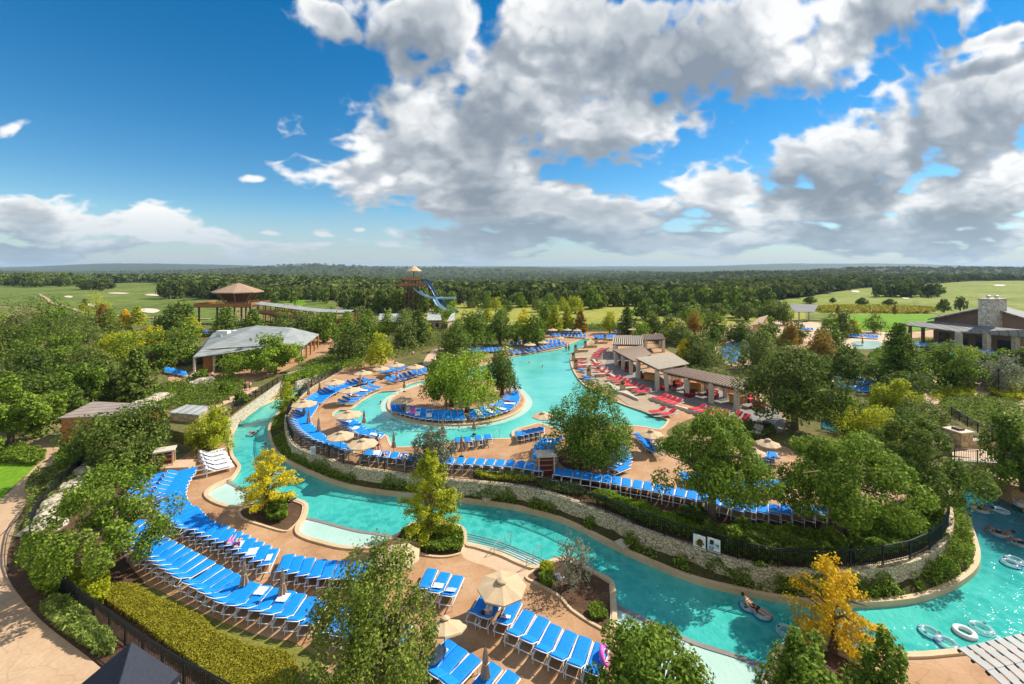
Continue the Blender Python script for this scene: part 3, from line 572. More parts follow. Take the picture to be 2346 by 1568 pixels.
def crown_pts(kind, seed, n):
    """points in a unit crown (width 1, height 1, base at z=0) and outward directions"""
    r = np.random.RandomState(seed); P_, D_ = [], []
    if kind in ('round', 'wide', 'airy', 'maple', 'upright', 'bush'):
        K = {'round': 46, 'wide': 60, 'airy': 70, 'maple': 62, 'upright': 60, 'bush': 30}[kind]; rad = {'round': .115, 'wide': .085, 'airy': .07, 'maple': .072, 'upright': .085, 'bush': .15}[kind]
        lob = r.normal(size=(5, 3)); lob /= np.linalg.norm(lob, axis=1)[:, None]
        cs = []
        while len(cs) < K:
            d = r.normal(size=3); d /= np.linalg.norm(d)
            if d[2] < -.55 and kind != 'bush': continue
            sh = .78+.22*max(0, max((lob @ d)))**3+.1*r.normal()
            q = (r.rand()**.45)*sh; p = np.array([d[0]*.42*q, d[1]*.42*q, .5+d[2]*.42*q])
            if kind == 'upright': p[0] *= .75+.5*(1-p[2]); p[1] *= .75+.5*(1-p[2])
            cs.append((p, d))
        for p, d in cs:
            m = int(n/K*(.6+.8*r.rand())); rr = rad*(.7+.6*r.rand())
            e = r.normal(size=(m, 3)); e[:, 2] *= .75; e /= np.linalg.norm(e, axis=1)[:, None]
            ok = (e @ d) > -.75; e = e[ok]; m = len(e)
            k = (.45+.6*r.rand(m)**.6)[:, None]; pts = p+e*rr*k
            if kind == 'airy': pts[:, 2] -= np.abs(r.normal(size=m))*.05
            P_.append(pts); D_.append(e*.6+d*.4)
    else:                                               # cone / tier: tiers of drooping boughs
        nb = {'cone': 95, 'tier': 44}[kind]
        for j in range(nb):
            h = (j+.5)/nb*.97; a = j*2.4+r.normal()*.3
            Rr = (.5*(1-h)**.75*(.62+.5*r.rand())+.03) * (min(1, .55+h*3))
            m = int(n/nb*(.35+1.5*(1-h))); t = r.rand(m)**.6
            sp = (.05+.05*(1-h))*(.55 if kind == 'tier' else 1)
            x = np.cos(a)*Rr*t+r.normal(size=m)*sp*.55; y = np.sin(a)*Rr*t+r.normal(size=m)*sp*.55
            z = h+(.05 if kind == 'cone' else .10)*t-.02*t*t+r.normal(size=m)*.018
            if kind == 'tier': z -= .03*np.abs(r.normal(size=m))*t
            P_.append(np.stack([x, y, z], 1)); e = np.stack([np.cos(a)*np.ones(m), np.sin(a)*np.ones(m), .5*np.ones(m)], 1); D_.append(e)
    P_ = np.concatenate(P_); D_ = np.concatenate(D_)
    for ax in (0, 1): k = np.percentile(np.abs(P_[:, ax]), 99.3); P_[:, ax] *= .5/k
    lo, hi = np.percentile(P_[:, 2], 1.5), np.percentile(P_[:, 2], 99.3); P_[:, 2] = (P_[:, 2]-lo)/(hi-lo)
    return P_, D_
CROWN = {}
def crown_mesh(kind, var, n, w, h, ls):
    """crown of real size class; cached by kind, variant and size class"""
    key = (kind, var, n, round(w), round(h), ls)
    if key not in CROWN:
        p, d = crown_pts(kind, var*13+5, n); p = p*np.array([w, w, h]); CROWN[key] = (leaf_mesh('crown_'+kind, p, d, ls, var), w, h)
    return CROWN[key]
def trunk_mesh(seed, h, hb, w, multi=1, lean=0):
    r = random.Random(seed); mb = MB(); r0 = .035*h+.03
    for m in range(multi):
        a0 = r.random()*6.28; off = Vector((math.cos(a0), math.sin(a0), 0))*(.0 if multi == 1 else .18)
        top = hb+(h-hb)*.55; sp = w*.12*(1 if multi > 1 else .35)
        pts = [off+Vector((off.x*sp*5*t+r.uniform(-.02, .02)*h, off.y*sp*5*t+r.uniform(-.02, .02)*h, top*t)) for t in (0, .25, .5, .75, 1)]
        pts[0] = off+Vector((0, 0, -.1)); mb.tube(pts, [r0*1.35, r0, r0*.8, r0*.6, r0*.3], 7)
        for b in range(6 if multi == 1 else 4):
            t = .42+.09*b; base = pts[2].lerp(pts[4], (t-.42)/.6); a = b*2.2+r.random(); L = w*.40*(1.1-t*.3)
            e = base+Vector((math.cos(a)*L, math.sin(a)*L, (h-hb)*.28*(1.2-.5*t)))
            mid = base.lerp(e, .5)+Vector((0, 0, .06*h)); mb.tube([base, mid, e], [r0*.45, r0*.28, r0*.08], 5, False)
    return mb.mesh('trunk', True)
TREES = []
def tree(x, yb, ytop, wpx, kind, leaf, label, lev=LA, n=5000, ls=.14, cb=.22, var=None, bark='bark', multi=1, group=None, cat='tree', cx=None, name=None, share=False):
    """tree whose foot stands at photo point (x, yb), crown top at row ytop, crown width wpx"""
    b = P(x, yb, lev); D = b.y; h = (yb-ytop)*D/F; w = wpx*D/F; var = random.randrange(3) if var is None else var
    if share: ws, hs = 7.0, 5.0
    else: ws, hs = w, h*(1-cb)
    me, mw_, mh_ = crown_mesh(kind, var, n, ws, hs, ls)
    o = empty(name or {'cone': 'cypress_tree', 'tier': 'cypress_tree', 'airy': 'mesquite_tree', 'maple': 'shade_tree', 'upright': 'elm_tree', 'round': 'oak_tree', 'wide': 'oak_tree', 'bush': 'shrub'}.get(kind, 'tree'), b, random.random()*.6, label, cat, group)
    c = link('crown', me, leaf, o); c.scale = (w/mw_, w/mw_, h*(1-cb)/mh_); c.location = (0 if cx is None else (cx-x)*D/F, 0, h*cb)
    if c.material_slots[0].material.name != MATS[leaf].name:
        c.material_slots[0].link = 'OBJECT'; c.material_slots[0].material = MATS[leaf]
    if share:
        if 'tr' not in CROWN: CROWN['tr'] = [trunk_mesh(s, 5, 1.4, 5, 1) for s in range(3)]
        t = link('trunk', CROWN['tr'][var % 3], bark, o); t.scale = (w/5, w/5, h/5)
    else: t = link('trunk', trunk_mesh(int(x*7+yb), h*.93, h*cb, w, multi), bark, o)
    TREES.append(o); return o
# ---- near trees
tree(222,1330,1082,285,'maple','leaf_green','broad bright green tree at the far left beside the path fence',n=21000,ls=.085,cb=.20,multi=3,cx=222)
tree(845,1640,1275,345,'airy','leaf_mesquite','feathery willowy tree bottom centre hiding sun loungers',n=36000,ls=.066,cb=.06,multi=3,name='mesquite_tree',cx=836)
tree(1490,1690,1420,330,'upright','leaf_green','leafy tree at the bottom edge beside the pale shelf',n=20000,ls=.085,cb=.08,multi=2)
tree(1907,1494,1283,185,'tier','leaf_orange','slender bald cypress turned orange beside the river bottom right',n=5600,ls=.075,cb=.10)
tree(1845,1700,1480,185,'upright','leaf_green','ragged green tree at the foot of the orange cypress, left crown',n=11000,ls=.085,cb=.05,multi=3)
tree(2030,1690,1462,150,'upright','leaf_green','ragged green tree right of the orange cypress foot',n=7500,ls=.085,cb=.05,multi=2)
tree(612,1174,1035,128,'tier','leaf_yellow','small golden yellow cypress in the bed by the crescent shelf',n=10500,ls=.07,cb=.20)
tree(985,1238,1040,130,'tier','leaf_lime','tall yellow-green cypress in the planter bed at river centre',n=14500,ls=.07,cb=.13)
tree(1316,1342,1222,108,'airy','leaf_grey','nearly bare small grey tree in the mulch bed by the river',n=1900,ls=.06,cb=.12,bark='bark_pale',multi=3)
tree(657,958,878,52,'cone','leaf_lime','little yellow-green tree at the left end of the stone wall',n=2600,ls=.11,cb=.22)
tree(1345,1066,885,225,'wide','leaf_green','spreading multi-stemmed oak in the middle of the raised deck',LB,n=30000,ls=.09,cb=.08,multi=4)
tree(1631,1205,957,262,'maple','leaf_green','large light green tree standing by the deck hedge, left of the bigger pair',LB,n=34000,ls=.088,cb=.33)
tree(1918,1236,984,300,'maple','leaf_green','largest bright tree above the curve of the stone wall',LB,n=38000,ls=.09,cb=.32,cx=1945)
tree(2100,1175,958,255,'maple','leaf_dark','green tree leaning over the river beside the stone bridge',LB,n=28000,ls=.09,cb=.2,cx=2082)
tree(1820,985,800,215,'round','leaf_dark','big dark oak at the end of the cabana pergola',LB,n=17000,ls=.15,cb=.2)
tree(1070,944,808,165,'round','leaf_bright','light olive tree at the centre of the pool island',LB,n=12000,ls=.14,cb=.14,cx=1062)
tree(1034,930,806,92,'round','leaf_green','smaller olive tree on the left of the pool island',LB,n=6000,ls=.14,cb=.2,cx=1012)
tree(1150,905,797,80,'round','leaf_dark','darker tree on the right of the pool island',LB,n=6500,ls=.14,cb=.12)
tree(985,1064,990,122,'airy','leaf_grey','low grey-green bushy tree among the loungers on the raised deck',LB,n=8000,ls=.09,cb=.08,multi=3)
tree(285,1072,933,195,'round','leaf_dark','dark round tree in front of the long brown roof at left',n=15000,ls=.13,cb=.06,multi=2)
tree(485,1033,938,95,'airy','leaf_lime','light green drooping tree beside the white covered loungers',n=6500,ls=.10,cb=.12,multi=2)
tree(25,1030,855,190,'maple','leaf_green','tall dense green tree at the left edge above the lawn',n=15000,ls=.15,cb=.06)
tree(632,858,766,118,'wide','leaf_bright','bright tree in front of the metal roofed pavilion',LC,n=11000,ls=.17,cb=.16)
tree(2355,1125,955,150,'airy','leaf_green','tree at the right edge overhanging the stone bridge',LB,n=12000,ls=.12,cb=.05,multi=2)
tree(2060,886,745,100,'cone','leaf_green','tall tiered conical tree before the lodge, tallest on the right',LB,n=9000,ls=.17,cb=.06)
tree(2060,905,848,150,'bush','leaf_dark','low dark shrub mass under the tiered conical tree',LB,n=6000,ls=.15,cb=.02,cat='shrub')
tree(2182,890,790,105,'round','leaf_green','round green tree by the small pool before the lodge',LB,n=9000,ls=.15,cb=.22)
tree(2285,892,812,130,'airy','leaf_grey','pale grey-green loose tree below the lodge',LB,n=7000,ls=.14,cb=.08,multi=2)
tree(2045,950,868,100,'round','leaf_lime','yellow-green tree left of the right-hand footpath',LB,n=7000,ls=.14,cb=.1)
tree(2115,1005,925,110,'round','leaf_olive','pale olive bushy tree left of the stone pillar',LB,n=7000,ls=.12,cb=.05)
tree(1990,1000,925,130,'bush','leaf_lime','pale lime shrub behind the largest bright tree',LB,n=6000,ls=.12,cb=.02,cat='shrub')
tree(1565,842,778,58,'cone','leaf_yellow','leaning yellow conical tree behind the cabana roofs',LB,n=4500,ls=.15,cb=.04,cx=1572)
tree(1605,848,780,92,'bush','leaf_olive','yellowish shrub bank behind the pergola roof',LB,n=5000,ls=.13,cb=.02,cat='shrub')
# ---- middle distance: (x, base row, top row, width px, kind, leaf, level, label)
MID = [
 (40,800,680,115,'round','leaf_olive',LA,'olive tree at the left edge beside the golf course'),
 (112,805,688,95,'round','leaf_green','A','mid green tree at left, before the first sand bunker'),
 (175,815,716,105,'round','leaf_olive',LA,'broad olive tree at left below the cart path'),
 (15,860,745,115,'round','leaf_dark',LA,'dark tree at the far left edge over blue loungers'),
 (118,880,765,135,'maple','leaf_green',LA,'large green tree at left with light leaf clumps'),
 (58,905,800,120,'round','leaf_dark',LA,'dark tree at left above the tall edge tree'),
 (210,900,795,105,'round','leaf_olive',LA,'olive tree left of the two dark conical trees'),
 (165,950,835,140,'maple','leaf_green',LA,'broad light green tree behind the brown roof at left'),
 (238,925,815,78,'cone','leaf_olive',LA,'olive conical tree left of the dark conical one'),
 (312,925,800,82,'cone','leaf_dark',LA,'dark conical tree left of the small blue lounger group'),
 (105,975,860,150,'round','leaf_dark',LA,'dark low tree at left between edge tree and brown roof'),
 (275,830,762,105,'round','leaf_lime',LA,'yellow-green tree at left before the sandy path'),
 (345,860,758,130,'maple','leaf_green',LA,'wide green tree left of the metal roofed pavilion'),
 (412,852,742,95,'round','leaf_green',LA,'green tree touching the pavilion roof end'),
 (236,752,698,44,'cone','leaf_rust',LA,'reddish green small tree by the golf course'),
 (286,752,711,34,'cone','leaf_orange',LA,'small orange tree by the golf course'),
 (314,752,704,36,'cone','leaf_lime',LA,'small yellow-green tree right of the orange one'),
 (402,762,694,84,'round','leaf_dark',LA,'dark round tree below the golf course at left'),
 (440,785,728,52,'cone','leaf_lime',LA,'small yellow-green tree left of the viewing tower'),
 (348,802,748,55,'round','leaf_yellow',LA,'small yellow tree above the wide green tree at left'),
 (518,768,706,66,'cone','leaf_green',LC,'green tree in front of the viewing tower deck, left one'),
 (580,765,710,54,'cone','leaf_green',LC,'green tree in front of the viewing tower deck, right one'),
 (655,775,716,66,'round','leaf_olive',LC,'olive tree under the start of the covered walkway'),
 (697,780,716,62,'round','leaf_olive',LC,'olive tree under the middle of the covered walkway'),
 (742,785,720,72,'round','leaf_green',LC,'green tree under the end of the covered walkway'),
 (800,828,742,86,'round','leaf_dark',LC,'grey-dark tree right of the pavilion terrace'),
 (872,845,764,66,'round','leaf_lime',LB,'yellow-green tree behind the deck umbrellas'),
 (838,800,722,64,'round','leaf_green',LB,'green tree right of the walkway end'),
 (932,800,742,54,'round','leaf_olive',LB,'pale olive tree before the low grey roofs'),
 (958,792,712,66,'cone','leaf_dark',LB,'dark pointed tree between the low grey roofs'),
 (1046,830,738,84,'round','leaf_dark',LB,'dark round tree at the back edge of the pool'),
 (1088,800,712,92,'round','leaf_green',LB,'tall green tree behind the pool back edge'),
 (1146,790,716,68,'round','leaf_dark',LB,'dark tree with a bare trunk behind the pool'),
 (1216,795,726,76,'round','leaf_green',LB,'green tree standing over the back row of umbrellas'),
 (1200,765,708,36,'round','leaf_yellow',LB,'yellow little tree behind the pool'),
 (1248,760,694,44,'round','leaf_green',LB,'bright green tree behind the pool, left of the yellow cones'),
 (1270,765,702,38,'cone','leaf_lime',LB,'yellow-green cone shaped tree behind the pool'),
 (1300,762,704,34,'cone','leaf_lime',LB,'yellow cone tree right above the beach loungers'),
 (1330,762,714,32,'cone','leaf_rust',LB,'small rusty green cone tree by the beach'),
 (1318,720,680,46,'round','leaf_lime',LA,'bright lime tree on the meadow edge behind the pool'),
 (1397,764,716,36,'round','leaf_lime',LB,'yellow-green ball shaped tree at the beach end'),
 (1437,765,705,48,'cone','leaf_dark',LB,'dark green pointed tree behind the cabana roof'),
 (1492,768,722,54,'round','leaf_dark',LB,'dark tree behind the second cabana roof'),
 (1535,768,722,52,'round','leaf_olive',LB,'olive tree behind the second cabana roof'),
 (1592,770,716,40,'round','leaf_rust',LB,'brownish tree behind the pergola garden'),
 (1640,780,718,62,'round','leaf_green',LB,'green tree behind the pergola garden'),
 (1560,790,738,70,'bush','leaf_olive',LB,'olive tree behind the leaning yellow one'),
 (1600,842,762,98,'round','leaf_dark',LB,'dark oak behind the pergola, left of the water play'),
 (1700,792,738,66,'round','leaf_dark',LB,'open dark oak over the blue water play area'),
 (1738,850,758,80,'round','leaf_olive',LB,'olive tree right of the blue water play area'),
 (1760,790,728,54,'round','leaf_green',LB,'green tree left of the olive yellow pair'),
 (1812,796,738,46,'round','leaf_rust',LB,'yellowish brown small tree on the right plaza'),
 (1884,822,762,58,'round','leaf_rust',LB,'orange brown round tree on the right plaza'),
 (1936,884,794,94,'round','leaf_dark',LB,'dark tree over the blue loungers at right'),
 (1900,800,740,62,'round','leaf_green',LB,'green tree right of the small pavilion'),
 (1930,775,712,40,'airy','leaf_olive',LB,'thin olive tree before the bright lawn'),
 (1765,742,690,58,'round','leaf_dark',LB,'dark oak left of the small pavilion'),
 (1795,745,692,40,'round','leaf_dark',LB,'narrow dark oak against the small pavilion'),
 (1880,880,842,60,'bush','leaf_dark',LB,'dark shrub left of the right-hand loungers'),
 (2200,712,680,24,'airy','leaf_olive',LB,'thin bare tree left of the lodge roof'),
 (2163,716,686,24,'airy','leaf_olive',LB,'thin bare tree at the left tip of the lodge'),
 (2345,860,800,70,'airy','leaf_olive',LB,'loose olive tree at the right edge below the lodge'),
 (240,880,838,110,'bush','leaf_olive',LA,'olive shrub bank between the left-hand trees'),
 (535,848,825,74,'bush','leaf_olive',LC,'olive shrub under the pavilion front'),
]
for k, (x, yb, yt, w, kd, lf, lev, lab) in enumerate(MID):
    tree(x, yb, yt, w, kd, lf, lab, LA if lev == 'A' else lev, n=8500 if w > 104 else 4200 if w > 70 else 2400, ls=.16 if w > 104 else .20 if yb > 820 else .24, cb=.05 if kd in ('bush', 'cone') else .12, var=k % 4, share=(kd == 'round' and yb < 800), cat='shrub' if kd == 'bush' else 'tree')
# ---- oaks along the far tree lines
def treeline(rows, phrase, grp, leafs=('leaf_dark', 'leaf_dark', 'leaf_wood', 'leaf_olive'), lev=LA):
    rows = sorted(rows, key=lambda t: t[0]); n = len(rows)
    for i, (x, yb, yt, w) in enumerate(rows):
        if i < n/2 : pos = ordn(i+1)+' from the left'
        else: pos = ordn(n-i)+' from the right'
        if pos.startswith('first from the '): pos = 'end tree on the '+pos[15:]
        tree(x, yb, yt, w, 'round', leafs[i % len(leafs)], 'oak '+phrase+', '+pos, lev, n=1300, ls=.42, cb=.10, var=i % 3, share=True, group=grp, name='oak_tree')
rr = random.Random(5)
treeline([(x+rr.uniform(-8, 8), 704+rr.uniform(-4, 6), 664+rr.uniform(-6, 6), rr.uniform(34, 52)) for x in range(1330, 1770, 21)], 'in the tree line behind the pool meadow', 'oaks behind the pool meadow', ('leaf_dark', 'leaf_green', 'leaf_olive', 'leaf_dark'), lev=.3)
treeline([(x+rr.uniform(-8, 8), 700+rr.uniform(-3, 5), 669+rr.uniform(-5, 5), rr.uniform(30, 44)) for x in range(1010, 1320, 24)], 'in the tree line right of the slide tower', 'oaks right of the slide tower', ('leaf_dark', 'leaf_green', 'leaf_wood'), lev=.3)
treeline([(x+rr.uniform(-6, 6), 712+rr.uniform(-6, 6), 664+rr.uniform(-8, 6), rr.uniform(34, 50)) for x in range(790, 1000, 17)], 'in the dense belt around the slide tower', 'trees round the slide tower', ('leaf_olive', 'leaf_green', 'leaf_dark'), lev=.3)
treeline([(x+rr.uniform(-6, 6), 680+rr.uniform(-2, 8), 645+rr.uniform(-3, 3), rr.uniform(24, 34)) for x in range(372, 500, 14)], 'in the dark grove left of the viewing tower', 'oaks left of the viewing tower', ('leaf_dark', 'leaf_wood'), lev=.4)
treeline([(x+rr.uniform(-4, 4), 664+rr.uniform(-2, 4), 640+rr.uniform(-3, 3), rr.uniform(20, 30)) for x in range(192, 256, 11)], 'in the clump on the left golf fairway', 'oaks on the left fairway', ('leaf_dark', 'leaf_wood'), lev=.4)
treeline([(x+rr.uniform(-5, 5), 680+rr.uniform(-3, 5), 652+rr.uniform(-5, 3), rr.uniform(22, 34)) for x in range(2015, 2150, 13)], 'in the dark clump on the right golf hill', 'oaks on the right golf hill', ('leaf_dark', 'leaf_wood'), lev=.5)
treeline([(x+rr.uniform(-5, 5), 688+rr.uniform(-6, 8), 660+rr.uniform(-3, 3), rr.uniform(22, 34)) for x in range(596, 800, 12)], 'in the belt behind the covered walkway', 'trees behind the covered walkway', ('leaf_dark', 'leaf_wood', 'leaf_dark', 'leaf_olive'), lev=.5)
treeline([(x+rr.uniform(-9, 9), 655+rr.uniform(-2, 4), 630+rr.uniform(-4, 3), rr.uniform(26, 38)) for x in range(5, 190, 19)], 'behind the left golf course', 'trees behind the left golf course', ('leaf_olive', 'leaf_dark'), lev=.5)
treeline([(x+rr.uniform(-8, 8), 728+rr.uniform(-6, 9), 694+rr.uniform(-7, 6), rr.uniform(36, 54)) for x in range(1480, 1780, 23)], 'in front of the pool meadow', 'oaks in front of the pool meadow', ('leaf_dark', 'leaf_olive', 'leaf_green'), lev=.3)
for x, yb, yt, w, lf, lab in ((192,712,686,16,'leaf_dark','dark ball shaped bush by the left cart path'),(1975,700,683,22,'leaf_dark','small dark bush on the right golf course'),(2038,702,686,24,'leaf_dark','small dark bush above the wheat coloured strip'),(1856,696,680,24,'leaf_dark','low dark oak on the fairway behind the small pavilion'),(1908,694,683,12,'leaf_dark','tiny dark bush above the small pavilion'),
   (1920,722,700,9,'leaf_rust','thin brown tree before the wheat strip, left one'),(2050,722,700,9,'leaf_rust','thin brown tree before the wheat strip, right one')):
    tree(x, yb, yt, w, 'round', lf, lab, .45, n=1300, ls=.42, cb=.04, var=1, share=True)
def scatter(x0, x1, y0, y1, n, w0, w1, phrase, grp, leafs, lev, seed):
    q = random.Random(seed); rows = [(x0+(x1-x0)*(i+q.random()*.7)/n, q.uniform(y0, y1), 0, q.uniform(w0, w1)) for i in range(n)]
    for i, (x, yb, _, w) in enumerate(sorted(rows)):
        pos = ordn(i+1)+' from the left' if i < n/2 else ordn(n-i)+' from the right'
        tree(x, yb, yb-w*q.uniform(.85, 1.05), w, q.choice(('round', 'round', 'cone')), leafs[i % len(leafs)], 'young garden tree '+phrase+', '+pos, lev, n=1900, ls=.2, cb=.12, var=i % 3, group=grp, name='garden_tree')
LG = ('leaf_bright', 'leaf_olive', 'leaf_green', 'leaf_lime', 'leaf_green')
scatter(1470, 1650, 742, 792, 8, 34, 54, 'behind the cabanas', 'garden trees behind the cabanas', LG, LB, 1)
scatter(1770, 2040, 745, 790, 5, 34, 50, 'on the right plaza', 'garden trees on the right plaza', LG, LB, 2)
scatter(0, 270, 730, 790, 10, 44, 70, 'at left below the fairway', 'garden trees at left', LG, LA, 3)
scatter(640, 860, 738, 775, 8, 36, 56, 'under the covered walkway', 'garden trees under the walkway', LG, LC, 4)
scatter(875, 1190, 735, 778, 11, 34, 56, 'behind the far pool rim', 'garden trees behind the pool', LG, LB, 5)
scatter(2090, 2346, 838, 905, 7, 40, 62, 'along the right-hand paths', 'garden trees at right', LG, LB, 6)
scatter(1930, 2160, 960, 1010, 5, 50, 70, 'behind the two largest trees', 'garden trees behind the largest trees', LG, LB, 7)
scatter(1030, 1320, 706, 718, 9, 26, 38, 'on the meadow edge', 'garden trees on the meadow edge', LG, LA, 8)
# ---- woodland beyond, one mass
def inpoly(x, y, poly):
    c = False; j = len(poly)-1
    for i in range(len(poly)):
        if (poly[i][1] > y) != (poly[j][1] > y) and x < (poly[j][0]-poly[i][0])*(y-poly[i][1])/(poly[j][1]-poly[i][1])+poly[i][0]: c = not c
        j = i
    return c
def woodland():
    r = np.random.RandomState(11); C = []
    while len(C) < 15000:
        px = r.uniform(-200, 2550); D = 262*math.exp(r.rand()**1.15*2.35)
        y = HOR+H*F/D
        if any(inpoly(px, y, g) for g in (GOLF['L'], GOLF['R'], GOLF['M'])) : continue
        if y > 698 and 1000 < px < 1800: continue
        C.append(((px-CX)*D/F, D, hgt(px, D)+.3, 3.2+r.rand()*2.6+D*.0010))
    C = np.array(C); n = len(C); m = np.where(C[:, 1] < 700, 75, np.where(C[:, 1] < 1300, 46, 28)); idx = np.repeat(np.arange(n), m); N_ = len(idx)
    e = r.normal(size=(N_, 3)); e[:, 2] = np.abs(e[:, 2])*.9-.25; e /= np.linalg.norm(e, axis=1)[:, None]; s_ = C[idx, 3][:, None]
    lob = 1+.25*np.sin(e[:, :1]*5+idx[:, None])*np.cos(e[:, 1:2]*4+idx[:, None]*1.7)
    pts = C[idx, :3]+e*s_*np.array([1, 1, .8])*(.75+.3*r.rand(N_, 1))*lob; pts[:, 2] += C[idx, 3]*.7
    me = leaf_mesh('woodland', pts, e, 1.0, 5, .35, .8); V = np.empty(N_*4*3); me.vertices.foreach_get('co', V); V = V.reshape(N_, 4, 3)
    V = pts[:, None]+(V-pts[:, None])*(C[idx, 3]*.30)[:, None, None]; me.vertices.foreach_set('co', V.reshape(-1))
    me.attributes['rnd'].data.foreach_set('value', np.clip(.55*r.rand(n)[idx]+.45*r.rand(N_), 0, 1).astype(np.float32)); me.update()
    tag(link('woodland', me, 'leaf_wood'), 'dark green oak woodland covering the valley and hills to the horizon', 'woodland', kind='stuff')
woodland()
# ---- hedges, shrubs and ground cover
def fill_pts(loop, n, h, seed, clump=.25, under=None):
    r = random.Random(seed); xs = [p.x for p in loop]; ys = [p.y for p in loop]; L2 = [(p.x, p.y) for p in loop]; out = []
    while len(out) < n:
        x, y = r.uniform(min(xs), max(xs)), r.uniform(min(ys), max(ys))
        if not inpoly(x, y, L2): continue
        out.append((x, y))
    return out
def hedge(name, pts, z, h, n, leaf, label, cat='hedge', ls=.07, seed=1, lump=.25, kind=None, tz=0):
    lp = smooth_loop(pts, z+tz, 3); xy = fill_pts(lp, n, h, seed); r = np.random.RandomState(seed)
    xy = np.array(xy); ph = r.rand(8)*6.28
    def hz(x, y): return h*(.78+lump*(np.sin(x*1.9+ph[0])*np.sin(y*1.7+ph[1])+.6*np.sin(x*4.1+ph[2])*np.sin(y*3.7+ph[3])))
    H_ = hz(xy[:, 0], xy[:, 1]); zz = H_*(r.rand(n)**.35)
    c = np.stack([xy[:, 0], xy[:, 1], z+zz], 1); d = r.normal(size=(n, 3))*.5; d[:, 2] += .6
    me = leaf_mesh(name, c, d, ls, seed); o = link(name, me, leaf); return tag(o, label, cat, kind=kind)
hedge('hedge', [(229,1336),(270,1330),(314,1332),(322,1342),(400,1378),(460,1406),(500,1440),(590,1474),(672,1494),(680,1600),(560,1620),(508,1560),(449,1513),(380,1465),(314,1416),(250,1372)], LA, .6, 48000, 'leaf_hedge', 'wide yellow-green clipped hedge inside the bottom left fence', ls=.045, lump=.05, tz=.55)
overlay('lawn_strip', [(318,1338),(372,1358),(480,1412),(590,1455),(700,1486),(760,1568),(740,1640),(676,1520),(584,1500),(487,1470),(440,1425),(330,1365)], LA+.03, 'strip_grass')
hedge('hedge', [(1345,1150),(1390,1150),(1440,1162),(1490,1182),(1560,1212),(1600,1228),(1610,1243),(1550,1232),(1470,1205),(1400,1172),(1350,1152)], LB, 1.15, 16000, 'leaf_bright', 'bright rounded evergreen hedge behind the wall and its posters', ls=.09, seed=3, lump=.16)
hedge('shrub_bank', [(1660,1228),(1750,1228),(1850,1240),(1930,1258),(1935,1290),(1840,1296),(1740,1288),(1650,1262)], LB, 1.2, 17000, 'leaf_green', 'shrubs behind the black fence left of the largest tree trunk', 'shrub', .10, 4)
hedge('shrub_bank', [(1950,1210),(2060,1190),(2140,1180),(2160,1215),(2130,1250),(2040,1280),(1960,1290)], LB, 1.1, 15000, 'leaf_green', 'shrubs inside the fence at the right curve of the wall', 'shrub', .10, 5)
hedge('shrub_bank', [(1545,1200),(1600,1190),(1630,1208),(1610,1225),(1560,1205)], LB, 1.2, 5000, 'leaf_dark', 'dark shrub between the bright hedge and tall light tree', 'shrub', .10, 6)
hedge('shrub_bank', [(1600,1268),(1700,1288),(1800,1303),(1950,1306),(1965,1345),(1860,1362),(1740,1348),(1620,1312)], .45, 1.35, 17000, 'leaf_green', 'thick green shrubs spilling over the wall below the largest tree', 'shrub', .09, 51)
hedge('shrub_bank', [(1620,1240),(1700,1258),(1800,1280),(1930,1288),(1930,1300),(1800,1298),(1700,1284),(1620,1262)], LB, 1.5, 12000, 'leaf_dark', 'tall dark hedge pressing against the fence right of the posters', 'shrub', .09, 52)
hedge('shrub', [(2080,1150),(2150,1140),(2160,1175),(2110,1185)], LB, 1.2, 4500, 'leaf_rust', 'rust green shrub at the right curve of the wall', 'shrub', .10, 6)
hedge('shrub', [(618,1150),(648,1148),(656,1165),(655,1195),(620,1198),(606,1175)], LA, .7, 2600, 'leaf_green', 'spiky green plant in the bed under the yellow cypress', 'plant', .13, 7)
hedge('shrub', [(960,1212),(1010,1212),(1055,1222),(1058,1262),(1010,1270),(965,1262)], LA, .6, 6000, 'leaf_green', 'dark green shrubs filling the bed under the tall yellow-green cypress', 'shrub', .08, 8)
hedge('shrub', [(915,1232),(945,1210),(958,1215),(955,1243)], LA, .5, 1800, 'leaf_olive', 'small shrub at the left corner of the centre planter', 'shrub', .08, 9)
hedge('shrub', [(1235,1325),(1262,1322),(1268,1345),(1240,1345)], LA, .55, 1500, 'leaf_green', 'round green shrub in the mulch bed near the open umbrella', 'shrub', .07, 10)
hedge('shrub', [(1238,1305),(1262,1300),(1270,1315),(1245,1320)], LA, .5, 1200, 'leaf_lime', 'yellowish shrub at the back of the mulch bed', 'shrub', .07, 11)
hedge('shrub', [(1350,1398),(1382,1395),(1390,1420),(1355,1422)], LA, .45, 1300, 'leaf_green', 'low green shrub at the front corner of the mulch bed', 'shrub', .08, 12)
hedge('shrub', [(72,1310),(130,1300),(145,1345),(110,1372),(75,1350)], LA, .9, 3500, 'leaf_bright', 'big leaved bright shrub outside the fence at left', 'shrub', .14, 13)
hedge('ornamental_grass', [(95,1395),(140,1380),(200,1425),(262,1482),(235,1505),(180,1475),(130,1440)], LA, .6, 8200, 'leaf_grass', 'soft green ornamental grass strip between path and fence', 'grass', .16, 14, .3, 'stuff')
hedge('shrub_bank', [(70,1100),(180,1060),(330,1065),(320,1100),(240,1110),(180,1160),(80,1300),(45,1290),(60,1190)], LA, .8, 12000, 'leaf_olive', 'loose shrubs climbing the rocky bank at left below the fence', 'shrub', .11, 15)
hedge('shrub_bank', [(140,1320),(210,1310),(250,1330),(240,1390),(190,1375)], LA, .8, 5000, 'leaf_lime', 'yellow-green shrubs beside the trunk of the left tree', 'shrub', .09, 16)
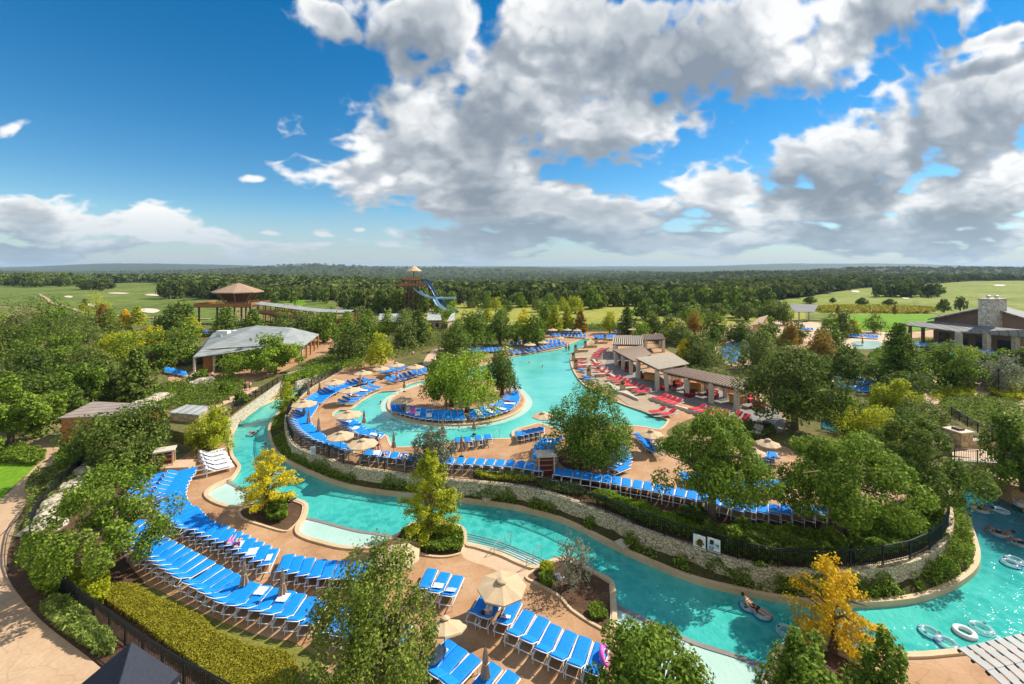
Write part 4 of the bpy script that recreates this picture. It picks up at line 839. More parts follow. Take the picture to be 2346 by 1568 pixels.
hedge('shrub_bank', [(0,1040),(60,1030),(105,1045),(85,1068),(0,1062),(-60,1060)], LA, .9, 5000, 'leaf_green', 'clipped green shrub row above the small lawn', 'shrub', .11, 17)
hedge('shrub_bank', [(140,1040),(185,1030),(200,1060),(160,1085),(122,1072)], LA, 1.1, 3500, 'leaf_green', 'green shrub in the bend of the left path', 'shrub', .11, 18)
hedge('shrub_bank', [(380,950),(440,945),(500,950),(525,975),(500,1000),(400,1000)], LA, 1.4, 6500, 'leaf_lime', 'yellow-green shrubs right of the brown roof', 'shrub', .10, 19)
hedge('shrub_bank', [(330,905),(400,880),(500,868),(560,880),(520,920),(430,935),(350,940)], LC, .9, 9000, 'leaf_green', 'green garden shrubs between the terraces at left', 'shrub', .12, 20)
hedge('shrub_bank', [(650,868),(700,850),(790,832),(790,845),(700,868),(660,880)], LC, .6, 4000, 'leaf_bright', 'bright low planting between the two pale walls', 'shrub', .12, 21)
hedge('shrub_bank', [(700,838),(760,818),(830,812),(835,845),(790,852),(735,870),(700,872)], LC, 1.0, 5000, 'leaf_green', 'green planting above the left-hand umbrellas', 'shrub', .14, 22)
hedge('shrub_bank', [(1560,850),(1620,860),(1700,880),(1725,900),(1700,905),(1600,870)], LB, 1.6, 5500, 'leaf_olive', 'mixed shrubs right behind the long pergola roof', 'shrub', .14, 23)
hedge('shrub_bank', [(1650,985),(1720,975),(1780,995),(1740,1010),(1660,1005)], LB, .8, 5000, 'leaf_dark', 'dark bed of shrubs below the red loungers', 'shrub', .11, 24)
hedge('shrub_bank', [(1820,950),(1900,935),(1960,930),(2000,965),(1960,985),(1880,965)], LB, .9, 5000, 'leaf_green', 'grass and shrubs behind the small railed channel', 'shrub', .12, 25)
hedge('shrub_bank', [(2150,925),(2240,915),(2346,930),(2500,960),(2500,1010),(2346,1000),(2260,985),(2190,960)], LB, .9, 8500, 'leaf_green', 'mixed green shrubs above the stone bridge', 'shrub', .12, 26)
hedge('shrub_bank', [(2135,895),(2165,880),(2225,880),(2235,905),(2180,915),(2135,918)], LB, .7, 3500, 'leaf_lime', 'yellow-green shrubs between the two right-hand paths', 'shrub', .12, 27)
hedge('shrub_bank', [(2250,880),(2346,890),(2420,900),(2340,920),(2270,905)], LB, .8, 4500, 'leaf_lime', 'yellow-green shrubs at the right edge by the path', 'shrub', .13, 28)
hedge('shrub_bank', [(1860,800),(1950,805),(2000,840),(1990,860),(1920,850),(1870,830)], LB, 1.0, 4500, 'leaf_olive', 'olive planting around the orange brown tree', 'shrub', .15, 29)
hedge('shrub_bank', [(1095,1082),(1180,1086),(1225,1094),(1225,1108),(1170,1106),(1095,1098)], LB, .5, 2600, 'leaf_lime', 'low yellow-green plants behind the fence at wall centre', 'shrub', .09, 30)
hedge('shrub_bank', [(1235,1105),(1330,1120),(1330,1140),(1240,1122)], LB, .5, 2600, 'leaf_olive', 'pale grasses behind the fence right of the towel hut', 'shrub', .09, 31)
hedge('wheat_strip', [(1880,706),(1990,704),(2130,708),(2130,719),(1990,718),(1885,717)], .45, 1.6, 6000, 'leaf_hedge', 'strip of golden ornamental grass before the right golf hill', 'grass', .5, 32, .1, 'stuff')
MATS['leaf_hedge2'] = MATS['leaf_hedge']
hedge('shrub_bank', [(836,800),(860,770),(930,745),(1040,742),(1050,770),(985,800),(900,822)], LB, 1.2, 9000, 'leaf_olive', 'mixed shrubs around the low roofed buildings behind the pool', 'shrub', .20, 41)
hedge('shrub_bank', [(985,842),(1045,826),(1075,834),(1040,850),(1000,858)], LB, .9, 3500, 'leaf_green', 'green shrubs behind the pool island trees', 'shrub', .14, 42)
hedge('shrub_bank', [(1050,770),(1170,755),(1250,750),(1440,748),(1520,750),(1500,758),(1250,760),(1170,776),(1060,790)], LB, 1.3, 9000, 'leaf_green', 'green shrubs along the back of the far pool rim', 'shrub', .20, 43)
hedge('shrub_bank', [(1610,800),(1640,780),(1720,772),(1790,780),(1800,800),(1760,842),(1700,850),(1620,835)], LB, 1.1, 8000, 'leaf_olive', 'olive shrubs around the blue water play area', 'shrub', .18, 44)
hedge('shrub_bank', [(1990,815),(2040,800),(2080,815),(2090,850),(2040,860),(2000,850)], LB, 1.1, 5000, 'leaf_green', 'green shrubs left of the tiered conical tree', 'shrub', .16, 45)
hedge('shrub_bank', [(2110,775),(2200,790),(2340,815),(2460,835),(2450,850),(2300,835),(2180,805),(2110,785)], LB, .7, 4500, 'leaf_lime', 'low bright planting along the lodge terrace', 'shrub', .14, 46)
hedge('shrub_bank', [(2150,850),(2230,842),(2300,850),(2346,862),(2346,885),(2260,868),(2180,872)], LB, .9, 5500, 'leaf_green', 'green shrubs below the small pool at right', 'shrub', .15, 47)
hedge('shrub_bank', [(200,800),(260,770),(330,765),(380,780),(360,830),(300,850),(220,850)], LA, 1.3, 9000, 'leaf_olive', 'olive undergrowth between the trees left of the pavilion', 'shrub', .2, 48)
hedge('shrub_bank', [(480,760),(560,742),(700,740),(820,744),(800,775),(700,772),(560,745),(500,772)], LC, 1.2, 9000, 'leaf_olive', 'bushes under the viewing tower and walkway', 'shrub', .2, 49)
# slope planting between curb and wall
def slope_cover():
    r = np.random.RandomState(21); c = []
    n = 52000
    for _ in range(n):
        t = r.rand(); i = t*158; a = int(i); f = i-a; k = r.rand()
        A = slopeA[a].lerp(slopeA[a+1], f); B = slopeB[a].lerp(slopeB[a+1], f); q = A.lerp(B, .06+.9*k)
        d = math.sin(q.x*1.1)*math.sin(q.y*1.3+1)+.6*math.sin(q.x*2.9+2)*math.sin(q.y*2.3)
        if d < -.35+.5*(r.rand()-.3): continue
        if i < 100 and r.rand() < .25: continue
        c.append((q.x, q.y, q.z+r.rand()*(.22+.30*max(d, 0))*(1+1.3*(i > 60))))
    c = np.array(c); d = r.normal(size=c.shape)*.5; d[:, 2] += .7
    tag(link('slope_planting', leaf_mesh('slope_planting', c, d, .075, 4), 'leaf_green'), 'mixed ground cover on the slope between river curb and stone wall', 'ground cover', kind='stuff')
slope_cover()
# ================================================================ LOUNGERS
def lounger_proto(cloth, label_='x', detail=True, towel=False):
    """origin on the ground under the seat/back joint; +Y points to the foot end, backrest raised behind"""
    o = empty('sun_lounger'); wd, hs = .74, .42; Lf, Lb, hb_ = 1.42, .66, .38
    fr = MB()
    for s in (-1, 1):
        x = s*wd/2; fr.tube([(x, Lf, hs-.05), (x, 0, hs-.02), (x, -.78, hs-.02)], .026, 6)
        fr.tube([(x*.93, 0, hs), (x*.93, -Lb, hs+hb_)], .022, 6)
        fr.tube([(x*.93, -Lb*.75, hs+hb_*.72), (x*.93, -.80, hs-.02)], .016, 5)
    fr.tube([(-wd/2, Lf, hs-.05), (0, Lf+.07, hs-.05), (wd/2, Lf, hs-.05)], .026, 6)
    fr.tube([(-wd/2, -.78, hs-.02), (wd/2, -.78, hs-.02)], .022, 6)
    fr.tube([(-wd/2*.93, -Lb, hs+hb_), (0, -Lb-.05, hs+hb_+.03), (wd/2*.93, -Lb, hs+hb_)], .022, 6)
    fr.build('frame', 'white', o, True)
    if detail:
        for s in (-1, 1):
            for y in (1.15, -.62):
                MB().tube([(s*wd/2, y, 0), (s*wd/2, y, hs-.03)], [.02, .024], 6).build('leg', 'white', o)
    def pad(y0, z0, y1, z1, t, nm):
        m = MB(); n = 7; vs = []; fs = []; dy, dz = y1-y0, z1-z0; L = math.hypot(dy, dz); ny, nz = -dz/L, dy/L
        if nz < 0: ny, nz = -ny, -nz
        for i in range(n+1):
            q = i/n; pu = t*(.72+.28*math.sin(math.pi*min(max(q*1.0, .08), .92))**.5)
            for x, k in ((-wd/2+.05, .55), (-wd/2+.10, 1), (0, 1.08), (wd/2-.10, 1), (wd/2-.05, .55)):
                vs.append((x, y0+dy*q+ny*pu*k, z0+dz*q+nz*pu*k))
        for i in range(n):
            for j in range(4): fs.append((i*5+j, i*5+j+1, (i+1)*5+j+1, (i+1)*5+j))
        b = len(vs)
        for i in range(n+1):
            for x in (-wd/2+.05, wd/2-.05): vs.append((x, y0+dy*i/n, z0+dz*i/n))
        for i in range(n):
            fs += [(b+i*2, b+i*2+1, b+i*2+3, b+i*2+2), (i*5, (i+1)*5, b+(i+1)*2, b+i*2), (i*5+4, b+i*2+1, b+i*2+3, (i+1)*5+4)]
        fs += [(0, 1, 2, 3, 4, b+1, b), (n*5, b+n*2, b+n*2+1, n*5+4, n*5+3, n*5+2, n*5+1)]
        m.add(vs, fs); return m.build(nm, cloth, o)
    pad(.03, hs, Lf, hs-.02, .09, 'seat_cushion'); pad(0, hs+.03, -Lb, hs+hb_, .09, 'back_cushion')
    return o
def lounger_simple(cloth):
    mb = MB(); wd, hs = .74, .42
    me = None
    o = lounger_proto(cloth, detail=False); kids = list(o.children); bm = bmesh.new(); mats = []
    for k in kids:
        n0 = len(bm.faces); bm.from_mesh(k.data); bm.faces.ensure_lookup_table(); mi = len(mats)
        mn = k.data.materials[0]
        if mn not in mats: mats.append(mn)
        for f in bm.faces[n0:]: f.material_index = mats.index(mn)
    me = bpy.data.meshes.new('sun_lounger'); bm.to_mesh(me); bm.free()
    for m in mats: me.materials.append(m)
    for k in kids: bpy.data.objects.remove(k)
    bpy.data.objects.remove(o); s = bpy.data.objects.new('sun_lounger', me); COL.objects.link(s); return s
PR = {}
for c in ('blue_cloth', 'red_cloth', 'white_cloth'):
    PR[c] = [lounger_proto(c), False]; PR[c+'_s'] = [lounger_simple(c), False]
LOUNGE_N = 0; SPOTS = {}; OVER = []
def place_lounger(a, b, lev, cloth, label, group, simple):
    """a: photo point of the raised back edge, b: photo point of the foot edge"""
    global LOUNGE_N
    pa, pb = P(a[0], a[1], lev+.86), P(b[0], b[1], lev+.42)
    d = pb-pa; d.z = 0; ang = math.atan2(-d.x, d.y); mid = (pa+pb)/2; u = d.normalized(); base = Vector((mid.x, mid.y, lev))-u*.38
    if LOUNGE_N >= 298:
        OVER.append((base, ang, cloth)); return None
    key = cloth+('_s' if simple else ''); pr = PR[key]
    if not pr[1]: o = pr[0]; pr[1] = True
    else: o = copy_tree(pr[0])
    o.location = base; o.rotation_euler = (0, 0, ang+random.uniform(-.055, .055)); s = 1.06; o.scale = (s, s, s)
    for k in ('label', 'category', 'group'):
        if k in o: del o[k]
    tag(o, label, 'sun lounger', group); LOUNGE_N += 1; return o
def row(heads, feet, n, lev, phrase, cloth='blue_cloth', simple=False, end='left', colour=None, jit=.0, skip=()):
    hs_ = [P(x, y, lev+.86) for x, y in heads]; fs_ = [P(x, y, lev+.42) for x, y in feet]
    hs_ = resample(hs_, n); fs_ = resample(fs_, n); out = []
    colour = colour or {'blue_cloth': 'blue', 'red_cloth': 'red', 'white_cloth': 'white'}[cloth]
    for i in range(n):
        def inv(p): return (CX+p.x*F/p.y, HOR+(H-p.z)*F/p.y)
        k = i+1
        if n == 1: pos = ''
        elif n == 2: pos = ', '+('nearer' if False else (end+' one' if i == 0 else 'the other one'))
        elif i == n-1: pos = ', at the other end'
        else: pos = ', '+ordn(k)+' from the '+end if k > 1 else ', at the '+end+' end'
        if i in skip: continue
        o = place_lounger(inv(hs_[i]), inv(fs_[i]), lev, cloth, '%s lounger %s%s' % (colour, phrase, pos), 'sun loungers '+phrase, simple)
        out.append((o, hs_[i], fs_[i]))
    return out
A_, B_ = LA, LB
RW = {}
def K(name, *a, **k): RW[name] = row(*a, **k)
K('r3', [(1172,1450),(1209,1466),(1244,1491),(1281,1509),(1319,1523),(1356,1541)], [(1212,1408),(1239,1421),(1272,1441),(1307,1454),(1339,1468),(1374,1482)], 6, A_, 'in the near row of six facing the river')
K('r3a', [(1150,1424)], [(1178,1384)], 1, A_, 'with a towel, alone right of the big umbrella')
K('r3b', [(1085,1402),(1105,1412)], [(1118,1362),(1140,1370)], 2, A_, 'under the big open umbrella near the mulch bed')
K('r2e', [(966,1528),(992,1546),(1018,1562)], [(1032,1474),(1058,1492),(1087,1511)], 3, A_, 'in the bottom group under the tilted umbrella')
K('r2f', [(1078,1578),(1120,1600)], [(1128,1538),(1166,1556)], 2, A_, 'at the bottom edge behind the folded umbrella')
K('r4', [(964,1344),(1000,1357),(1024,1363)], [(990,1311),(1016,1318),(1046,1325)], 3, A_, 'in the short row right of the willowy tree')
K('r2c', [(528,1384),(574,1397),(640,1414),(700,1428)], [(581,1343),(630,1350),(697,1368),(738,1384)], 7, A_, 'in the towel strewn group by two folded umbrellas')
K('r2b', [(427,1334),(465,1355),(501,1378)], [(499,1301),(536,1320),(573,1338)], 5, A_, 'in the group of five by the folded umbrella')
K('r2a', [(299,1262),(350,1290),(403,1321)], [(367,1225),(425,1257),(480,1288)], 8, A_, 'in the tight group of eight above the hedge')
K('r2z', [(262,1225),(285,1250)], [(330,1190),(352,1214)], 3, A_, 'half hidden by the far left tree')
K('r2d', [(745,1445),(810,1466),(890,1492)], [(790,1398),(850,1412),(925,1438)], 6, A_, 'seen through the willowy tree')
K('r1a', [(388,1079),(375,1096),(364,1110),(357,1126),(352,1143),(358,1158),(368,1176)], [(447,1075),(434,1098),(423,1112),(421,1126),(420,1146),(434,1162)], 12, A_, 'in the stacked column beside the crescent shelf', end='top')
K('r1b', [(383,1180),(392,1194),(408,1206)], [(448,1166),(456,1176),(464,1186)], 4, A_, 'in the bend below the stacked column', end='top')
K('r1c', [(430,1216),(462,1234),(510,1252),(560,1280),(600,1300)], [(470,1187),(517,1208),(560,1226),(600,1245),(628,1257)], 11, A_, 'in the river row with sunbathers')
K('r1d', [(640,1312),(694,1320),(755,1327),(822,1327)], [(665,1271),(702,1280),(747,1289),(790,1289),(848,1290)], 8, A_, 'in the river row ending at the willowy tree')
K('r0', [(460,1034),(477,1070)], [(510,1031),(527,1068)], 5, A_, 'in the towel draped set at the river bend', cloth='white_cloth', end='back')
K('r1z', [(317,1090),(307,1118),(291,1138)], [(373,1088),(365,1105),(357,1129)], 5, A_, 'left of the stacked column in tree shade', end='back')
GI = 'on the raised deck'
K('b1', [(686,925),(675,945),(669,960),(674,979),(686,991),(705,1004),(731,1014),(766,1028),(801,1036)], [(728,929),(717,944),(704,960),(711,971),(724,981),(740,999),(771,1010),(800,1021)], 22, B_, 'along the fence round the left deck curve', end='back')
K('b1b', [(835,1044),(883,1047),(926,1053),(963,1059),(1022,1063),(1070,1065),(1121,1068),(1173,1071),(1231,1079)], [(846,1033),(891,1038),(921,1041),(963,1047),(1035,1050),(1081,1051),(1126,1053),(1175,1056),(1239,1066)], 19, B_, 'along the fence between left curve and towel hut')
K('b1c', [(1276,1088),(1316,1095),(1351,1099),(1401,1108),(1439,1116),(1492,1126),(1519,1132),(1607,1147),(1690,1169),(1766,1178),(1880,1180)], [(1281,1075),(1324,1081),(1356,1087),(1412,1095),(1449,1102),(1489,1107),(1519,1115),(1607,1133),(1695,1153),(1766,1159),(1880,1160)], 25, B_, 'in the long row right of the towel hut')
K('b2', [(1287,1002),(1271,1020),(1273,1047)], [(1243,1008),(1226,1023),(1224,1049)], 7, B_, 'left of the spreading deck oak', end='back')
K('b3', [(1399,1020),(1401,1044),(1404,1071)], [(1428,1021),(1443,1044),(1434,1071)], 7, B_, 'right of the spreading deck oak', end='back')
K('b3c', [(1375,1004),(1385,1012)], [(1409,1010),(1414,1018)], 2, B_, 'behind the spreading deck oak')
K('b4', [(1489,999),(1511,1031)], [(1460,996),(1487,1025)], 5, B_, 'between oak and light green tree', end='back')
K('b12', [(1575,1098),(1640,1106),(1695,1115),(1787,1117)], [(1569,1087),(1640,1094),(1708,1102),(1800,1098)], 12, B_, 'in the second row under the light green tree')
K('b13', [(1738,1058),(1780,1050)], [(1732,1045),(1768,1036)], 4, B_, 'between the two big bright trees')
K('b5', [(1193,1001),(1239,993)], [(1188,988),(1239,976)], 5, B_, 'on the pool edge left of the deck oak')
K('b6', [(1051,1013),(1072,1013),(1099,1010),(1121,1007)], [(1049,1004),(1070,1003),(1097,998),(1116,996)], 4, B_, 'by the pool rail behind the grey bush')
K('b7', [(780,963),(797,979),(807,992),(830,994),(856,1001)], [(803,960),(819,972),(835,982),(850,988),(872,996)], 10, B_, 'between pool and brown umbrellas', end='back')
K('b8', [(902,924),(929,929),(974,937),(1017,940),(1054,940)], [(903,942),(931,949),(963,959),(1014,964),(1062,961)], 13, B_, 'on the pool island front, left part')
K('b8b', [(1081,938),(1107,932),(1134,924),(1153,911),(1160,898)], [(1086,959),(1129,952),(1170,940),(1184,928),(1192,911),(1186,896)], 16, B_, 'on the pool island front, right part')
K('b0b', [(774,916),(817,890),(849,879)], [(814,921),(835,904),(867,888)], 7, B_, 'in the inner row near the pool mouth', simple=True)
K('b0', [(700,915),(713,905),(742,889),(787,873),(830,865)], [(738,922),(758,905),(790,889),(822,880),(862,871)], 15, B_, 'in the shaded row under the left umbrellas', simple=True)
for nm, h, f, n, ph in (('c1', [(1521,903),(1556,914)], [(1503,912),(1540,926)], 4, 'in front of the long pergola'), ('c2', [(1606,928),(1623,933)], [(1590,937),(1606,943)], 2, 'by the middle pergola pillar'), ('c3', [(1645,937),(1661,941)], [(1629,949),(1650,953)], 2, 'by the right pergola pillar'),
   ('c4', [(1689,945),(1709,951)], [(1681,956),(1701,965)], 2, 'at the right end by the dark shrubs'), ('c5', [(1517,933),(1540,938)], [(1497,943),(1522,949)], 2, 'on the lower ledge beside the water'), ('c9', [(1415,860),(1430,869),(1438,872)], [(1395,867),(1415,875),(1430,881)], 4, 'above the timber steps'),
   ('c10', [(1450,877),(1483,890)], [(1442,884),(1466,899)], 4, 'left of the second pergola pillar'), ('c6', [(1399,797),(1380,806),(1376,818)], [(1375,798),(1364,808),(1357,820)], 7, 'on the curved upper ledge'), ('c7', [(1380,830),(1382,835)], [(1357,832),(1358,838)], 2, 'in the third niche'),
   ('c8', [(1388,843),(1397,850)], [(1367,849),(1376,856)], 2, 'in the fourth niche'), ('c11', [(1344,823),(1346,828)], [(1324,824),(1326,830)], 2, 'in the stone bay on the water'), ('c12', [(1344,839),(1346,844)], [(1324,840),(1326,846)], 2, 'in the lower stone bay on the water'), ('c13', [(1356,860),(1362,866)], [(1336,862),(1342,869)], 2, 'in the nearest stone bay on the water')):
    K(nm, h, f, n, B_, ph, cloth='red_cloth', simple=True)
K('b0d', [(888,864),(924,854),(972,842)], [(900,874),(936,866),(978,852)], 8, B_, 'in the dark row on the pool mouth edge', simple=True)
K('b0e', [(874,848),(920,836)], [(886,856),(928,842)], 5, B_, 'behind the pool mouth umbrellas', simple=True)
K('b9', [(1168,802),(1220,795),(1290,783)], [(1178,812),(1230,806),(1297,791)], 13, B_, 'on the far pool rim', simple=True)
for h, f, n, lv in (([(1172,783),(1280,779)], [(1172,789),(1280,785)], 13, B_), ([(1060,798),(1144,796)], [(1062,806),(1146,804)], 10, B_), ([(1262,763),(1340,766)], [(1262,770),(1340,773)], 10, B_), ([(1364,768),(1408,766)], [(1364,776),(1408,774)], 8, B_), ([(1408,755),(1470,757)], [(1408,762),(1470,764)], 8, B_), ([(1255,756),(1330,757)], [(1255,761),(1330,763)], 9, B_),
   ([(1915,858),(1950,862),(2008,874)], [(1918,866),(1950,872),(2004,884)], 10, B_), ([(1930,880),(1990,888)], [(1935,888),(1985,895)], 6, B_), ([(2100,786),(2150,786),(2220,798),(2334,812)], [(2102,793),(2150,793),(2218,805),(2330,820)], 26, B_), ([(1835,750),(1860,751)], [(1835,756),(1860,757)], 4, B_), ([(1942,765),(2008,768)], [(1942,771),(2008,775)], 9, B_),
   ([(1664,800),(1672,786),(1700,782),(1712,790)], [(1672,806),(1682,795),(1700,792),(1706,797)], 9, B_), ([(382,842),(420,850)], [(384,852),(424,860)], 5, LC), ([(14,802),(38,804)], [(14,810),(38,812)], 4, A_), ([(66,816),(100,822)], [(66,826),(100,832)], 5, A_), ([(470,756),(492,758)], [(470,764),(492,766)], 4, LC)):
    row(h, f, n, lv, 'far off', simple=True)
def overflow():
    src = PR['blue_cloth_s'][0].data; bm = bmesh.new(); me = bpy.data.meshes.new('far_loungers')
    for base, ang, c in OVER:
        n0 = len(bm.verts); bm.from_mesh(src); bm.verts.ensure_lookup_table()
        M = Matrix.Translation(base) @ Matrix.Rotation(ang, 4, 'Z')
        bmesh.ops.transform(bm, matrix=M, verts=bm.verts[n0:])
    bm.to_mesh(me); bm.free()
    for m in src.materials: me.materials.append(m)
    o = bpy.data.objects.new('sun_loungers', me); COL.objects.link(o); tag(o, 'rows of small blue sun loungers far off round the back pools', 'sun loungers', kind='stuff')
print('loungers', LOUNGE_N, 'over', len(OVER))
if OVER: overflow()
for k, (o, used) in PR.items():
    if not used:
        for c in list(o.children): bpy.data.objects.remove(c)
        bpy.data.objects.remove(o)
# ================================================================ TOWELS
def towel(a, b, lev, mat, label, w=.62, frac=(.1, .9), seed=0):
    """cloth lying over the lounger whose back edge / foot edge are a / b (world points)"""
    r = random.Random(seed); u = (b-a); u.z = 0; u.normalize(); s = Vector((-u.y, u.x, 0)); mb = MB(); vs = []; fs = []; n, m = 12, 7
    Lt = (b-a).length
    for i in range(n+1):
        q = frac[0]+(frac[1]-frac[0])*i/n; y = q*Lt
        z = lev+(.58 + max(0, (.66-y))*.66)
        for j in range(m+1):
            x = (j/m-.5)*w; p = Vector((a.x, a.y, 0))+u*y+s*(x+r.uniform(-.02, .02)); p.z = z+r.uniform(0, .035); vs.append(p)
    for i in range(n):
        for j in range(m): fs.append((i*(m+1)+j, i*(m+1)+j+1, (i+1)*(m+1)+j+1, (i+1)*(m+1)+j))
    me = MB().add(vs, fs).mesh('towel', True); o = link('towel', me, mat); sol = o.modifiers.new('s', 'SOLIDIFY'); sol.thickness = .02; tag(o, label, 'towel', 'towels on the loungers'); return o
def tw(key, i, lev, mat, label, **k):
    if i < len(RW[key]) and RW[key][i][0] is not None: towel(RW[key][i][1], RW[key][i][2], lev, mat, label, seed=i, **k)
tw('r4', 1, A_, 'white_cloth', 'white towel spread on the middle lounger right of the willowy tree', frac=(.15, .5)); tw('r4', 2, A_, 'towel_blue', 'pale blue towel over the last lounger right of the willowy tree', frac=(.1, .45))
tw('r3a', 0, A_, 'white_cloth', 'crumpled white towel on the lone lounger beside the big umbrella', frac=(.12, .42), w=.4); tw('r2e', 0, A_, 'towel_blue', 'patterned pale towel on the leftmost bottom lounger', frac=(.05, .75))
tw('r2c', 1, A_, 'white_cloth', 'white towel at the top of the second towel strewn lounger', frac=(.6, .9)); tw('r2c', 3, A_, 'white_cloth', 'white towel with a pink bag on a lounger by the folded umbrella', frac=(.55, .85))
tw('r1c', 6, A_, 'white_cloth', 'white towel under the pink sunbathers by the river', frac=(.1, .6)); tw('r1c', 8, A_, 'white_cloth', 'small white towel right of the sunbathers', frac=(.3, .6)); tw('r1c', 10, A_, 'white_cloth', 'folded white towel at the end of the sunbather row', frac=(.4, .65), w=.35)
for i, nm in enumerate(('second', 'third', 'fourth', 'front')): tw('r0', i+1, A_, 'white_cloth', 'white towel covering the %s lounger at the river bend' % nm, frac=(.03, .97), w=.72)
tw('b1b', 1, B_, 'white_cloth', 'white towel on a fence lounger by the brown umbrellas'); tw('b1b', 4, B_, 'white_cloth', 'white towel on a fence lounger behind the grey bush', frac=(.3, .8))
for i, m in ((3, 'white_cloth'), (4, 'pink'), (5, 'white_cloth'), (7, 'white_cloth')): tw('b8', i, B_, m, '%s towel on the %s island lounger from the left' % ('pink' if m == 'pink' else 'white', ordn(i+1)))
for i in (1, 3, 5, 8): tw('b8b', i, B_, 'white_cloth', 'white towel on the %s lounger of the island right part' % ordn(i+1))
for i in (1, 4, 6): tw('b2', i, B_, 'white_cloth', 'small white towel on the %s lounger left of the deck oak' % ordn(i+1), frac=(.4, .6), w=.4)
for i in (1, 5): tw('b3', i, B_, 'white_cloth', 'small white towel on the %s lounger right of the deck oak' % ordn(i+1), frac=(.4, .6), w=.4)
for i in (1, 4, 8, 9): tw('b7', i, B_, 'white_cloth', 'white towel on the %s lounger between pool and brown umbrellas' % ordn(i+1), frac=(.2, .7))
for i in (2, 4): tw('b0b', i, B_, 'white_cloth', 'pale towel on the %s lounger of the inner pool mouth row' % ordn(i+1), frac=(.1, .8))
for i in (17, 20, 23): tw('b1c', i, B_, 'white_cloth', 'white towel on the %s lounger right of the towel hut' % ordn(i+1), frac=(.0, .4), w=.5)
# ================================================================ UMBRELLAS
def umbrella_open():
    o = empty('parasol'); Rr = 1.27; zr, za = 1.78, 2.18; n = 8
    m = MB(); vs = [(0, 0, za)]; fs = []
    for rr_, zz in ((.45, za-.17), (.9, za-.29), (Rr, zr)):
        for k in range(n*2):
            t = math.pi*k/n; q = 1 if k % 2 == 0 else math.cos(math.pi/n)*.985; sag = 0 if k % 2 == 0 else -.02*rr_
            vs.append((rr_*q*math.cos(t), rr_*q*math.sin(t), zz+sag))
    N = n*2
    for k in range(N): fs.append((0, 1+k, 1+(k+1) % N))
    for l in range(2):
        for k in range(N): fs.append((1+l*N+k, 1+(l+1)*N+k, 1+(l+1)*N+(k+1) % N, 1+l*N+(k+1) % N))
    b = len(vs)
    for k in range(N): x, y, z = vs[1+2*N+k]; vs.append((x*1.0, y*1.0, z-.09))
    for k in range(N): fs.append((1+2*N+k, b+k, b+(k+1) % N, 1+2*N+(k+1) % N))
    m.add(vs, fs); c = m.build('canopy', 'tan_cloth', o); s = c.modifiers.new('s', 'SOLIDIFY'); s.thickness = .012
    MB().lathe([(.0, za+.12), (.10, za+.09), (.26, za+.03), (.30, za-.03), (.28, za-.04)], 12).build('vent_cap', 'tan_cloth', o)
    MB().tube([(0, 0, 0), (0, 0, za)], .024, 8).build('pole', 'bark', o); MB().lathe([(.0, .10), (.05, .10), (.22, .06), (.24, 0)], 14).build('base', 'black', o)
    for k in range(8):
        t = math.pi*2*k/8; MB().tube([(0, 0, za-.05), (Rr*.97*math.cos(t), Rr*.97*math.sin(t), zr-.02)], .01, 4).build('rib', 'bark', o)
    return o
def umbrella_closed():
    o = empty('folded_parasol'); m = MB(); N = 16; prof = [(.02, 2.0), (.055, 1.92), (.10, 1.72), (.12, 1.45), (.11, 1.2), (.17, .95), (.23, .62)]
    vs = []; fs = []
    for rr_, z in prof:
        for k in range(N):
            t = 2*math.pi*k/N; q = rr_*(1.15 if k % 2 == 0 else .66); vs.append((q*math.cos(t+z*.4), q*math.sin(t+z*.4), z-(.05 if k % 2 and z < .8 else 0)))
    for i in range(len(prof)-1):
        for k in range(N): fs.append((i*N+k, i*N+(k+1) % N, (i+1)*N+(k+1) % N, (i+1)*N+k))
    fs.append(tuple(range(N))); m.add(vs, fs); m.build('folded_canopy', 'tan_fold', o); MB().torus(.115, .02, 14, 6, (0, 0, 1.22)).build('strap', 'tan_cloth', o)
    MB().tube([(0, 0, 0), (0, 0, 2.1)], .024, 8).build('pole', 'bark', o); MB().lathe([(.0, .10), (.05, .10), (.22, .06), (.24, 0)], 14).build('base', 'black', o)
    return o
UO, UC = umbrella_open(), umbrella_closed(); first = {id(UO): True, id(UC): True}
def umb(pr, x, y, lev, label, w=None, z=2.15, tilt=(0, 0), grp='tan parasols'):
    """x, y: photo point of the apex (open) or the foot (folded)"""
    o = pr if first.pop(id(pr), None) else copy_tree(pr)
    p = P(x, y, lev+(z if w else 0)); o.location = (p.x, p.y, lev); o.rotation_euler = (tilt[0], tilt[1], random.random())
    if w: s = w*p.y/F/2.5; s = min(max(s, .8), 1.3); o.scale = (s, s, 1)
    tag(o, label, 'parasol', grp)
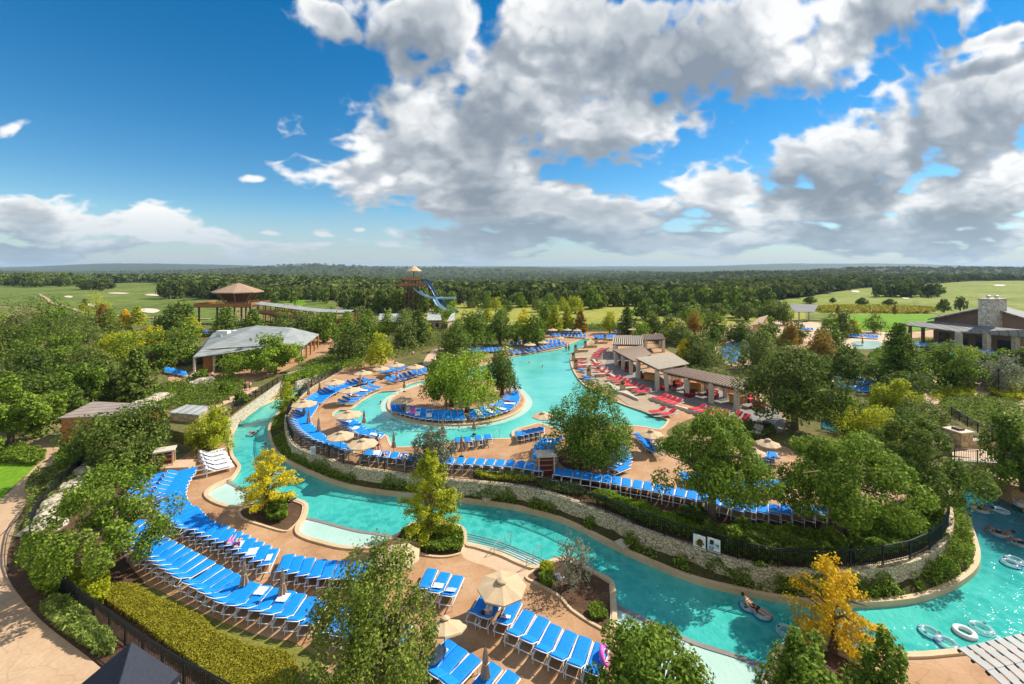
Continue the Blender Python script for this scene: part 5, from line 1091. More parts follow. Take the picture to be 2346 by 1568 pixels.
for x, y, w, lv, lab, t in ((1150,1330,112,A_,'open tan umbrella nearest the mulch bed, largest in view',(0,0)),(1017,1440,102,A_,'tilted tan umbrella over the bottom loungers',(-.25,.28)),(913,1262,100,A_,'open tan umbrella behind the top of the willowy tree',(0,0)),
   (831,1008,68,B_,'brown-tan umbrella over people by the left fence',(0,0)),(780,991,62,B_,'brown-tan umbrella left of the one sheltering people',(0,0)),(697,919,56,B_,'umbrella at the left deck end over the arm of the river',(0,0)),(798,943,62,B_,'wide umbrella at the pool edge, left side',(0,0)),
   (801,888,50,B_,'umbrella between inner and outer left lounger rows',(0,0)),(766,871,46,B_,'first umbrella of the back left line, lowest',(0,0)),(832,850,42,B_,'second umbrella of the back left line',(0,0)),(873,840,38,B_,'third umbrella of the back left line',(0,0)),(908,832,38,B_,'fourth umbrella of the back left line',(0,0)),(952,836,40,B_,'tan umbrella at the head of the pool mouth',(0,0)),
   (921,911,50,B_,'umbrella on the left of the pool island',(0,0)),(1244,946,52,B_,'umbrella on the deck edge left of the deck oak',(0,0)),(1492,987,56,B_,'umbrella between deck oak and light green tree',(0,0)),(1760,1008,52,B_,'umbrella right of the low stone wall end',(0,0)),(1728,1028,48,B_,'umbrella half hidden left of the largest tree',(0,0)),
   (1214,786,28,B_,'umbrella over the far pool rim, middle',(0,0)),(1160,795,32,B_,'umbrella over the far pool rim, left',(0,0)),(1094,811,28,B_,'pale umbrella behind the pool island trees',(0,0)),(1266,753,24,B_,'small far umbrella left of the beach',(0,0)),(1282,771,24,B_,'umbrella over the far pool rim, right',(0,0)),(1244,781,24,B_,'flat umbrella by the far rim centre',(0,0)),
   (1322,754,20,B_,'small far umbrella at the beach',(0,0)),(1300,753,20,B_,'small far umbrella between the two beach ones',(0,0)),(1450,752,22,B_,'small umbrella behind the cabana roof',(0,0)),(1975,770,14,B_,'small umbrella by the far pale pool',(0,0))):
    umb(UO, x, y, lv, lab, w, tilt=t)
for x, y, lv, lab in ((559,1362,A_,'folded umbrella beside the group of five loungers'),(647,1384,A_,'folded umbrella beside the towel strewn loungers'),(1112,1580,A_,'folded umbrella at the bottom edge'),(696,961,B_,'folded umbrella at the left deck curve, rear'),(707,980,B_,'folded umbrella at the left deck curve, middle'),(730,1000,B_,'folded umbrella at the left deck curve, front'),
   (834,981,B_,'folded umbrella standing against the pool, left'),(902,1039,B_,'folded umbrella left of the grey bush'),(1014,1000,B_,'folded umbrella behind the grey bush'),(1086,996,B_,'folded umbrella by the pool rail loungers'),(1057,1047,B_,'folded umbrella right of the grey bush'),(732,906,B_,'folded umbrella among the upper left loungers, lower one'),(707,914,B_,'folded umbrella near the left river arm'),
   (825,889,B_,'folded umbrella behind the inner left row'),(926,898,B_,'folded umbrella left of the pool island'),(1022,941,B_,'folded umbrella under the island trees'),(1179,900,B_,'folded umbrella at the right island end, rear'),(1168,916,B_,'folded umbrella at the right island end, front'),(1400,1090,B_,'folded umbrella right of the deck oak'),(2152,826,B_,'folded umbrella by the far right pool'),(1976,793,B_,'folded umbrella by the far pale pool')):
    umb(UC, x, y, lv, lab, grp='folded parasols')

# ================================================================ FENCES AND RAILS
def fence(line, h, label, step=1.7, pk=.13, cat='fence', mat='black', pr=.028, signs=None, name='metal_fence', rails=None):
    n = max(2, int(plen(line)/step)+1); pts = resample(line, n); o = empty(name, pts[0], 0, label, cat); L0 = Vector(pts[0])
    q = [p-L0 for p in pts]
    MB().sweep(q, .06, h-.03, h+.02).build('top_rail', mat, o)
    for z in (rails or (.12, h-.16)): MB().sweep(q, .03, z, z+.03).build('lower_rail', mat, o)
    for p in q: MB().box((p.x, p.y, h/2), (.07, .07, h+.06)).build('post', mat, o)
    if pk:
        for a, b in zip(q, q[1:]):
            m = MB(); k = max(2, int((b-a).length/pk))
            for i in range(1, k): c = a.lerp(b, i/k); m.box((c.x, c.y, h/2), (.022, .022, h-.12))
            m.build('picket_panel', mat, o)
    return o
def from_top(pts, z): return [Vector((p.x, p.y, z)) for p in cr_curve(PL(pts, z+1.25), 4)]
fence(from_top([(190,1040),(171,1062),(135,1095),(100,1130),(75,1165),(68,1200),(70,1240),(85,1270),(120,1293),(171,1344),(237,1389),(309,1442),(405,1504),(507,1557),(600,1610)], LA), 1.25, 'black metal fence curving past the path at bottom left')
fl = [p for p in wcf]; fl = [Vector((p.x, p.y, wz)) for p in fl]
k1 = int(len(fl)*.02); fence(fl[k1:], 1.15, 'long black metal fence on top of the curved stone wall', step=2.2)
fence(from_top([(500,932),(529,930),(560,908),(600,885),(640,862),(652,858)], LC-.1), 1.2, 'dark fence above the pale wall of the left river arm')
fence(PL([(1883,984),(1925,990),(1960,996)], LB), 1.1, 'short black fence in front of the small teal channel')
fence(PL([(2187,1056),(2245,1060),(2300,1062),(2346,1064),(2440,1068)], 2.2), 1.1, 'black railing along the stone bridge')
fence(PL([(2128,1018),(2172,1024)], LB+.4), 1.1, 'short black railing left of the stone pillar')
fence(PL([(2218,1022),(2255,1024)], LB+.4), 1.0, 'short railing right of the stone pillar')
fence(from_top([(2180,930),(2230,960),(2275,980),(2310,995)], LB+.3), 1.15, 'black fence sloping down behind the stone bridge')
def rail(pts, lev, label, h=.85):
    p = PL(pts, lev); o = empty('pool_handrail', p[0], 0, label, 'handrail', 'steel handrails'); L0 = p[0]; q = [v-L0 for v in p]
    MB().tube([q[0]+Vector((0, 0, h))]+[v+Vector((0, 0, h)) for v in q[1:]], .025, 6).build('rail_bar', 'steel', o)
    for v in q: MB().tube([v+Vector((0, 0, -.4)), v+Vector((0, 0, h))], .025, 6).build('post', 'steel', o)
rail([(1145,1262),(1132,1278)], 0, 'steel grab rail at the river entry, left of centre'); rail([(1156,1258),(1170,1250)], 0, 'steel grab rail standing in the river entry')
rail([(1222,1290),(1240,1276)], 0, 'steel grab rail at the planter end of the river entry'); rail([(1220,1303),(1206,1312)], 0, 'steel grab rail on the paving by the entry steps')
rail([(1132,1012),(1144,998)], LB, 'curved steel rail at the pool behind the four loungers'); rail([(936,884),(955,880)], LB, 'steel rail at the pool mouth')
for i in range(6):      # lane bars of the entry
    p = PL([(1070+i*4, 1238-i*-6), (1225, 1284+i*4)], 0)
mb = MB()
for i in range(6):
    t = i/5; a = P(1068+3*t, 1222+28*t, .03); b = P(1255-30*t, 1286+18*t, .03); m_ = P(1150, 1243+26*t, .03); mb.sweep(cr_curve([a, m_, b], 6), .05, 0, .02)
tag(mb.build('entry_step_lines', 'steel'), kind='structure')

# ================================================================ PEOPLE
def person_mesh(J, name):
    """J: dict joint->(pos, radius); returns one continuous skinned body"""
    edges = [('pelvis', 'waist'), ('waist', 'chest'), ('chest', 'neck'), ('neck', 'chin'), ('chin', 'head'), ('head', 'crownpt')]
    for s in 'lr': edges += [('chest', 'sh'+s), ('sh'+s, 'el'+s), ('el'+s, 'wr'+s), ('wr'+s, 'pa'+s), ('pelvis', 'hp'+s), ('hp'+s, 'kn'+s), ('kn'+s, 'an'+s), ('an'+s, 'to'+s)]
    rad = dict(pelvis=.14, waist=.12, chest=.145, neck=.055, chin=.07, head=.095, crownpt=.06, sh=.06, el=.043, wr=.03, pa=.034, hp=.095, kn=.06, an=.04, to=.035)
    names = list(J); idx = {n: i for i, n in enumerate(names)}; vs = [J[n] for n in names]; es = [(idx[a], idx[b]) for a, b in edges]
    rd = [rad[n] if n in rad else rad[n[:-1]] for n in names]
    for s in 'lr':                       # five fingers rooted in the palm
        pa, wr = Vector(J['pa'+s]), Vector(J['wr'+s]); d = (pa-wr).normalized(); side = d.cross(Vector((0, .3, 1))).normalized()
        for k, (off, ln) in enumerate(((-.028, .07), (-.01, .08), (.01, .075), (.026, .06), (.045, .045))):
            f0 = pa+side*off+d*.02 if k < 4 else pa-d*.03+side*.03; f1 = f0+d*ln+Vector((0, 0, -.02)) if k < 4 else f0+side*.04+d*.03
            i0 = len(vs); vs += [f0, f1]; rd += [.010, .008]; es += [(idx['pa'+s], i0), (i0, i0+1)]
    me = bpy.data.meshes.new(name); me.from_pydata([tuple(v) for v in vs], es, []); o = bpy.data.objects.new(name, me); COL.objects.link(o)
    md = o.modifiers.new('skin', 'SKIN'); md.use_smooth_shade = True
    for i, v in enumerate(me.skin_vertices[0].data): v.radius = (rd[i], rd[i]); v.use_root = (i == idx['pelvis'])
    ss = o.modifiers.new('sub', 'SUBSURF'); ss.levels = 1
    dg = bpy.context.evaluated_depsgraph_get(); dg.update(); m2 = bpy.data.meshes.new_from_object(o.evaluated_get(dg)); bpy.data.objects.remove(o); m2.name = name
    return m2
def stand(step=.0, arm=.1):
    J = dict(pelvis=(0, 0, .92), waist=(0, .01, 1.08), chest=(0, 0, 1.30), neck=(0, 0, 1.46), chin=(0, -.02, 1.53), head=(0, -.01, 1.62), crownpt=(0, 0, 1.70))
    for s, k in (('l', 1), ('r', -1)):
        J.update({'sh'+s: (k*.17, 0, 1.38), 'el'+s: (k*.23, -arm*k*.3, 1.12), 'wr'+s: (k*.24, -.10-arm*k*.6, .90), 'pa'+s: (k*.24, -.12-arm*k*.6, .83), 'hp'+s: (k*.09, 0, .86), 'kn'+s: (k*.10, -step*k*.6-.02, .48), 'an'+s: (k*.10, -step*k, .08), 'to'+s: (k*.11, -step*k-.14, .035)})
    return J
def lie(bend=.0):
    J = dict(pelvis=(0, 0, .12), waist=(0, -.17, .14), chest=(0, -.38, .26), neck=(0, -.52, .38), chin=(0, -.58, .44), head=(0, -.66, .50), crownpt=(0, -.74, .54))
    for s, k in (('l', 1), ('r', -1)):
        J.update({'sh'+s: (k*.17, -.45, .32), 'el'+s: (k*.27, -.25, .17), 'wr'+s: (k*.25, -.02, .14), 'pa'+s: (k*.22, .05, .14), 'hp'+s: (k*.09, .05, .12), 'kn'+s: (k*.12, .45, .14+bend), 'an'+s: (k*.11, .86-bend*.5, .09), 'to'+s: (k*.12, .90-bend*.5, .20)})
    return J
def sit():
    J = dict(pelvis=(0, 0, .50), waist=(0, .02, .66), chest=(0, .02, .88), neck=(0, .0, 1.04), chin=(0, -.03, 1.11), head=(0, -.03, 1.20), crownpt=(0, -.02, 1.28))
    for s, k in (('l', 1), ('r', -1)):
        J.update({'sh'+s: (k*.17, .01, .96), 'el'+s: (k*.22, -.10, .72), 'wr'+s: (k*.16, -.30, .62), 'pa'+s: (k*.14, -.37, .60), 'hp'+s: (k*.09, -.04, .48), 'kn'+s: (k*.13, -.44, .50), 'an'+s: (k*.13, -.50, .09), 'to'+s: (k*.13, -.63, .04)})
    return J
BODY = {k: (person_mesh(J, 'person_'+k), J) for k, J in (('stand', stand()), ('walk', stand(.22, .2)), ('lie', lie()), ('lieb', lie(.22)), ('sit', sit()))}
def wear(J, mat, parent, a, b, ra, rb, name, n=9):
    MB().tube([J[a], Vector(J[a]).lerp(Vector(J[b]), .5), J[b]], [ra, (ra+rb)/2, rb], n).build(name, mat, parent, True)
def person(pose, loc, rz, skin, label, top=None, bottom='swim', hair='hair', group=None):
    me, J = BODY[pose]; o = link('person', me.copy() if False else me, skin); 
    if o.material_slots[0].material.name != MATS[skin].name: o.material_slots[0].link = 'OBJECT'; o.material_slots[0].material = MATS[skin]
    o.location = loc; o.rotation_euler = (0, 0, rz); tag(o, label, 'person', group)
    hd, cp = Vector(J['head']), Vector(J['crownpt']); u = (cp-hd).normalized()
    MB().tube([hd-u*.03+Vector((0, .02, 0)), hd+u*.05, cp+u*.03], [.105, .112, .06], 10).build('hair', hair, o, True)
    fwd = Vector((0, -1, 0)) if pose in ('stand', 'walk', 'sit') else Vector((0, .45, .9)).normalized()
    MB().tube([hd+fwd*.09-u*.01, hd+fwd*.125-u*.03], [.012, .016], 6).build('nose', skin, o, True)
    for k in (-1, 1): MB().tube([hd+fwd*.088+Vector((k*.035, 0, 0))+u*.01, hd+fwd*.10+Vector((k*.035, 0, 0))+u*.01], [.013, .008], 6).build('eye', 'hair', o)
    MB().tube([hd+fwd*.095-u*.055+Vector((-.02, 0, 0)), hd+fwd*.095-u*.055+Vector((.02, 0, 0))], .008, 5).build('mouth', 'darkred', o)
    if bottom:
        wear(J, bottom, o, 'pelvis', 'waist', .165, .135, 'shorts')
        for s in 'lr': MB().tube([J['hp'+s], Vector(J['hp'+s]).lerp(Vector(J['kn'+s]), .45)], [.115, .10], 8).build('shorts_leg', bottom, o, True)
    if top: wear(J, top, o, 'waist', 'chest', .145, .175, 'shirt')
    return o
def on_lounger(key, i, lev, skin, label, pose='lie', **k):
    o, a, b = RW[key][i]; m = Vector(a).lerp(Vector(b), .36); u = b-a; return person(pose, (m.x, m.y, lev+.50), math.atan2(-u.x, u.y), skin, label, **k)
on_lounger('r1c', 5, A_, 'skin', 'sunbather in pink swimwear lying left of the pair by the river', bottom='pink'); on_lounger('r1c', 6, A_, 'skin', 'sunbather lying on a white towel by the river', 'lieb'); 
on_lounger('r3b', 1, A_, 'skin', 'person reclining in white under the big open umbrella', 'lieb', top='white_cloth', bottom='white_cloth')
on_lounger('b1b', 2, B_, 'skin', 'sunbather by the fence under the brown umbrellas', top='pink'); on_lounger('b8', 2, B_, 'skin', 'sunbather on the left front of the pool island'); on_lounger('b8b', 4, B_, 'skin', 'sunbather on the right front of the pool island'); on_lounger('b8b', 9, B_, 'skin_dark', 'tanned sunbather at the right end of the pool island'); on_lounger('b0b', 2, B_, 'skin', 'sunbather in the inner row near the pool mouth')
def pg(x, y, lev): p = P(x, y, lev); return (p.x, p.y, lev)
person('walk', pg(573,899,LC), 2.4, 'skin', 'walker in a white shirt on the left terrace path', 'shirt', 'black', group=None)
person('stand', pg(562,901,LC), .4, 'skin_dark', 'person in dark clothes on the left terrace path', 'black', 'black'); person('walk', pg(486,874,LC), 1, 'skin', 'person in blue before the pavilion hedge', 'towel_blue', 'black')
person('stand', pg(1297,806,LB-.35), .3, 'skin', 'left one of two bathers wading at the far pool end'); person('stand', pg(1303,807,LB-.35), 2.3, 'skin_dark', 'right one of two bathers wading at the far pool end')
person('sit', pg(851,1040,LB), 2.9, 'skin', 'person seated under the brown umbrella by the fence', 'navy_cloth', 'black'); person('sit', pg(862,1030,LB), 1.2, 'skin', 'person seated in pale clothes near the pool under the brown umbrella', 'white_cloth', 'swim')
person('sit', pg(801,966,LB), 1.9, 'skin', 'bather sitting on the pool edge group left', 'black', 'swim'); person('stand', pg(866,1036,LB), 2.2, 'skin', 'person standing right of the brown umbrella', 'kiosk_red', 'swim')
person('walk', pg(910,880,LB), .7, 'skin', 'person standing at the pool mouth deck', 'towel_blue', 'swim'); person('stand', pg(946,822,LB), 1.4, 'skin', 'person walking behind the back left umbrellas', 'shirt', 'swim')
person('stand', pg(1797,928,LB), 1.2, 'skin', 'waiter standing behind the dark oak', 'shirt', 'black')
for x, y, lab, lev in ((872,926,'swimmer head in the pool near the mouth, left of the island',LB-.17),(1212,834,'swimmer in the wide pool, left one of two',LB-.17),(1243,842,'swimmer in the wide pool, right one of two',LB-.17),(608,1023,'swimmer head in the left river bend',.0)):
    p = pg(x, y, lev-1.28); person('stand', (P(x, y, lev).x, P(x, y, lev).y, lev-1.32), random.random()*6, 'skin', lab)
# ================================================================ INNER TUBES
def tube_obj(x, y, kind, label, rz=0, s=.88, z=.08):
    p = P(x, y, z); o = empty('inner_tube', (p.x, p.y, z), rz, label, 'inner tube', 'inner tubes on the river')
    mat = {'clear': 'clear_vinyl', 'blue': 'clear_vinyl', 'double': 'clear_vinyl', 'white': 'white', 'pink': 'pink'}[kind]
    if kind == 'double':
        MB().torus(.40, .15, c=(0, -.42, 0)).torus(.40, .15, c=(0, .42, 0)).build('ring', 'clear_vinyl', o, True)
        MB().torus(.57, .035, 36, 6, (0, -.42, -.03)).torus(.57, .035, 36, 6, (0, .42, -.03)).build('blue_rim', 'vinyl_blue', o, True)
    else:
        MB().torus(.44, .15).build('ring', mat, o, True)
        if kind != 'white': MB().torus(.585, .03, 36, 6, (0, 0, -.04)).build('blue_rim', 'vinyl_blue' if kind == 'blue' else 'clear_vinyl', o, True)
    for k in (0, 2.4) if kind != 'white' else ():
        MB().box((.45*math.cos(k), .45*math.sin(k)-(.42 if kind == 'double' else 0), .15), (.09, .14, .04), k).build('handle', 'black', o)
    o.scale = (s, s, s); return o, p
o, p = tube_obj(1730,1398,'double','blue rimmed double tube carrying a floating bather',-2.46)
person('lie', (p.x, p.y, .10), -2.46, 'skin', 'bather floating on the blue double tube in the river', bottom='black')
tube_obj(2150,1462,'double','clear blue rimmed double tube at the bottom right bank',-2.8)
tube_obj(2210,1449,'white','white ring tube beside the double tube',.2); tube_obj(2250,1440,'clear','clear tube with black handles, right of the white ring',.5)
tube_obj(1803,1447,'clear','faint clear tube left of the orange cypress',.2); tube_obj(2320,1288,'double','long clear tube with blue rim at the right edge',-1.1)
tube_obj(2290,1223,'clear','clear tube with a bather at right, third up the channel',.4); tube_obj(2246,1168,'clear','clear tube nearest the island curb below the bridge',.4); tube_obj(2293,1170,'clear','clear tube below the bridge, right of the other',1.0); tube_obj(2340,1246,'clear','clear tube at the right edge with a rider',.4)
for x, y, lab in ((2246,1168,'rider in the tube nearest the island curb'),(2290,1223,'rider in the third tube up the channel'),(2340,1247,'rider in the right edge tube')):
    p = P(x, y, .1); person('lieb', (p.x, p.y, .04), random.uniform(-1, 1), 'skin_dark', lab, bottom='black')
tube_obj(576,996,'blue','two tone tube with a rider in the left river bend',.3); p = P(582, 995, .1); person('lieb', (p.x, p.y, .06), 1.2, 'skin', 'rider in the tube at the left river bend', bottom='black')
p = P(1384, 1505, LA+.5); o = empty('inner_tube', (p.x, p.y, LA+.55), .3, 'pink ring leaning on the last lounger of the near row', 'inner tube'); o.rotation_euler = (1.2, 0, 1.2); MB().torus(.34, .12).build('ring', 'pink', o, True); MB().torus(.25, .02, 24, 6, (0, 0, .09)).build('seam', 'white', o, True)
p = P(810, 1024, LB+.6); o = empty('inner_tube', (p.x, p.y, LB+.8), .3, 'yellow ring toy by the fence near the brown umbrella', 'inner tube'); o.rotation_euler = (1.1, 0, .3); MB().torus(.30, .11).build('ring', 'yellow_p', o, True); MB().torus(.22, .02, 24, 6, (0, 0, .08)).build('seam', 'white', o, True)
# ================================================================ BUILDINGS
def V(x, y, z): return P(x, y, z)
def roof_from(mb, faces, t=.18):
    for f in faces:
        f = [Vector(p) for p in f]; lo = [p-Vector((0, 0, t)) for p in f]; n = len(f)
        mb.add(f+lo, [tuple(range(n)), tuple(range(2*n-1, n-1, -1))]+[(i, (i+1) % n, (i+1) % n+n, i+n) for i in range(n)])
    return mb
def kids(o, L0): return L0
def building(name, label, cat, loc):
    o = empty(name, loc, 0, label, cat); o['_o'] = 1; del o['_o']; return o
def part(mb, name, mat, o, smooth=False, label=None):
    c = mb.build(name, mat, o, smooth); off = -Vector(o.location); c.data.transform(Matrix.Translation(off)); 
    if label: c['label'] = label
    return c
def post(p, z0, z1, w, mat, o, name='column', rz=0):
    part(MB().box((p.x, p.y, (z0+z1)/2), (w, w, z1-z0), rz), name, mat, o); 
def wall_run(o, pts, z0, z1, mat, th=.2, name='wall'):
    part(MB().sweep([Vector((p.x, p.y, 0)) for p in pts], th, z0, z1), name, mat, o)
def openings(o, a, b, z0, z1, fr, name, mat, proud=.14, frame='wood_dark'):
    """doors or windows set proud of the wall between plan points a and b; fr: list of (start, end) fractions"""
    a, b = Vector((a.x, a.y, 0)), Vector((b.x, b.y, 0)); d = b-a; n = Vector((d.y, -d.x, 0)).normalized()
    if n.y > 0: n = -n
    ang = math.atan2(d.y, d.x)
    for f0, f1 in fr:
        c = a.lerp(b, (f0+f1)/2)+n*proud; w = d.length*(f1-f0)
        w_ = part(MB().box((c.x, c.y, (z0+z1)/2), (w, .06, z1-z0), ang), name, mat, o)
        m = MB()
        for s in (-1, 1): q = c+d.normalized()*s*(w/2+.05)+n*.03; m.box((q.x, q.y, (z0+z1)/2), (.1, .1, z1-z0+.1), ang)
        q = c+n*.03; m.box((q.x, q.y, z1+.05), (w+.2, .1, .1), ang)
        f = part(m, 'frame', frame, o); 
# ---- metal roofed pavilion
z0 = LC; ze, zr = z0+3.1, z0+6.0
A, B, C, D_ = V(442,818,ze), V(694,794,ze), V(731,766,ze), V(488,763,ze-.2)
R1, R2 = V(590,746,zr), V(668,751,zr-.3); A2 = V(461,801,ze+.9); B2 = V(640,790,ze+.9)
o = building('metal_roof_pavilion', 'low pavilion with a broad grey metal roof left of the pools', 'pavilion', (A+C)/2*Vector((1, 1, 0)).x if False else Vector(((A.x+C.x)/2, (A.y+C.y)/2, z0)))
part(roof_from(MB(), [[A, B, B2, A2], [A2, B2, R2, R1], [B, C, R2], [B2, B, R2], [C, D_, R1, R2], [D_, A2, R1], [D_, A, A2]]), 'roof', 'metal_roof', o)
def inn(p, k=.12): c = (A+B+C+D_)/4; q = p.lerp(c, k); return q
w1, w2, w3, w4 = inn(A, .14), inn(B, .30), inn(C, .30), inn(D_, .14)
wall_run(o, [w4, w1, w2, w3], z0, ze, 'timber_siding')
openings(o, w1, w2, z0+.1, z0+2.3, [(.10, .24), (.30, .42)], 'doorway', 'dark_glass'); openings(o, w1, w2, z0+1, z0+2.2, [(.5, .62), (.70, .8)], 'window', 'dark_glass'); openings(o, w4, w1, z0+.8, z0+2.2, [(.2, .35), (.6, .8)], 'window', 'dark_glass')
for k in range(7): p = inn(A, .02).lerp(inn(B, .02), k/6); post(p, z0, ze, .32, 'stone_pale', o)
for k in range(1, 5): p = inn(B, .02).lerp(inn(C, .02), k/4); post(p, z0, ze, .25, 'wood', o)
for x, y in ((645,790),(505,798),(576,806)): part(MB().box(V(x, y-28, ze+2.2), (.5, .5, .5)), 'roof_vent', 'steel', o)
part(MB().box(V(512,766,ze+1.2), (2.4, 1.2, 1.5)).box(V(541,763,ze+1.2), (1.6, 1.2, 1.0)), 'roof_plant', 'white', o)
# ---- viewing tower
Dt = 148.0; c0 = Q(545, 0, Dt); gx = c0.x; zE, zA, zD = Q(0, 668, Dt).z, Q(0, 650, Dt).z, Q(0, 699, Dt).z
o = building('viewing_tower', 'timber viewing tower with a broad pyramidal roof and railed deck', 'tower', Vector((gx, Dt, LA)))
fs = []; Rr = 7.8; ring = [Vector((gx+Rr*math.cos(math.pi*k/4+.39), Dt+Rr*math.sin(math.pi*k/4+.39), zE)) for k in range(8)]; ap = Vector((gx, Dt, zA+.3))
part(roof_from(MB(), [[ring[k], ring[(k+1) % 8], ap] for k in range(8)], .3), 'roof', 'thatch', o); part(MB().lathe([(.01, 1), (.35, .5), (.5, 0)], 8, (gx, Dt, zA)), 'finial', 'wood_dark', o)
part(MB().lathe([(5.6, zE-.3), (3.4, zE-2.6), (2.9, zD+.2)], 8, (gx, Dt, 0)), 'core', 'wood_dark', o)
for k in range(8):
    t = math.pi*k/4+.39; part(MB().tube([(gx+3.4*math.cos(t), Dt+3.4*math.sin(t), zD+.3), (gx+6.6*math.cos(t), Dt+6.6*math.sin(t), zE-.2)], .16, 6), 'strut', 'wood', o)
xa, xb = Q(471, 0, Dt).x, Q(598, 0, Dt).x
part(MB().box(((xa+xb)/2, Dt, zD-.2), (xb-xa, 11, .4)), 'deck', 'wood_dark', o)
m = MB()
for yy in (Dt-5.4, Dt+5.4):
    for zz in (zD+.45, zD+.8, zD+1.15): m.box(((xa+xb)/2, yy, zz), (xb-xa, .08, .14))
    for k in range(19): m.box((xa+(xb-xa)*k/18, yy, zD+.55), (.12, .12, 1.2))
for xx in (xa+.1, xb-.1):
    for zz in (zD+.45, zD+.8, zD+1.15): m.box((xx, Dt, zz), (.08, 10.7, .14))
part(m, 'railing', 'wood', o)
m = MB(); m.box(((xa+xb)/2, Dt-5.55, zD+.25), (xb-xa+.2, .12, .95)); m.box((xa-.05, Dt, zD+.25), (.12, 11, .95)); part(m, 'fascia', 'timber_siding', o)
for xx in (xa+1, gx-4, gx, gx+4, xb-1):
    for yy in (Dt-4.5, Dt+4.5): post(Vector((xx, yy, 0)), LA-.1, zD-.35, .4, 'wood_dark', o, 'stilt')
# ---- covered walkway
top = [(598,694),(642,699),(690,705),(740,711),(812,713)]; Dw = [144, 138, 132, 128, 124]
line = cr_curve([Q(x, y, d) for (x, y), d in zip(top, Dw)], 6); o = building('covered_walkway', 'curved raised walkway with pale metal roof leading from the tower', 'walkway', Vector((line[12].x, line[12].y, LA)))
vs = []; fs = []
for i, p in enumerate(line):
    a, b = line[max(i-1, 0)], line[min(i+1, len(line)-1)]; d = (b-a); d.z = 0; d.normalize(); n = Vector((-d.y, d.x, 0))
    vs += [p+n*2.2-Vector((0, 0, .25)), p+Vector((0, 0, .35)), p-n*2.2-Vector((0, 0, .25)), p-n*2.2-Vector((0, 0, .38)), p+n*2.2-Vector((0, 0, .38))]
for i in range(len(line)-1):
    for k in range(5): fs.append((i*5+k, i*5+(k+1) % 5, (i+1)*5+(k+1) % 5, (i+1)*5+k))
part(MB().add(vs, fs), 'roof', 'metal_roof_pale', o)
deck = [p-Vector((0, 0, 3.0)) for p in line]; part(MB().sweep(deck, 3.6, -.25, .1), 'deck', 'wood_dark', o); part(MB().sweep([p+Vector((0, -1.85, 0)) for p in deck], .08, -.5, .75), 'fascia', 'timber_siding', o)
m = MB()
for s in (-1, 1):
    for zz in (.35, .7, 1.05): m.sweep([p+Vector((0, s*1.7, 0)) for p in deck], .07, zz, zz+.12)
part(m, 'railing', 'wood', o)
for p in deck[::2]:
    for s in (-1.5, 1.5): post(p+Vector((0, s, 0)), LA-.1, p.z+2.8, .22, 'wood', o, 'post')
# ---- slide tower
Ds = 185.0
def q(x, y, dd=0): return Q(x, y, Ds+dd)
g = q(945, 0); o = building('water_slide_tower', 'tall open lattice slide tower with an umbrella roof on top', 'tower', Vector((g.x, Ds, LA)))
ez, az = q(0, 621).z, q(0, 610).z; rg = [Vector((g.x+.6+3.4*math.cos(math.pi*k/4), Ds+3.4*math.sin(math.pi*k/4), ez)) for k in range(8)]
part(roof_from(MB(), [[rg[k], rg[(k+1) % 8], Vector((g.x+.6, Ds, az+.3))] for k in range(8)], .15), 'umbrella_roof', 'tan_cloth', o); part(MB().tube([(g.x+.6, Ds, q(0, 640).z), (g.x+.6, Ds, az)], .25, 8), 'mast', 'wood_dark', o)
z1, z2 = q(0, 642).z, q(0, 656).z; xa, xb = q(926, 0).x, q(966, 0).x
for nm, x0, x1, zz, dd in (('upper_platform', xa, xb, z1, 5), ('middle_platform', q(916, 0).x, q(972, 0).x, z2, 7)):
    part(MB().box(((x0+x1)/2, Ds, zz), (x1-x0, dd, .4)), nm, 'wood_dark', o)
    m = MB()
    for yy in (-dd/2, dd/2):
        for z3 in (.5, .9, 1.3): m.box(((x0+x1)/2, Ds+yy, zz+z3), (x1-x0, .1, .16))
        for k in range(9): m.box((x0+(x1-x0)*k/8, Ds+yy, zz+.7), (.14, .14, 1.4))
    part(m, 'railing', 'wood', o)
for xx in (930, 940, 950, 962):
    for yy in (-2.5, 2.5): p = q(xx, 0); post(Vector((p.x, Ds+yy, 0)), LA, z1, .36, 'wood_dark', o, 'leg')
m = MB()
for a, b in (((930, 706), (962, 660)), ((962, 706), (930, 660)), ((930, 684), (962, 664)), ((930, 690), (940, 660)), ((950, 700), (962, 672))): m.tube([q(*a)-Vector((0, 2.5, 0)), q(*b)-Vector((0, 2.5, 0))], .13, 5)
for z3 in (4, 8): m.box(((xa+xb)/2, Ds-2.5, z3), (xb-xa, .2, .25)); m.box(((xa+xb)/2, Ds+2.5, z3), (xb-xa, .2, .25))
part(m, 'bracing', 'wood_dark', o)
m = MB()
for k in range(9): m.box(((q(966, 0).x+(q(982, 0).x-q(966, 0).x)*k/8), Ds-3.2, z1-.5-k*.55), (.5, 1.6, .16))
for k in range(14): m.box((q(944, 0).x-k*.5, Ds-3.6, .5+(14-k)*.28*1.0), (.5, 1.4, .14))
part(m, 'stairs', 'wood_dark', o)
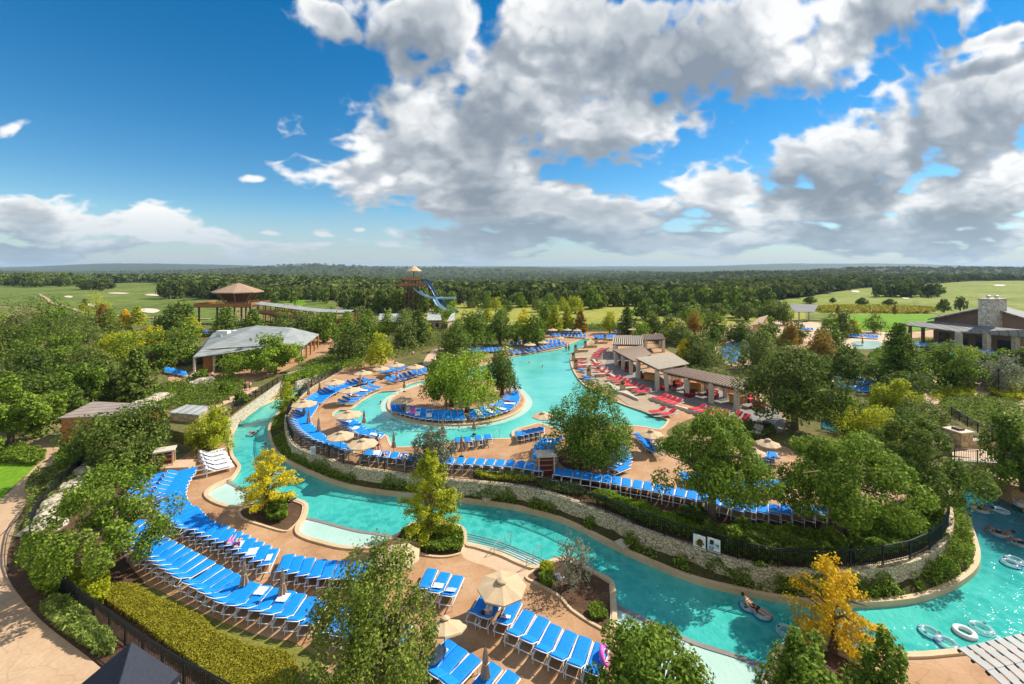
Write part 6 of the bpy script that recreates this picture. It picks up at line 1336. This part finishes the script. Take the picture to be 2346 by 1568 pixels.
def slide(pts, mat, label, r=.75, dd=0):
    ln = cr_curve([Q(x, y, Ds+d) for x, y, d in pts], 6); o = building('water_slide', label, 'water slide', Vector((ln[0].x, ln[0].y, LA))); vs = []; fs = []; K_ = 7
    for i, p in enumerate(ln):
        a, b = ln[max(i-1, 0)], ln[min(i+1, len(ln)-1)]; d = (b-a).normalized(); n = d.cross(Vector((0, 0, 1))).normalized(); u = n.cross(d)
        for k in range(K_): t = math.pi*(.02+.96*k/(K_-1)); vs.append(p+n*math.cos(t)*r-u*math.sin(t)*r*.85)
        for k in range(K_-1, -1, -1): t = math.pi*(.02+.96*k/(K_-1)); vs.append(p+n*math.cos(t)*(r-.1)-u*math.sin(t)*(r-.1)*.85)
    M_ = 2*K_
    for i in range(len(ln)-1):
        for k in range(M_): fs.append((i*M_+k, i*M_+(k+1) % M_, (i+1)*M_+(k+1) % M_, (i+1)*M_+k))
    part(MB().add(vs, fs), 'chute', mat, o, True)
    for p in ln[8::9]: post(p, LA, p.z-r*.8, .2, 'wood_dark', o, 'support')
slide([(965,640,0),(974,640,-1),(982,648,-3),(990,661,-4),(1000,678,-5),(1014,693,-7),(1030,704,-9),(1048,714,-11)], 'slide_dark', 'dark blue slide plunging right from the slide tower top', 1.05)
slide([(950,658,-2),(958,664,-3),(966,671,-4),(980,678,-5),(996,681,-6),(1014,681.5,-6),(1042,680,-7)], 'slide_pale', 'pale blue slide curling level under the dark one', 1.1)
slide([(996,684,-8),(1000,692,-9),(1008,702,-11),(1020,708,-12),(1036,712,-14)], 'slide_pale', 'short pale blue chute ending low behind the trees', .95)
# ---- low roofs behind
def shed(name, label, corners, ze, lev, roofm, wallm, rise=0, inset=.1, cat='building', front=(0, 1), win=True, posts=0):
    """corners: photo points of roof corners (front-left, front-right, back-right, back-left)"""
    c = [V(x, y, ze+(0 if i < 2 else rise)) for i, (x, y) in enumerate(corners)]; ctr = sum(c, Vector())/len(c); o = building(name, label, cat, Vector((ctr.x, ctr.y, lev)))
    part(roof_from(MB(), [c], .16), 'roof', roofm, o)
    fl = [p.lerp(ctr, inset) for p in c]
    if wallm: wall_run(o, fl+[fl[0]], lev, ze-.12, wallm)
    if wallm and win: openings(o, fl[0], fl[1], lev+.1, lev+2.0, [(.2, .34), (.62, .8)], 'doorway', 'dark_glass')
    for k in range(posts): p = c[0].lerp(c[1], (k+.5)/posts).lerp(ctr, .03); post(p, lev, ze-.1, .3, 'stone_tan', o)
    return o, c
shed('low_building', 'low building with pale metal roof, left of the two behind the pool', [(866,738),(932,737),(930,719),(870,719)], LB+3, LB, 'metal_roof_pale', 'stone_tan', .8)
shed('low_building', 'low building with pale roof behind the dark pointed tree', [(978,734),(1012,734),(1008,717),(980,717)], LB+3, LB, 'metal_roof_pale', 'stone_tan', .8)
shed('low_building', 'small pale gable roof left of the tall green tree behind pool', [(1024,737),(1042,733),(1042,716),(1034,720)], LB+3, LB, 'metal_roof_pale', 'stone_tan', .4, win=False)
shed('low_building', 'small pale roof peeping above the tall green tree', [(1090,722),(1107,726),(1106,716),(1092,717)], LB+3, LB, 'metal_roof_pale', 'stone_tan', .2, win=False)
shed('brown_roof_house', 'long low house with brown ribbed roof at left among trees', [(133,958),(300,951),(371,927),(213,920)], LA+2.9, LA, 'shed_roof', 'wood', .5, .08)
shed('porch', 'small lower porch roof in front of the brown roofed house', [(163,974),(225,972),(224,960),(178,962)], LA+2.1, LA, 'shed_roof', 'wood', .2, .08, win=False)
shed('grey_roof_shed', 'small shed with grey ribbed metal roof by the left shrubs', [(386,945),(458,951),(481,931),(427,927)], LA+2.3, LA, 'metal_roof_pale', 'stone_tan', .2, .12, win=False)
shed('small_pavilion', 'small open pavilion with grey roof right of the dark oaks', [(1819,715),(1865,715),(1875,698),(1806,698)], LB+3.3, LB, 'slate_roof', None, 1.0, .1, 'pavilion', posts=2)
shed('thatched_hut', 'tiny brown roofed hut above the blue water play', [(1722,745),(1745,742),(1760,722),(1738,728)], LB+2.6, LB, 'thatch', 'stone_tan', .8, .15, 'hut', win=False)
# ---- cabana pavilion group: pale roofs on stone columns
def pav(name, label, cor, z, cols, rise, roofm='shed_roof', back=True):
    c = [V(x, y, z+(rise if i >= 2 else 0)) for i, (x, y) in enumerate(cor)]; ctr = sum(c, Vector())/4; o = building(name, label, 'pergola', Vector((ctr.x, ctr.y, LB)))
    nl = max(6, int((c[1]-c[0]).length/.42)); m = MB(); roof_from(m, [c], .06); part(m, 'roof', 'roof_gap', o)
    for i in range(nl+1):
        a, b = c[0].lerp(c[1], i/nl), c[3].lerp(c[2], i/nl); 
        part(MB().tube([a+Vector((0, 0, .05)), b+Vector((0, 0, .05))], .10, 5), 'roof_rib', roofm, o)
    for a, b in ((c[0], c[1]), (c[3], c[2])): a = a.lerp(ctr, .06); b = b.lerp(ctr, .06); part(MB().tube([a-Vector((0, 0, .2)), b-Vector((0, 0, .2))], .12, 5), 'beam', 'wood_dark', o)
    for t in cols:
        p = c[0].lerp(c[1], t).lerp(ctr, .07); post(p, LB, z-.1, .55, 'cream', o)
        if back: p = c[3].lerp(c[2], t).lerp(ctr, .10); post(p, LB, z-.1, .4, 'cream', o)
    return o, c
flat('roof_tile', (.50, .43, .34), .9, .2, 6); flat('roof_tile_dark', (.30, .22, .17), .9, .25, 5); flat('roof_gap', (.10, .075, .06), .9, .2, 5)
CZ = LB+2.75
o1, cA = pav('cabana_roof', 'square pale roofed cabana pavilion at the back of the red loungers', [(1403,790),(1472,791),(1470,770),(1407,770)], CZ, (.05, .95), .5, 'roof_tile')
o2, cB = pav('cabana_roof', 'dark brown cabana roof just in front of the square one', [(1404,803),(1450,828),(1492,812),(1470,793)], CZ-.2, (.1, .5, .9), .1, 'roof_tile_dark')
o3, cC = pav('cabana_roof', 'raised pale ribbed pavilion roof in the middle of the cabanas', [(1456,822),(1507,847),(1578,834),(1540,810)], CZ+.45, (.05, .95), .0, 'roof_tile')
o4, cD = pav('cabana_roof', 'long brown pergola roof running down to the dark oak', [(1515,852),(1700,894),(1722,874),(1569,843)], CZ, (.03, .33, .66, .97), .25, 'roof_tile_dark')
o5, cE = pav('cabana_roof', 'far brown cabana roof behind the square pale one', [(1475,780),(1524,778),(1516,766),(1472,767)], CZ, (.05, .95), .2, 'roof_tile_dark')
def box_thing(name, label, cat, x, y, lev, dims, mat, rz=0, parts=()):
    p = V(x, y, lev); o = empty(name, (p.x, p.y, lev), rz, label, cat)
    MB().box((0, 0, dims[2]/2), dims).build('body', mat, o)
    for nm, c, d, m in parts: MB().box(c, d).build(nm, m, o)
    return o
for k, (x, y, w) in enumerate(((1592,893,'left'),(1687,925,'right'),(1489,872,'back'))):
    box_thing('timber_counter', 'golden timber counter under the pergola, %s one' % w, 'counter', x, y, LB, (1.7, 1.0, 1.1), 'wood_gold', -.5, (('counter_top', (0, 0, 1.13), (1.85, 1.15, .06), 'wood'), ('kick_board', (0, -.52, .08), (1.6, .04, .15), 'wood_dark')))
for k, (x, y, lab) in enumerate(((1524,894,'left of the second pillar'),(1553,886,'under the pergola, back left'),(1580,909,'at the foot of the middle pillar'),(1632,905,'under the pergola, back right'),(1634,912,'before the right pillar'),(1717,921,'at the right end, back'),(1740,936,'at the right end, front'),(1427,838,'under the dark roof'),(1442,852,'under the raised roof, left'),(1468,866,'under the raised roof, right'))):
    box_thing('sofa', 'red cushioned outdoor sofa %s' % lab, 'sofa', x, y, LB, (1.5, .8, .38), 'darkred', .6, (('seat_cushion', (0, -.06, .44), (1.36, .62, .14), 'red_cloth'), ('backrest', (0, .37, .62), (1.5, .14, .6), 'darkred'), ('armrest', (-.72, 0, .45), (.14, .8, .3), 'darkred'), ('armrest', (.72, 0, .45), (.14, .8, .3), 'darkred')))
for x, y, lab in ((1610,905,'square low table with grey top under the pergola'),(1712,935,'slatted low table at the right end of the cabanas'),(1539,897,'low wooden table between the pergola sofas')):
    box_thing('low_table', lab, 'table', x, y, LB, (1.1, .8, .32), 'wood', .5, (('table_top', (0, 0, .36), (1.3, 1.0, .06), 'cab_floor'),))
for i, (a, b) in enumerate((((1535,862),(1560,866)),((1597,874),(1622,880)),((1660,886),(1684,892)))):
    A_p, B_p = V(a[0], a[1]+22, LB), V(b[0], b[1]+22, LB); o = building('timber_screen', 'slatted golden timber screen in the pergola, %s' % ('left one', 'middle one', 'right one')[i], 'screen', Vector((A_p.x, A_p.y, LB)))
    m = MB()
    for k in range(9): p = A_p.lerp(B_p, k/8); m.box((p.x, p.y, LB+1.1), (.10, .06, 2.2))
    part(m, 'slats', 'wood_gold', o); part(MB().tube([A_p+Vector((0, 0, 2.25)), B_p+Vector((0, 0, 2.25))], .07, 5), 'top_rail', 'wood', o)
# stone bays stepping into the pool
for i, (x, y) in enumerate(((1388,786),(1368,793),(1343,802),(1321,813),(1316,832),(1322,850),(1352,872),(1430,905))):
    p = V(x, y, LB-.5); o = empty('stone_planter_wall', (p.x, p.y, LB-.6), .15, 'stone bay wall with planter pillar in the pool, %s from the back' % ordn(i+1), 'wall', 'stone bays in the pool')
    MB().box((1.2, 0, .55), (2.6, .4, 1.1)).box((-.05, .0, .6), (.5, 1.0, 1.2)).build('wall', 'stone_tan', o); MB().box((1.2, 0, 1.13), (2.7, .5, .08)).build('coping', 'cream', o)
    MB().box((-.25, -.1, .85), (.6, .6, 1.7)).build('pillar', 'stone_tan', o); MB().lathe([(.18, 1.7), (.34, 1.85), (.36, 1.98), (.30, 1.98), (.0, 1.93)], 12, (-.25, -.1, 0)).build('planter_bowl', 'wood_dark', o)
    c = np.random.RandomState(i).normal(size=(160, 3))*np.array([.17, .17, .09])+np.array([-.25, -.1, 2.08]); link('plant', leaf_mesh('plant', c, np.random.RandomState(i).normal(size=(160, 3)), .07, i), 'leaf_olive', o)
bay_floor = [(1318,812),(1400,797),(1385,835),(1400,852),(1440,872),(1500,900),(1560,930),(1540,952),(1500,955),(1480,945),(1440,928),(1400,900),(1350,872),(1330,855)]
overlay('ledge_paving', bay_floor, LB+.04, 'ledge')
for pts in ([(1357,825),(1372,842),(1385,855),(1410,868),(1440,885),(1480,905)], [(1488,915),(1530,930),(1560,938),(1600,950),(1650,962)], [(1395,898),(1430,905),(1460,918)]):
    mb = MB(); mb.sweep(cr_curve(PL(pts, LB), 4), .35, 0, .35); tag(mb.build('ledge_wall', 'cream'), 'cream stone ledge wall %s' % {1357: 'behind the stone bays', 1488: 'below the right red loungers', 1395: 'over the timber steps'}[pts[0][0]], 'wall')
for i in range(5):
    a, b = V(1392+i*4, 878+i*4, LB+.2-i*.0), V(1440+i*6, 900+i*4, LB+.2)
    mb = MB(); mb.sweep([a, b], .3, 0, .12-.015*i); tag(mb.build('ledge_steps', 'cream'), kind='structure')
# low wall end by the dark shrubs
p = [V(1680,990,LB), V(1725,1003,LB)]; mb = MB(); mb.sweep(p, .5, 0, .55); tag(mb.build('garden_wall', 'stone_pale'), 'low stone wall below the dark shrub bed by the right umbrella', 'wall')
p = [V(1745,975,LB), V(1732,1003,LB)]; mb = MB(); mb.sweep(p, .9, 0, .6); tag(mb.build('stone_bench', 'stone_pale'), 'broad flat stone bench beside the black bin', 'bench')
box_thing('litter_bin', 'black square bin by the flat stone bench', 'bin', 1757, 988, LB, (.6, .6, .95), 'black', .2, (('lid', (0, 0, .99), (.66, .66, .08), 'wood_dark'),))
# ---- towel huts
def hut(x, y, lev, label, rz):
    p = V(x, y, lev); o = empty('towel_hut', (p.x, p.y, lev), rz, label, 'kiosk')
    MB().box((0, .2, .85), (1.25, .7, 1.7)).build('cabinet', 'kiosk_red', o); MB().box((0, 0, 1.86), (1.7, 1.3, .14)).build('roof', 'cream', o)
    for sx in (-.68, .68):
        for sy in (-.5, .5): MB().box((sx, sy, .9), (.12, .12, 1.8)).build('post', 'curb', o)
    for k in range(3): MB().box((0, -.1, .45+.45*k), (1.2, .12, .05)).build('shelf', 'curb', o)
hut(1250,1088,LB,'towel hut between the two long fence rows of loungers',.1); hut(378,1074,LA,'towel hut with dark red doors at the left river deck',.5); hut(1013,857,LB,'small red kiosk near the pool mouth behind',.1)
box_thing('stone_plinth', 'flat tan stone platform beside the left towel hut', 'platform', 412, 1072, LA, (2.6, 1.7, .35), 'curb', .1, (('slab', (0, 0, .38), (2.7, 1.8, .06), 'pav_pale'),))
box_thing('stone_plinth', 'flat tan stone platform left of the towel draped loungers', 'platform', 455, 1012, LA, (2.4, 1.4, .3), 'curb', .4, (('slab', (0, 0, .33), (2.5, 1.5, .06), 'pav_pale'),))
for x, y, lab in ((1430,1254,'flat pale rock slab on the curb at river centre'),(1118,1147,'small flat block on the island curb behind the tall cypress'),(1035,1146,'small flat block on the curb left of the tall cypress')):
    box_thing('curb_stone', lab, 'rock', x, y, LA, (1.0, .8, .3), 'curb', .5, (('cap', (0, 0, .33), (1.06, .86, .05), 'cream'),))
# ---- posters on the fence: generic picture panels
def poster(x, y, cols, label):
    p = V(x, y, wz+.62); n_ = None
    j = min(range(len(fl)-1), key=lambda i: (Vector((fl[i].x, fl[i].y, 0))-Vector((p.x, p.y, 0))).length); d = (fl[j+1]-fl[j-1]); ang = math.atan2(d.y, d.x); nn = Vector((d.y, -d.x, 0)).normalized(); nn = nn if nn.y < 0 else -nn
    o = empty('poster', Vector((p.x, p.y, wz+.62))+nn*.10, ang, label, 'poster'); s = 1 if (Matrix.Rotation(ang, 3, 'Z') @ Vector((0, -1, 0))).dot(nn) > 0 else -1
    MB().box((0, 0, 0), (.74, .03, .86)).build('panel', 'white', o)
    r = random.Random(int(x))
    for k, c in enumerate(cols):
        for q_ in range(3): MB().box((r.uniform(-.2, .2), -s*(.02+.003*(k*3+q_)), r.uniform(-.22, .22)), (r.uniform(.12, .3), .006, r.uniform(.12, .34))).build('picture_patch', c, o)
    MB().box((0, -s*.02, -.36), (.7, .006, .05)).build('caption_bar', 'wood_dark', o)
poster(1603, 1240, ('red_cloth', 'wood_gold', 'leaf_green'), 'left poster on the fence with red and green picture'); poster(1636, 1248, ('towel_blue', 'black', 'clear_vinyl'), 'right poster on the fence, white with bluish picture')
box_thing('notice_board', 'small white notice on the fence at the left deck curve', 'sign', 717, 1042, wz, (.45, .04, .8), 'white', .5, (('notice_sheet', (0, -.03, .45), (.3, .02, .5), 'towel_blue'),))
# ---- lodge on the right
zp = LB+4.2
o = building('stone_chimney_lodge', 'brown gabled lodge with stone chimney at the right edge', 'lodge', Vector((V(2260, 740, zp).x, V(2260, 740, zp).y, LB)))
e = [V(2048,741,zp), V(2200,760,zp), V(2346,770,zp), V(2600,786,zp)]; u = [V(2139,736,zp+1.0), V(2346,756,zp+1.2), V(2560,770,zp+1.2)]
part(roof_from(MB(), [[e[0], e[1], u[0]], [e[1], e[2], u[1], u[0]], [e[2], e[3], u[2], u[1]]], .25), 'porch_roof', 'slate_roof', o)
g = [V(2150,754,LB+3), u[0], u[1], u[2]]
base0, base1 = Vector((V(2140,736,zp+1).x+1, V(2140,736,zp+1).y+1.0, 0)), Vector((u[2].x+1, u[2].y+1.0, 0))
def onw(t, z): p = base0.lerp(base1, t); return Vector((p.x, p.y, z))
def tx(px):       # fraction along the gable wall for a photo column
    best = min(((abs(CX+onw(t/200, 0).x*F/onw(t/200, 0).y-px)), t/200) for t in range(201)); return best[1]
def zrow(t, row): return H-(row-HOR)*onw(t, 0).y/F
pk = tx(2262)
gw = [onw(0, LB+2.5), onw(1, LB+2.5), onw(1, zrow(1, 762)), onw(tx(2346), zrow(tx(2346), 730)), onw(pk, zrow(pk, 705)), onw(tx(2240), zrow(tx(2240), 709)), onw(0, zrow(0, 730))]
m = MB(); bk = [p+Vector((4.8, 3.6, 0)) for p in gw]; nn = len(gw); m.add(gw+bk, [tuple(range(nn)), tuple(range(2*nn-1, nn-1, -1))]+[(i, (i+1) % nn, (i+1) % nn+nn, i+nn) for i in range(nn)]); part(m, 'gable_wall', 'render_brown', o)
def rf(a, b): up = Vector((0, 0, .25)); f = Vector((-.25, -.9, 0)); bk = Vector((.8, .6, 0))*(7 if b.x < cpx else 13); f = Vector((-.6, -.45, 0)); return [a+up+f, b+up+f, b+up+bk, a+up+bk]
cpx = gw[4].x+.01
part(roof_from(MB(), [rf(gw[6]-Vector((1.8, .4, .25)), gw[4]), rf(gw[4], gw[3]), rf(gw[3], gw[2])], .3), 'roof', 'slate_roof', o)
ct = (tx(2240)+tx(2296))/2; cp = onw(ct, 0)+Vector((-.6, -1.1, 0)); ctz = H-(685-HOR)*cp.y/F; wch = 56*cp.y/F
ch = part(MB().box((cp.x, cp.y, (LB+ctz)/2), (wch, 2.0, ctz-LB), .25), 'chimney', 'chimney_stone', o)
for s in (-.9, .9): part(MB().lathe([(.28, 0), (.30, .45), (.42, .5), (.42, .72), (.1, .8)], 10, (cp.x+s, cp.y, ctz)), 'chimney_pot', 'steel', o)
part(MB().box((cp.x, cp.y, ctz+.04), (wch+.3, 2.3, .16), .25), 'chimney_cap', 'cream', o)
wb = [Vector((p.x, p.y, 0)) for p in (u[0], u[1], u[2])]
wall_run(o, wb, LB, zp+.6, 'render_brown'); openings(o, wb[0], wb[1], LB+.1, LB+2.7, [(.08, .2), (.3, .42), (.52, .62), (.75, .92)], 'glazed_door', 'dark_glass')
for px in (2090, 2120, 2203, 2268, 2335, 2420): 
    t = (px-2048)/(2346-2048); p = V(px, (742+18*(px-2048)/152) if px < 2200 else (761+9*(px-2200)/146), zp)+Vector((.3, .9, 0)); post(p, LB, zp-.1, .9 if px > 2150 else .5, 'stone_pale' if px > 2150 else 'wood_dark', o)
# ---- bridge at right
zb = 2.1; o = building('stone_bridge', 'stone faced footbridge crossing the river at the right', 'bridge', Vector((V(2260,1060,zb).x, V(2260,1060,zb).y, 0)))
a, b = V(2184,1054,zb), V(2470,1068,zb); a2, b2 = V(2180,1028,zb), V(2500,1038,zb)
m = MB(); slab_mb(m, [[a, b, b2, a2]], zb, zb-.35); part(m, 'deck', 'pav_pale', o)
face = [V(2186,1056,zb), V(2470,1070,zb)]; nA = 14; vs = []; fs = []
for i in range(nA+1):
    t = i/nA; p = face[0].lerp(face[1], t); zlow = .15+1.25*max(0, 1-abs((t-.18)/.24)**2) if t < .42 else .1
    zlow = min(zlow, zb-.5)
    for dy in (0, .45):
        vs += [Vector((p.x, p.y-.05+dy, zb-.002)), Vector((p.x, p.y-.05+dy, zlow))]
for i in range(nA):
    b0, b1 = i*4, (i+1)*4; fs += [(b0, b1, b1+1, b0+1), (b0+2, b0+3, b1+3, b1+2), (b0+1, b1+1, b1+3, b0+3), (b0, b0+2, b1+2, b1)]
part(MB().add(vs, fs), 'arch_wall', 'stone_tan', o)
part(MB().sweep([face[0]+Vector((0, .1, 0)), face[1]+Vector((0, .1, 0))], .6, .004, .10), 'coping', 'cream', o)
mb = MB(); mb.sweep(cr_curve(PL([(2208,1062),(2262,1092),(2320,1122),(2345,1128)], 0), 4), .7, -.3, 1.75); tag(mb.build('abutment_wall', 'stone_tan'), 'tan stone wall slanting down to the water under the bridge', 'wall')
box_thing('stone_pillar', 'square tan stone pillar with a bowl left of the bridge', 'pillar', 2195, 1030, LB, (1.5, 1.5, 1.9), 'stone_tan', .2, (('cap', (0, 0, 1.95), (1.7, 1.7, .12), 'cream'), ('bowl', (0, 0, 2.1), (.7, .7, .22), 'wood_dark')))
box_thing('stone_bench_wall', 'low tan stone wall right of the stone pillar', 'wall', 2240, 1032, LB, (2.6, .6, 1.0), 'stone_tan', -.05, (('cap', (0, 0, 1.04), (2.7, .7, .08), 'cream'),))
box_thing('stone_bench_wall', 'low tan stone wall left of the stone pillar', 'wall', 2150, 1036, LB, (2.2, .6, .9), 'stone_tan', -.1, (('cap', (0, 0, .94), (2.3, .7, .08), 'cream'),))
def rock(x, y, lev, s, label, mat='chimney_stone', grp=None):
    bm = bmesh.new(); bmesh.ops.create_icosphere(bm, subdivisions=2, radius=1); r = random.Random(int(x*3+y))
    for v in bm.verts: v.co = v.co*(1+r.uniform(-.18, .18)); v.co.z *= .6; v.co.x *= 1.25
    me = bpy.data.meshes.new('rock'); bm.to_mesh(me); bm.free(); o = link('rock', me, mat); p = V(x, y, lev); o.location = (p.x, p.y, lev+.2*s); o.scale = (s, s, s); o.rotation_euler = (0, 0, r.random()*6); tag(o, label, 'rock', grp)
for i, (x, y, s) in enumerate(((2322,1128,.7),(2338,1136,.6),(2332,1150,.5),(2346,1160,.6))): rock(x, y, LA, s, 'grey boulder on the right bank below the bridge, %s from the top' % ordn(i+1), grp='boulders on the right bank')
for i, (x, y, s) in enumerate(((195,1090,.8),(178,1112,.7),(160,1128,.8),(140,1148,.7),(120,1170,.8),(108,1192,.7),(215,1068,.7),(100,1215,.8),(235,1052,.6))): rock(x, y, LA, s*1.3, 'pale boulder stepping up the left bank, %s' % (ordn(i+1)+' laid'), 'stone_pale', 'boulders on the left bank')
for i, (x, y, s) in enumerate(((452,868,1.2),(470,880,1.3),(440,884,1.0),(320,935,1.2),(345,926,1.3),(368,916,1.2))): rock(x, y, LC, s, 'pale rock outcrop among the left shrubs, %s' % (ordn(i+1)+' from the pavilion'), 'stone_pale', 'rocks among the left shrubs')
rock(663, 1149, LA, .42, 'black rounded boulder in the bed behind the yellow cypress', 'black'); rock(1281, 1324, LA, .28, 'blue-grey ball shaped stone in the mulch bed', 'steel')
# bushes on terraces
for x, y, w, lab in ((458,875,30,'clipped olive ball shrub beside the pavilion corner'),(555,925,34,'round green shrub on the terrace, middle'),(520,900,30,'round green shrub on the terrace, upper'),(532,862,64,'broad pale green shrub in front of the pavilion')): tree(x, y, y-w*.85, w, 'bush', 'leaf_bright' if w > 60 else 'leaf_green', lab, LC, n=2200, ls=.13, cb=.0, cat='shrub')
# stepped path beside the dark fence
for i in range(6):
    x, y = 500+i*15, 940-i*8.5; p = V(x, y, LC); mb = MB(); mb.box((p.x, p.y, LC-.05+i*.06), (1.9, 2.1, .12), .6); tag(mb.build('path_step', 'pav_pale'), kind='structure')
# ---- louvred roof bottom right
zl = 3.0
flat('louvre_grey', (.38, .37, .35), .6, .08, 2)
def louvre(c, n, label):
    c = [V(x, y, zl) for x, y in c]; ctr = sum(c, Vector())/4; o = building('louvred_pergola', label, 'pergola', Vector((ctr.x, ctr.y, LA)))
    for i in range(n):
        t0, t1 = i/n, (i+.76)/n; q4 = [c[0].lerp(c[1], t0), c[0].lerp(c[1], t1), c[3].lerp(c[2], t1), c[3].lerp(c[2], t0)]; part(roof_from(MB(), [q4], .05), 'louvre_board', 'louvre_grey', o)
    for t in (.02, .5, .98):
        a, b = c[0].lerp(c[3], t)-Vector((0, 0, .12)), c[1].lerp(c[2], t)-Vector((0, 0, .12)); part(MB().tube([a, b], .07, 5), 'beam', 'black', o)
    for p in c[1:3]: p = p.lerp(ctr, .06); post(p, LA, zl-.1, .16, 'black', o, 'post')
louvre([(2195,1485),(2420,1432),(2490,1480),(2262,1536)], 11, 'pale louvred pergola roof at the bottom right, rear panel')
louvre([(2262,1537),(2490,1481),(2560,1540),(2330,1600)], 11, 'pale louvred pergola roof at the bottom right, front panel')
# ---- black canopy tent
zt = 2.3; ap = V(301,1472,4.2); c = [V(411,1545,zt), V(150,1570,zt)]; c0 = c[0]; c1 = c[1]; ctr = Vector((ap.x, ap.y, 0)); c2 = ctr*2-Vector((c0.x, c0.y, 0)); c2.z = zt
d01 = c1-c0; per = Vector((d01.y, -d01.x, 0)).normalized()*-1
h_ = 2.15; cs = []
ang = math.atan2((c0-ap).y, (c0-ap).x)
Rr = (Vector((c0.x-ap.x, c0.y-ap.y, 0))).length
cs = [Vector((ap.x+Rr*(1, .95, 1.55, 1.5)[k]*math.cos(ang+k*math.pi/2), ap.y+Rr*(1, .95, 1.55, 1.5)[k]*math.sin(ang+k*math.pi/2), zt)) for k in range(4)]
o = building('canopy_tent', 'black pop-up canopy tent at the bottom left corner', 'tent', Vector((ap.x, ap.y, LA)))
m = MB(); fs = []
for k in range(4):
    a, b = cs[k], cs[(k+1) % 4]; mid = (a+b)/2+Vector((0, 0, -.06)); m.add([ap, a, mid, b], [(0, 1, 2), (0, 2, 3)]); m.add([a, b, b-Vector((0, 0, .3)), a-Vector((0, 0, .3))], [(0, 1, 2, 3)])
t_ = part(m, 'canopy', 'navy_cloth', o); sol = t_.modifiers.new('s', 'SOLIDIFY'); sol.thickness = .02
for p in cs: post(p.lerp(Vector((ap.x, ap.y, p.z)), .03), LA, zt, .06, 'steel', o, 'leg')
# umbrella of pale lamp posts etc: slender lamp posts near the far plaza
for i, (x, y) in enumerate(((2288,905),(2018,770))):
    p = V(x, y, LB); o = empty('lamp_post', (p.x, p.y, LB), 0, 'slim dark lamp post %s' % ('beside the right-hand path' if i == 0 else 'on the far plaza'), 'lamp post'); MB().tube([(0, 0, 0), (0, 0, 3.4)], .05, 6).build('post', 'black', o); MB().lathe([(.02, 3.8), (.2, 3.65), (.16, 3.4), (.05, 3.38)], 8).build('lantern', 'dark_glass', o)

for _o in bpy.data.objects:
    if 'label' in _o and len(_o['label'].split()) > 16: print('LONG', _o.name, _o['label'])

# ================================================================ HAZE
hzm = bpy.data.materials.new('haze'); hzm.use_nodes = True; t = hzm.node_tree; t.nodes.clear(); ou = t.nodes.new('ShaderNodeOutputMaterial'); pv = t.nodes.new('ShaderNodeVolumePrincipled')
pv.inputs['Color'].default_value = (.62, .80, 1, 1); pv.inputs['Density'].default_value = .00008; pv.inputs['Anisotropy'].default_value = .1; t.links.new(pv.outputs[0], ou.inputs['Volume'])
mb = MB(); mb.box((0, 8200, 12), (44000, 16900, 150)); hz = mb.build('haze', hzm); tag(hz, 'thin blue haze over the distant hills', 'haze', kind='stuff')
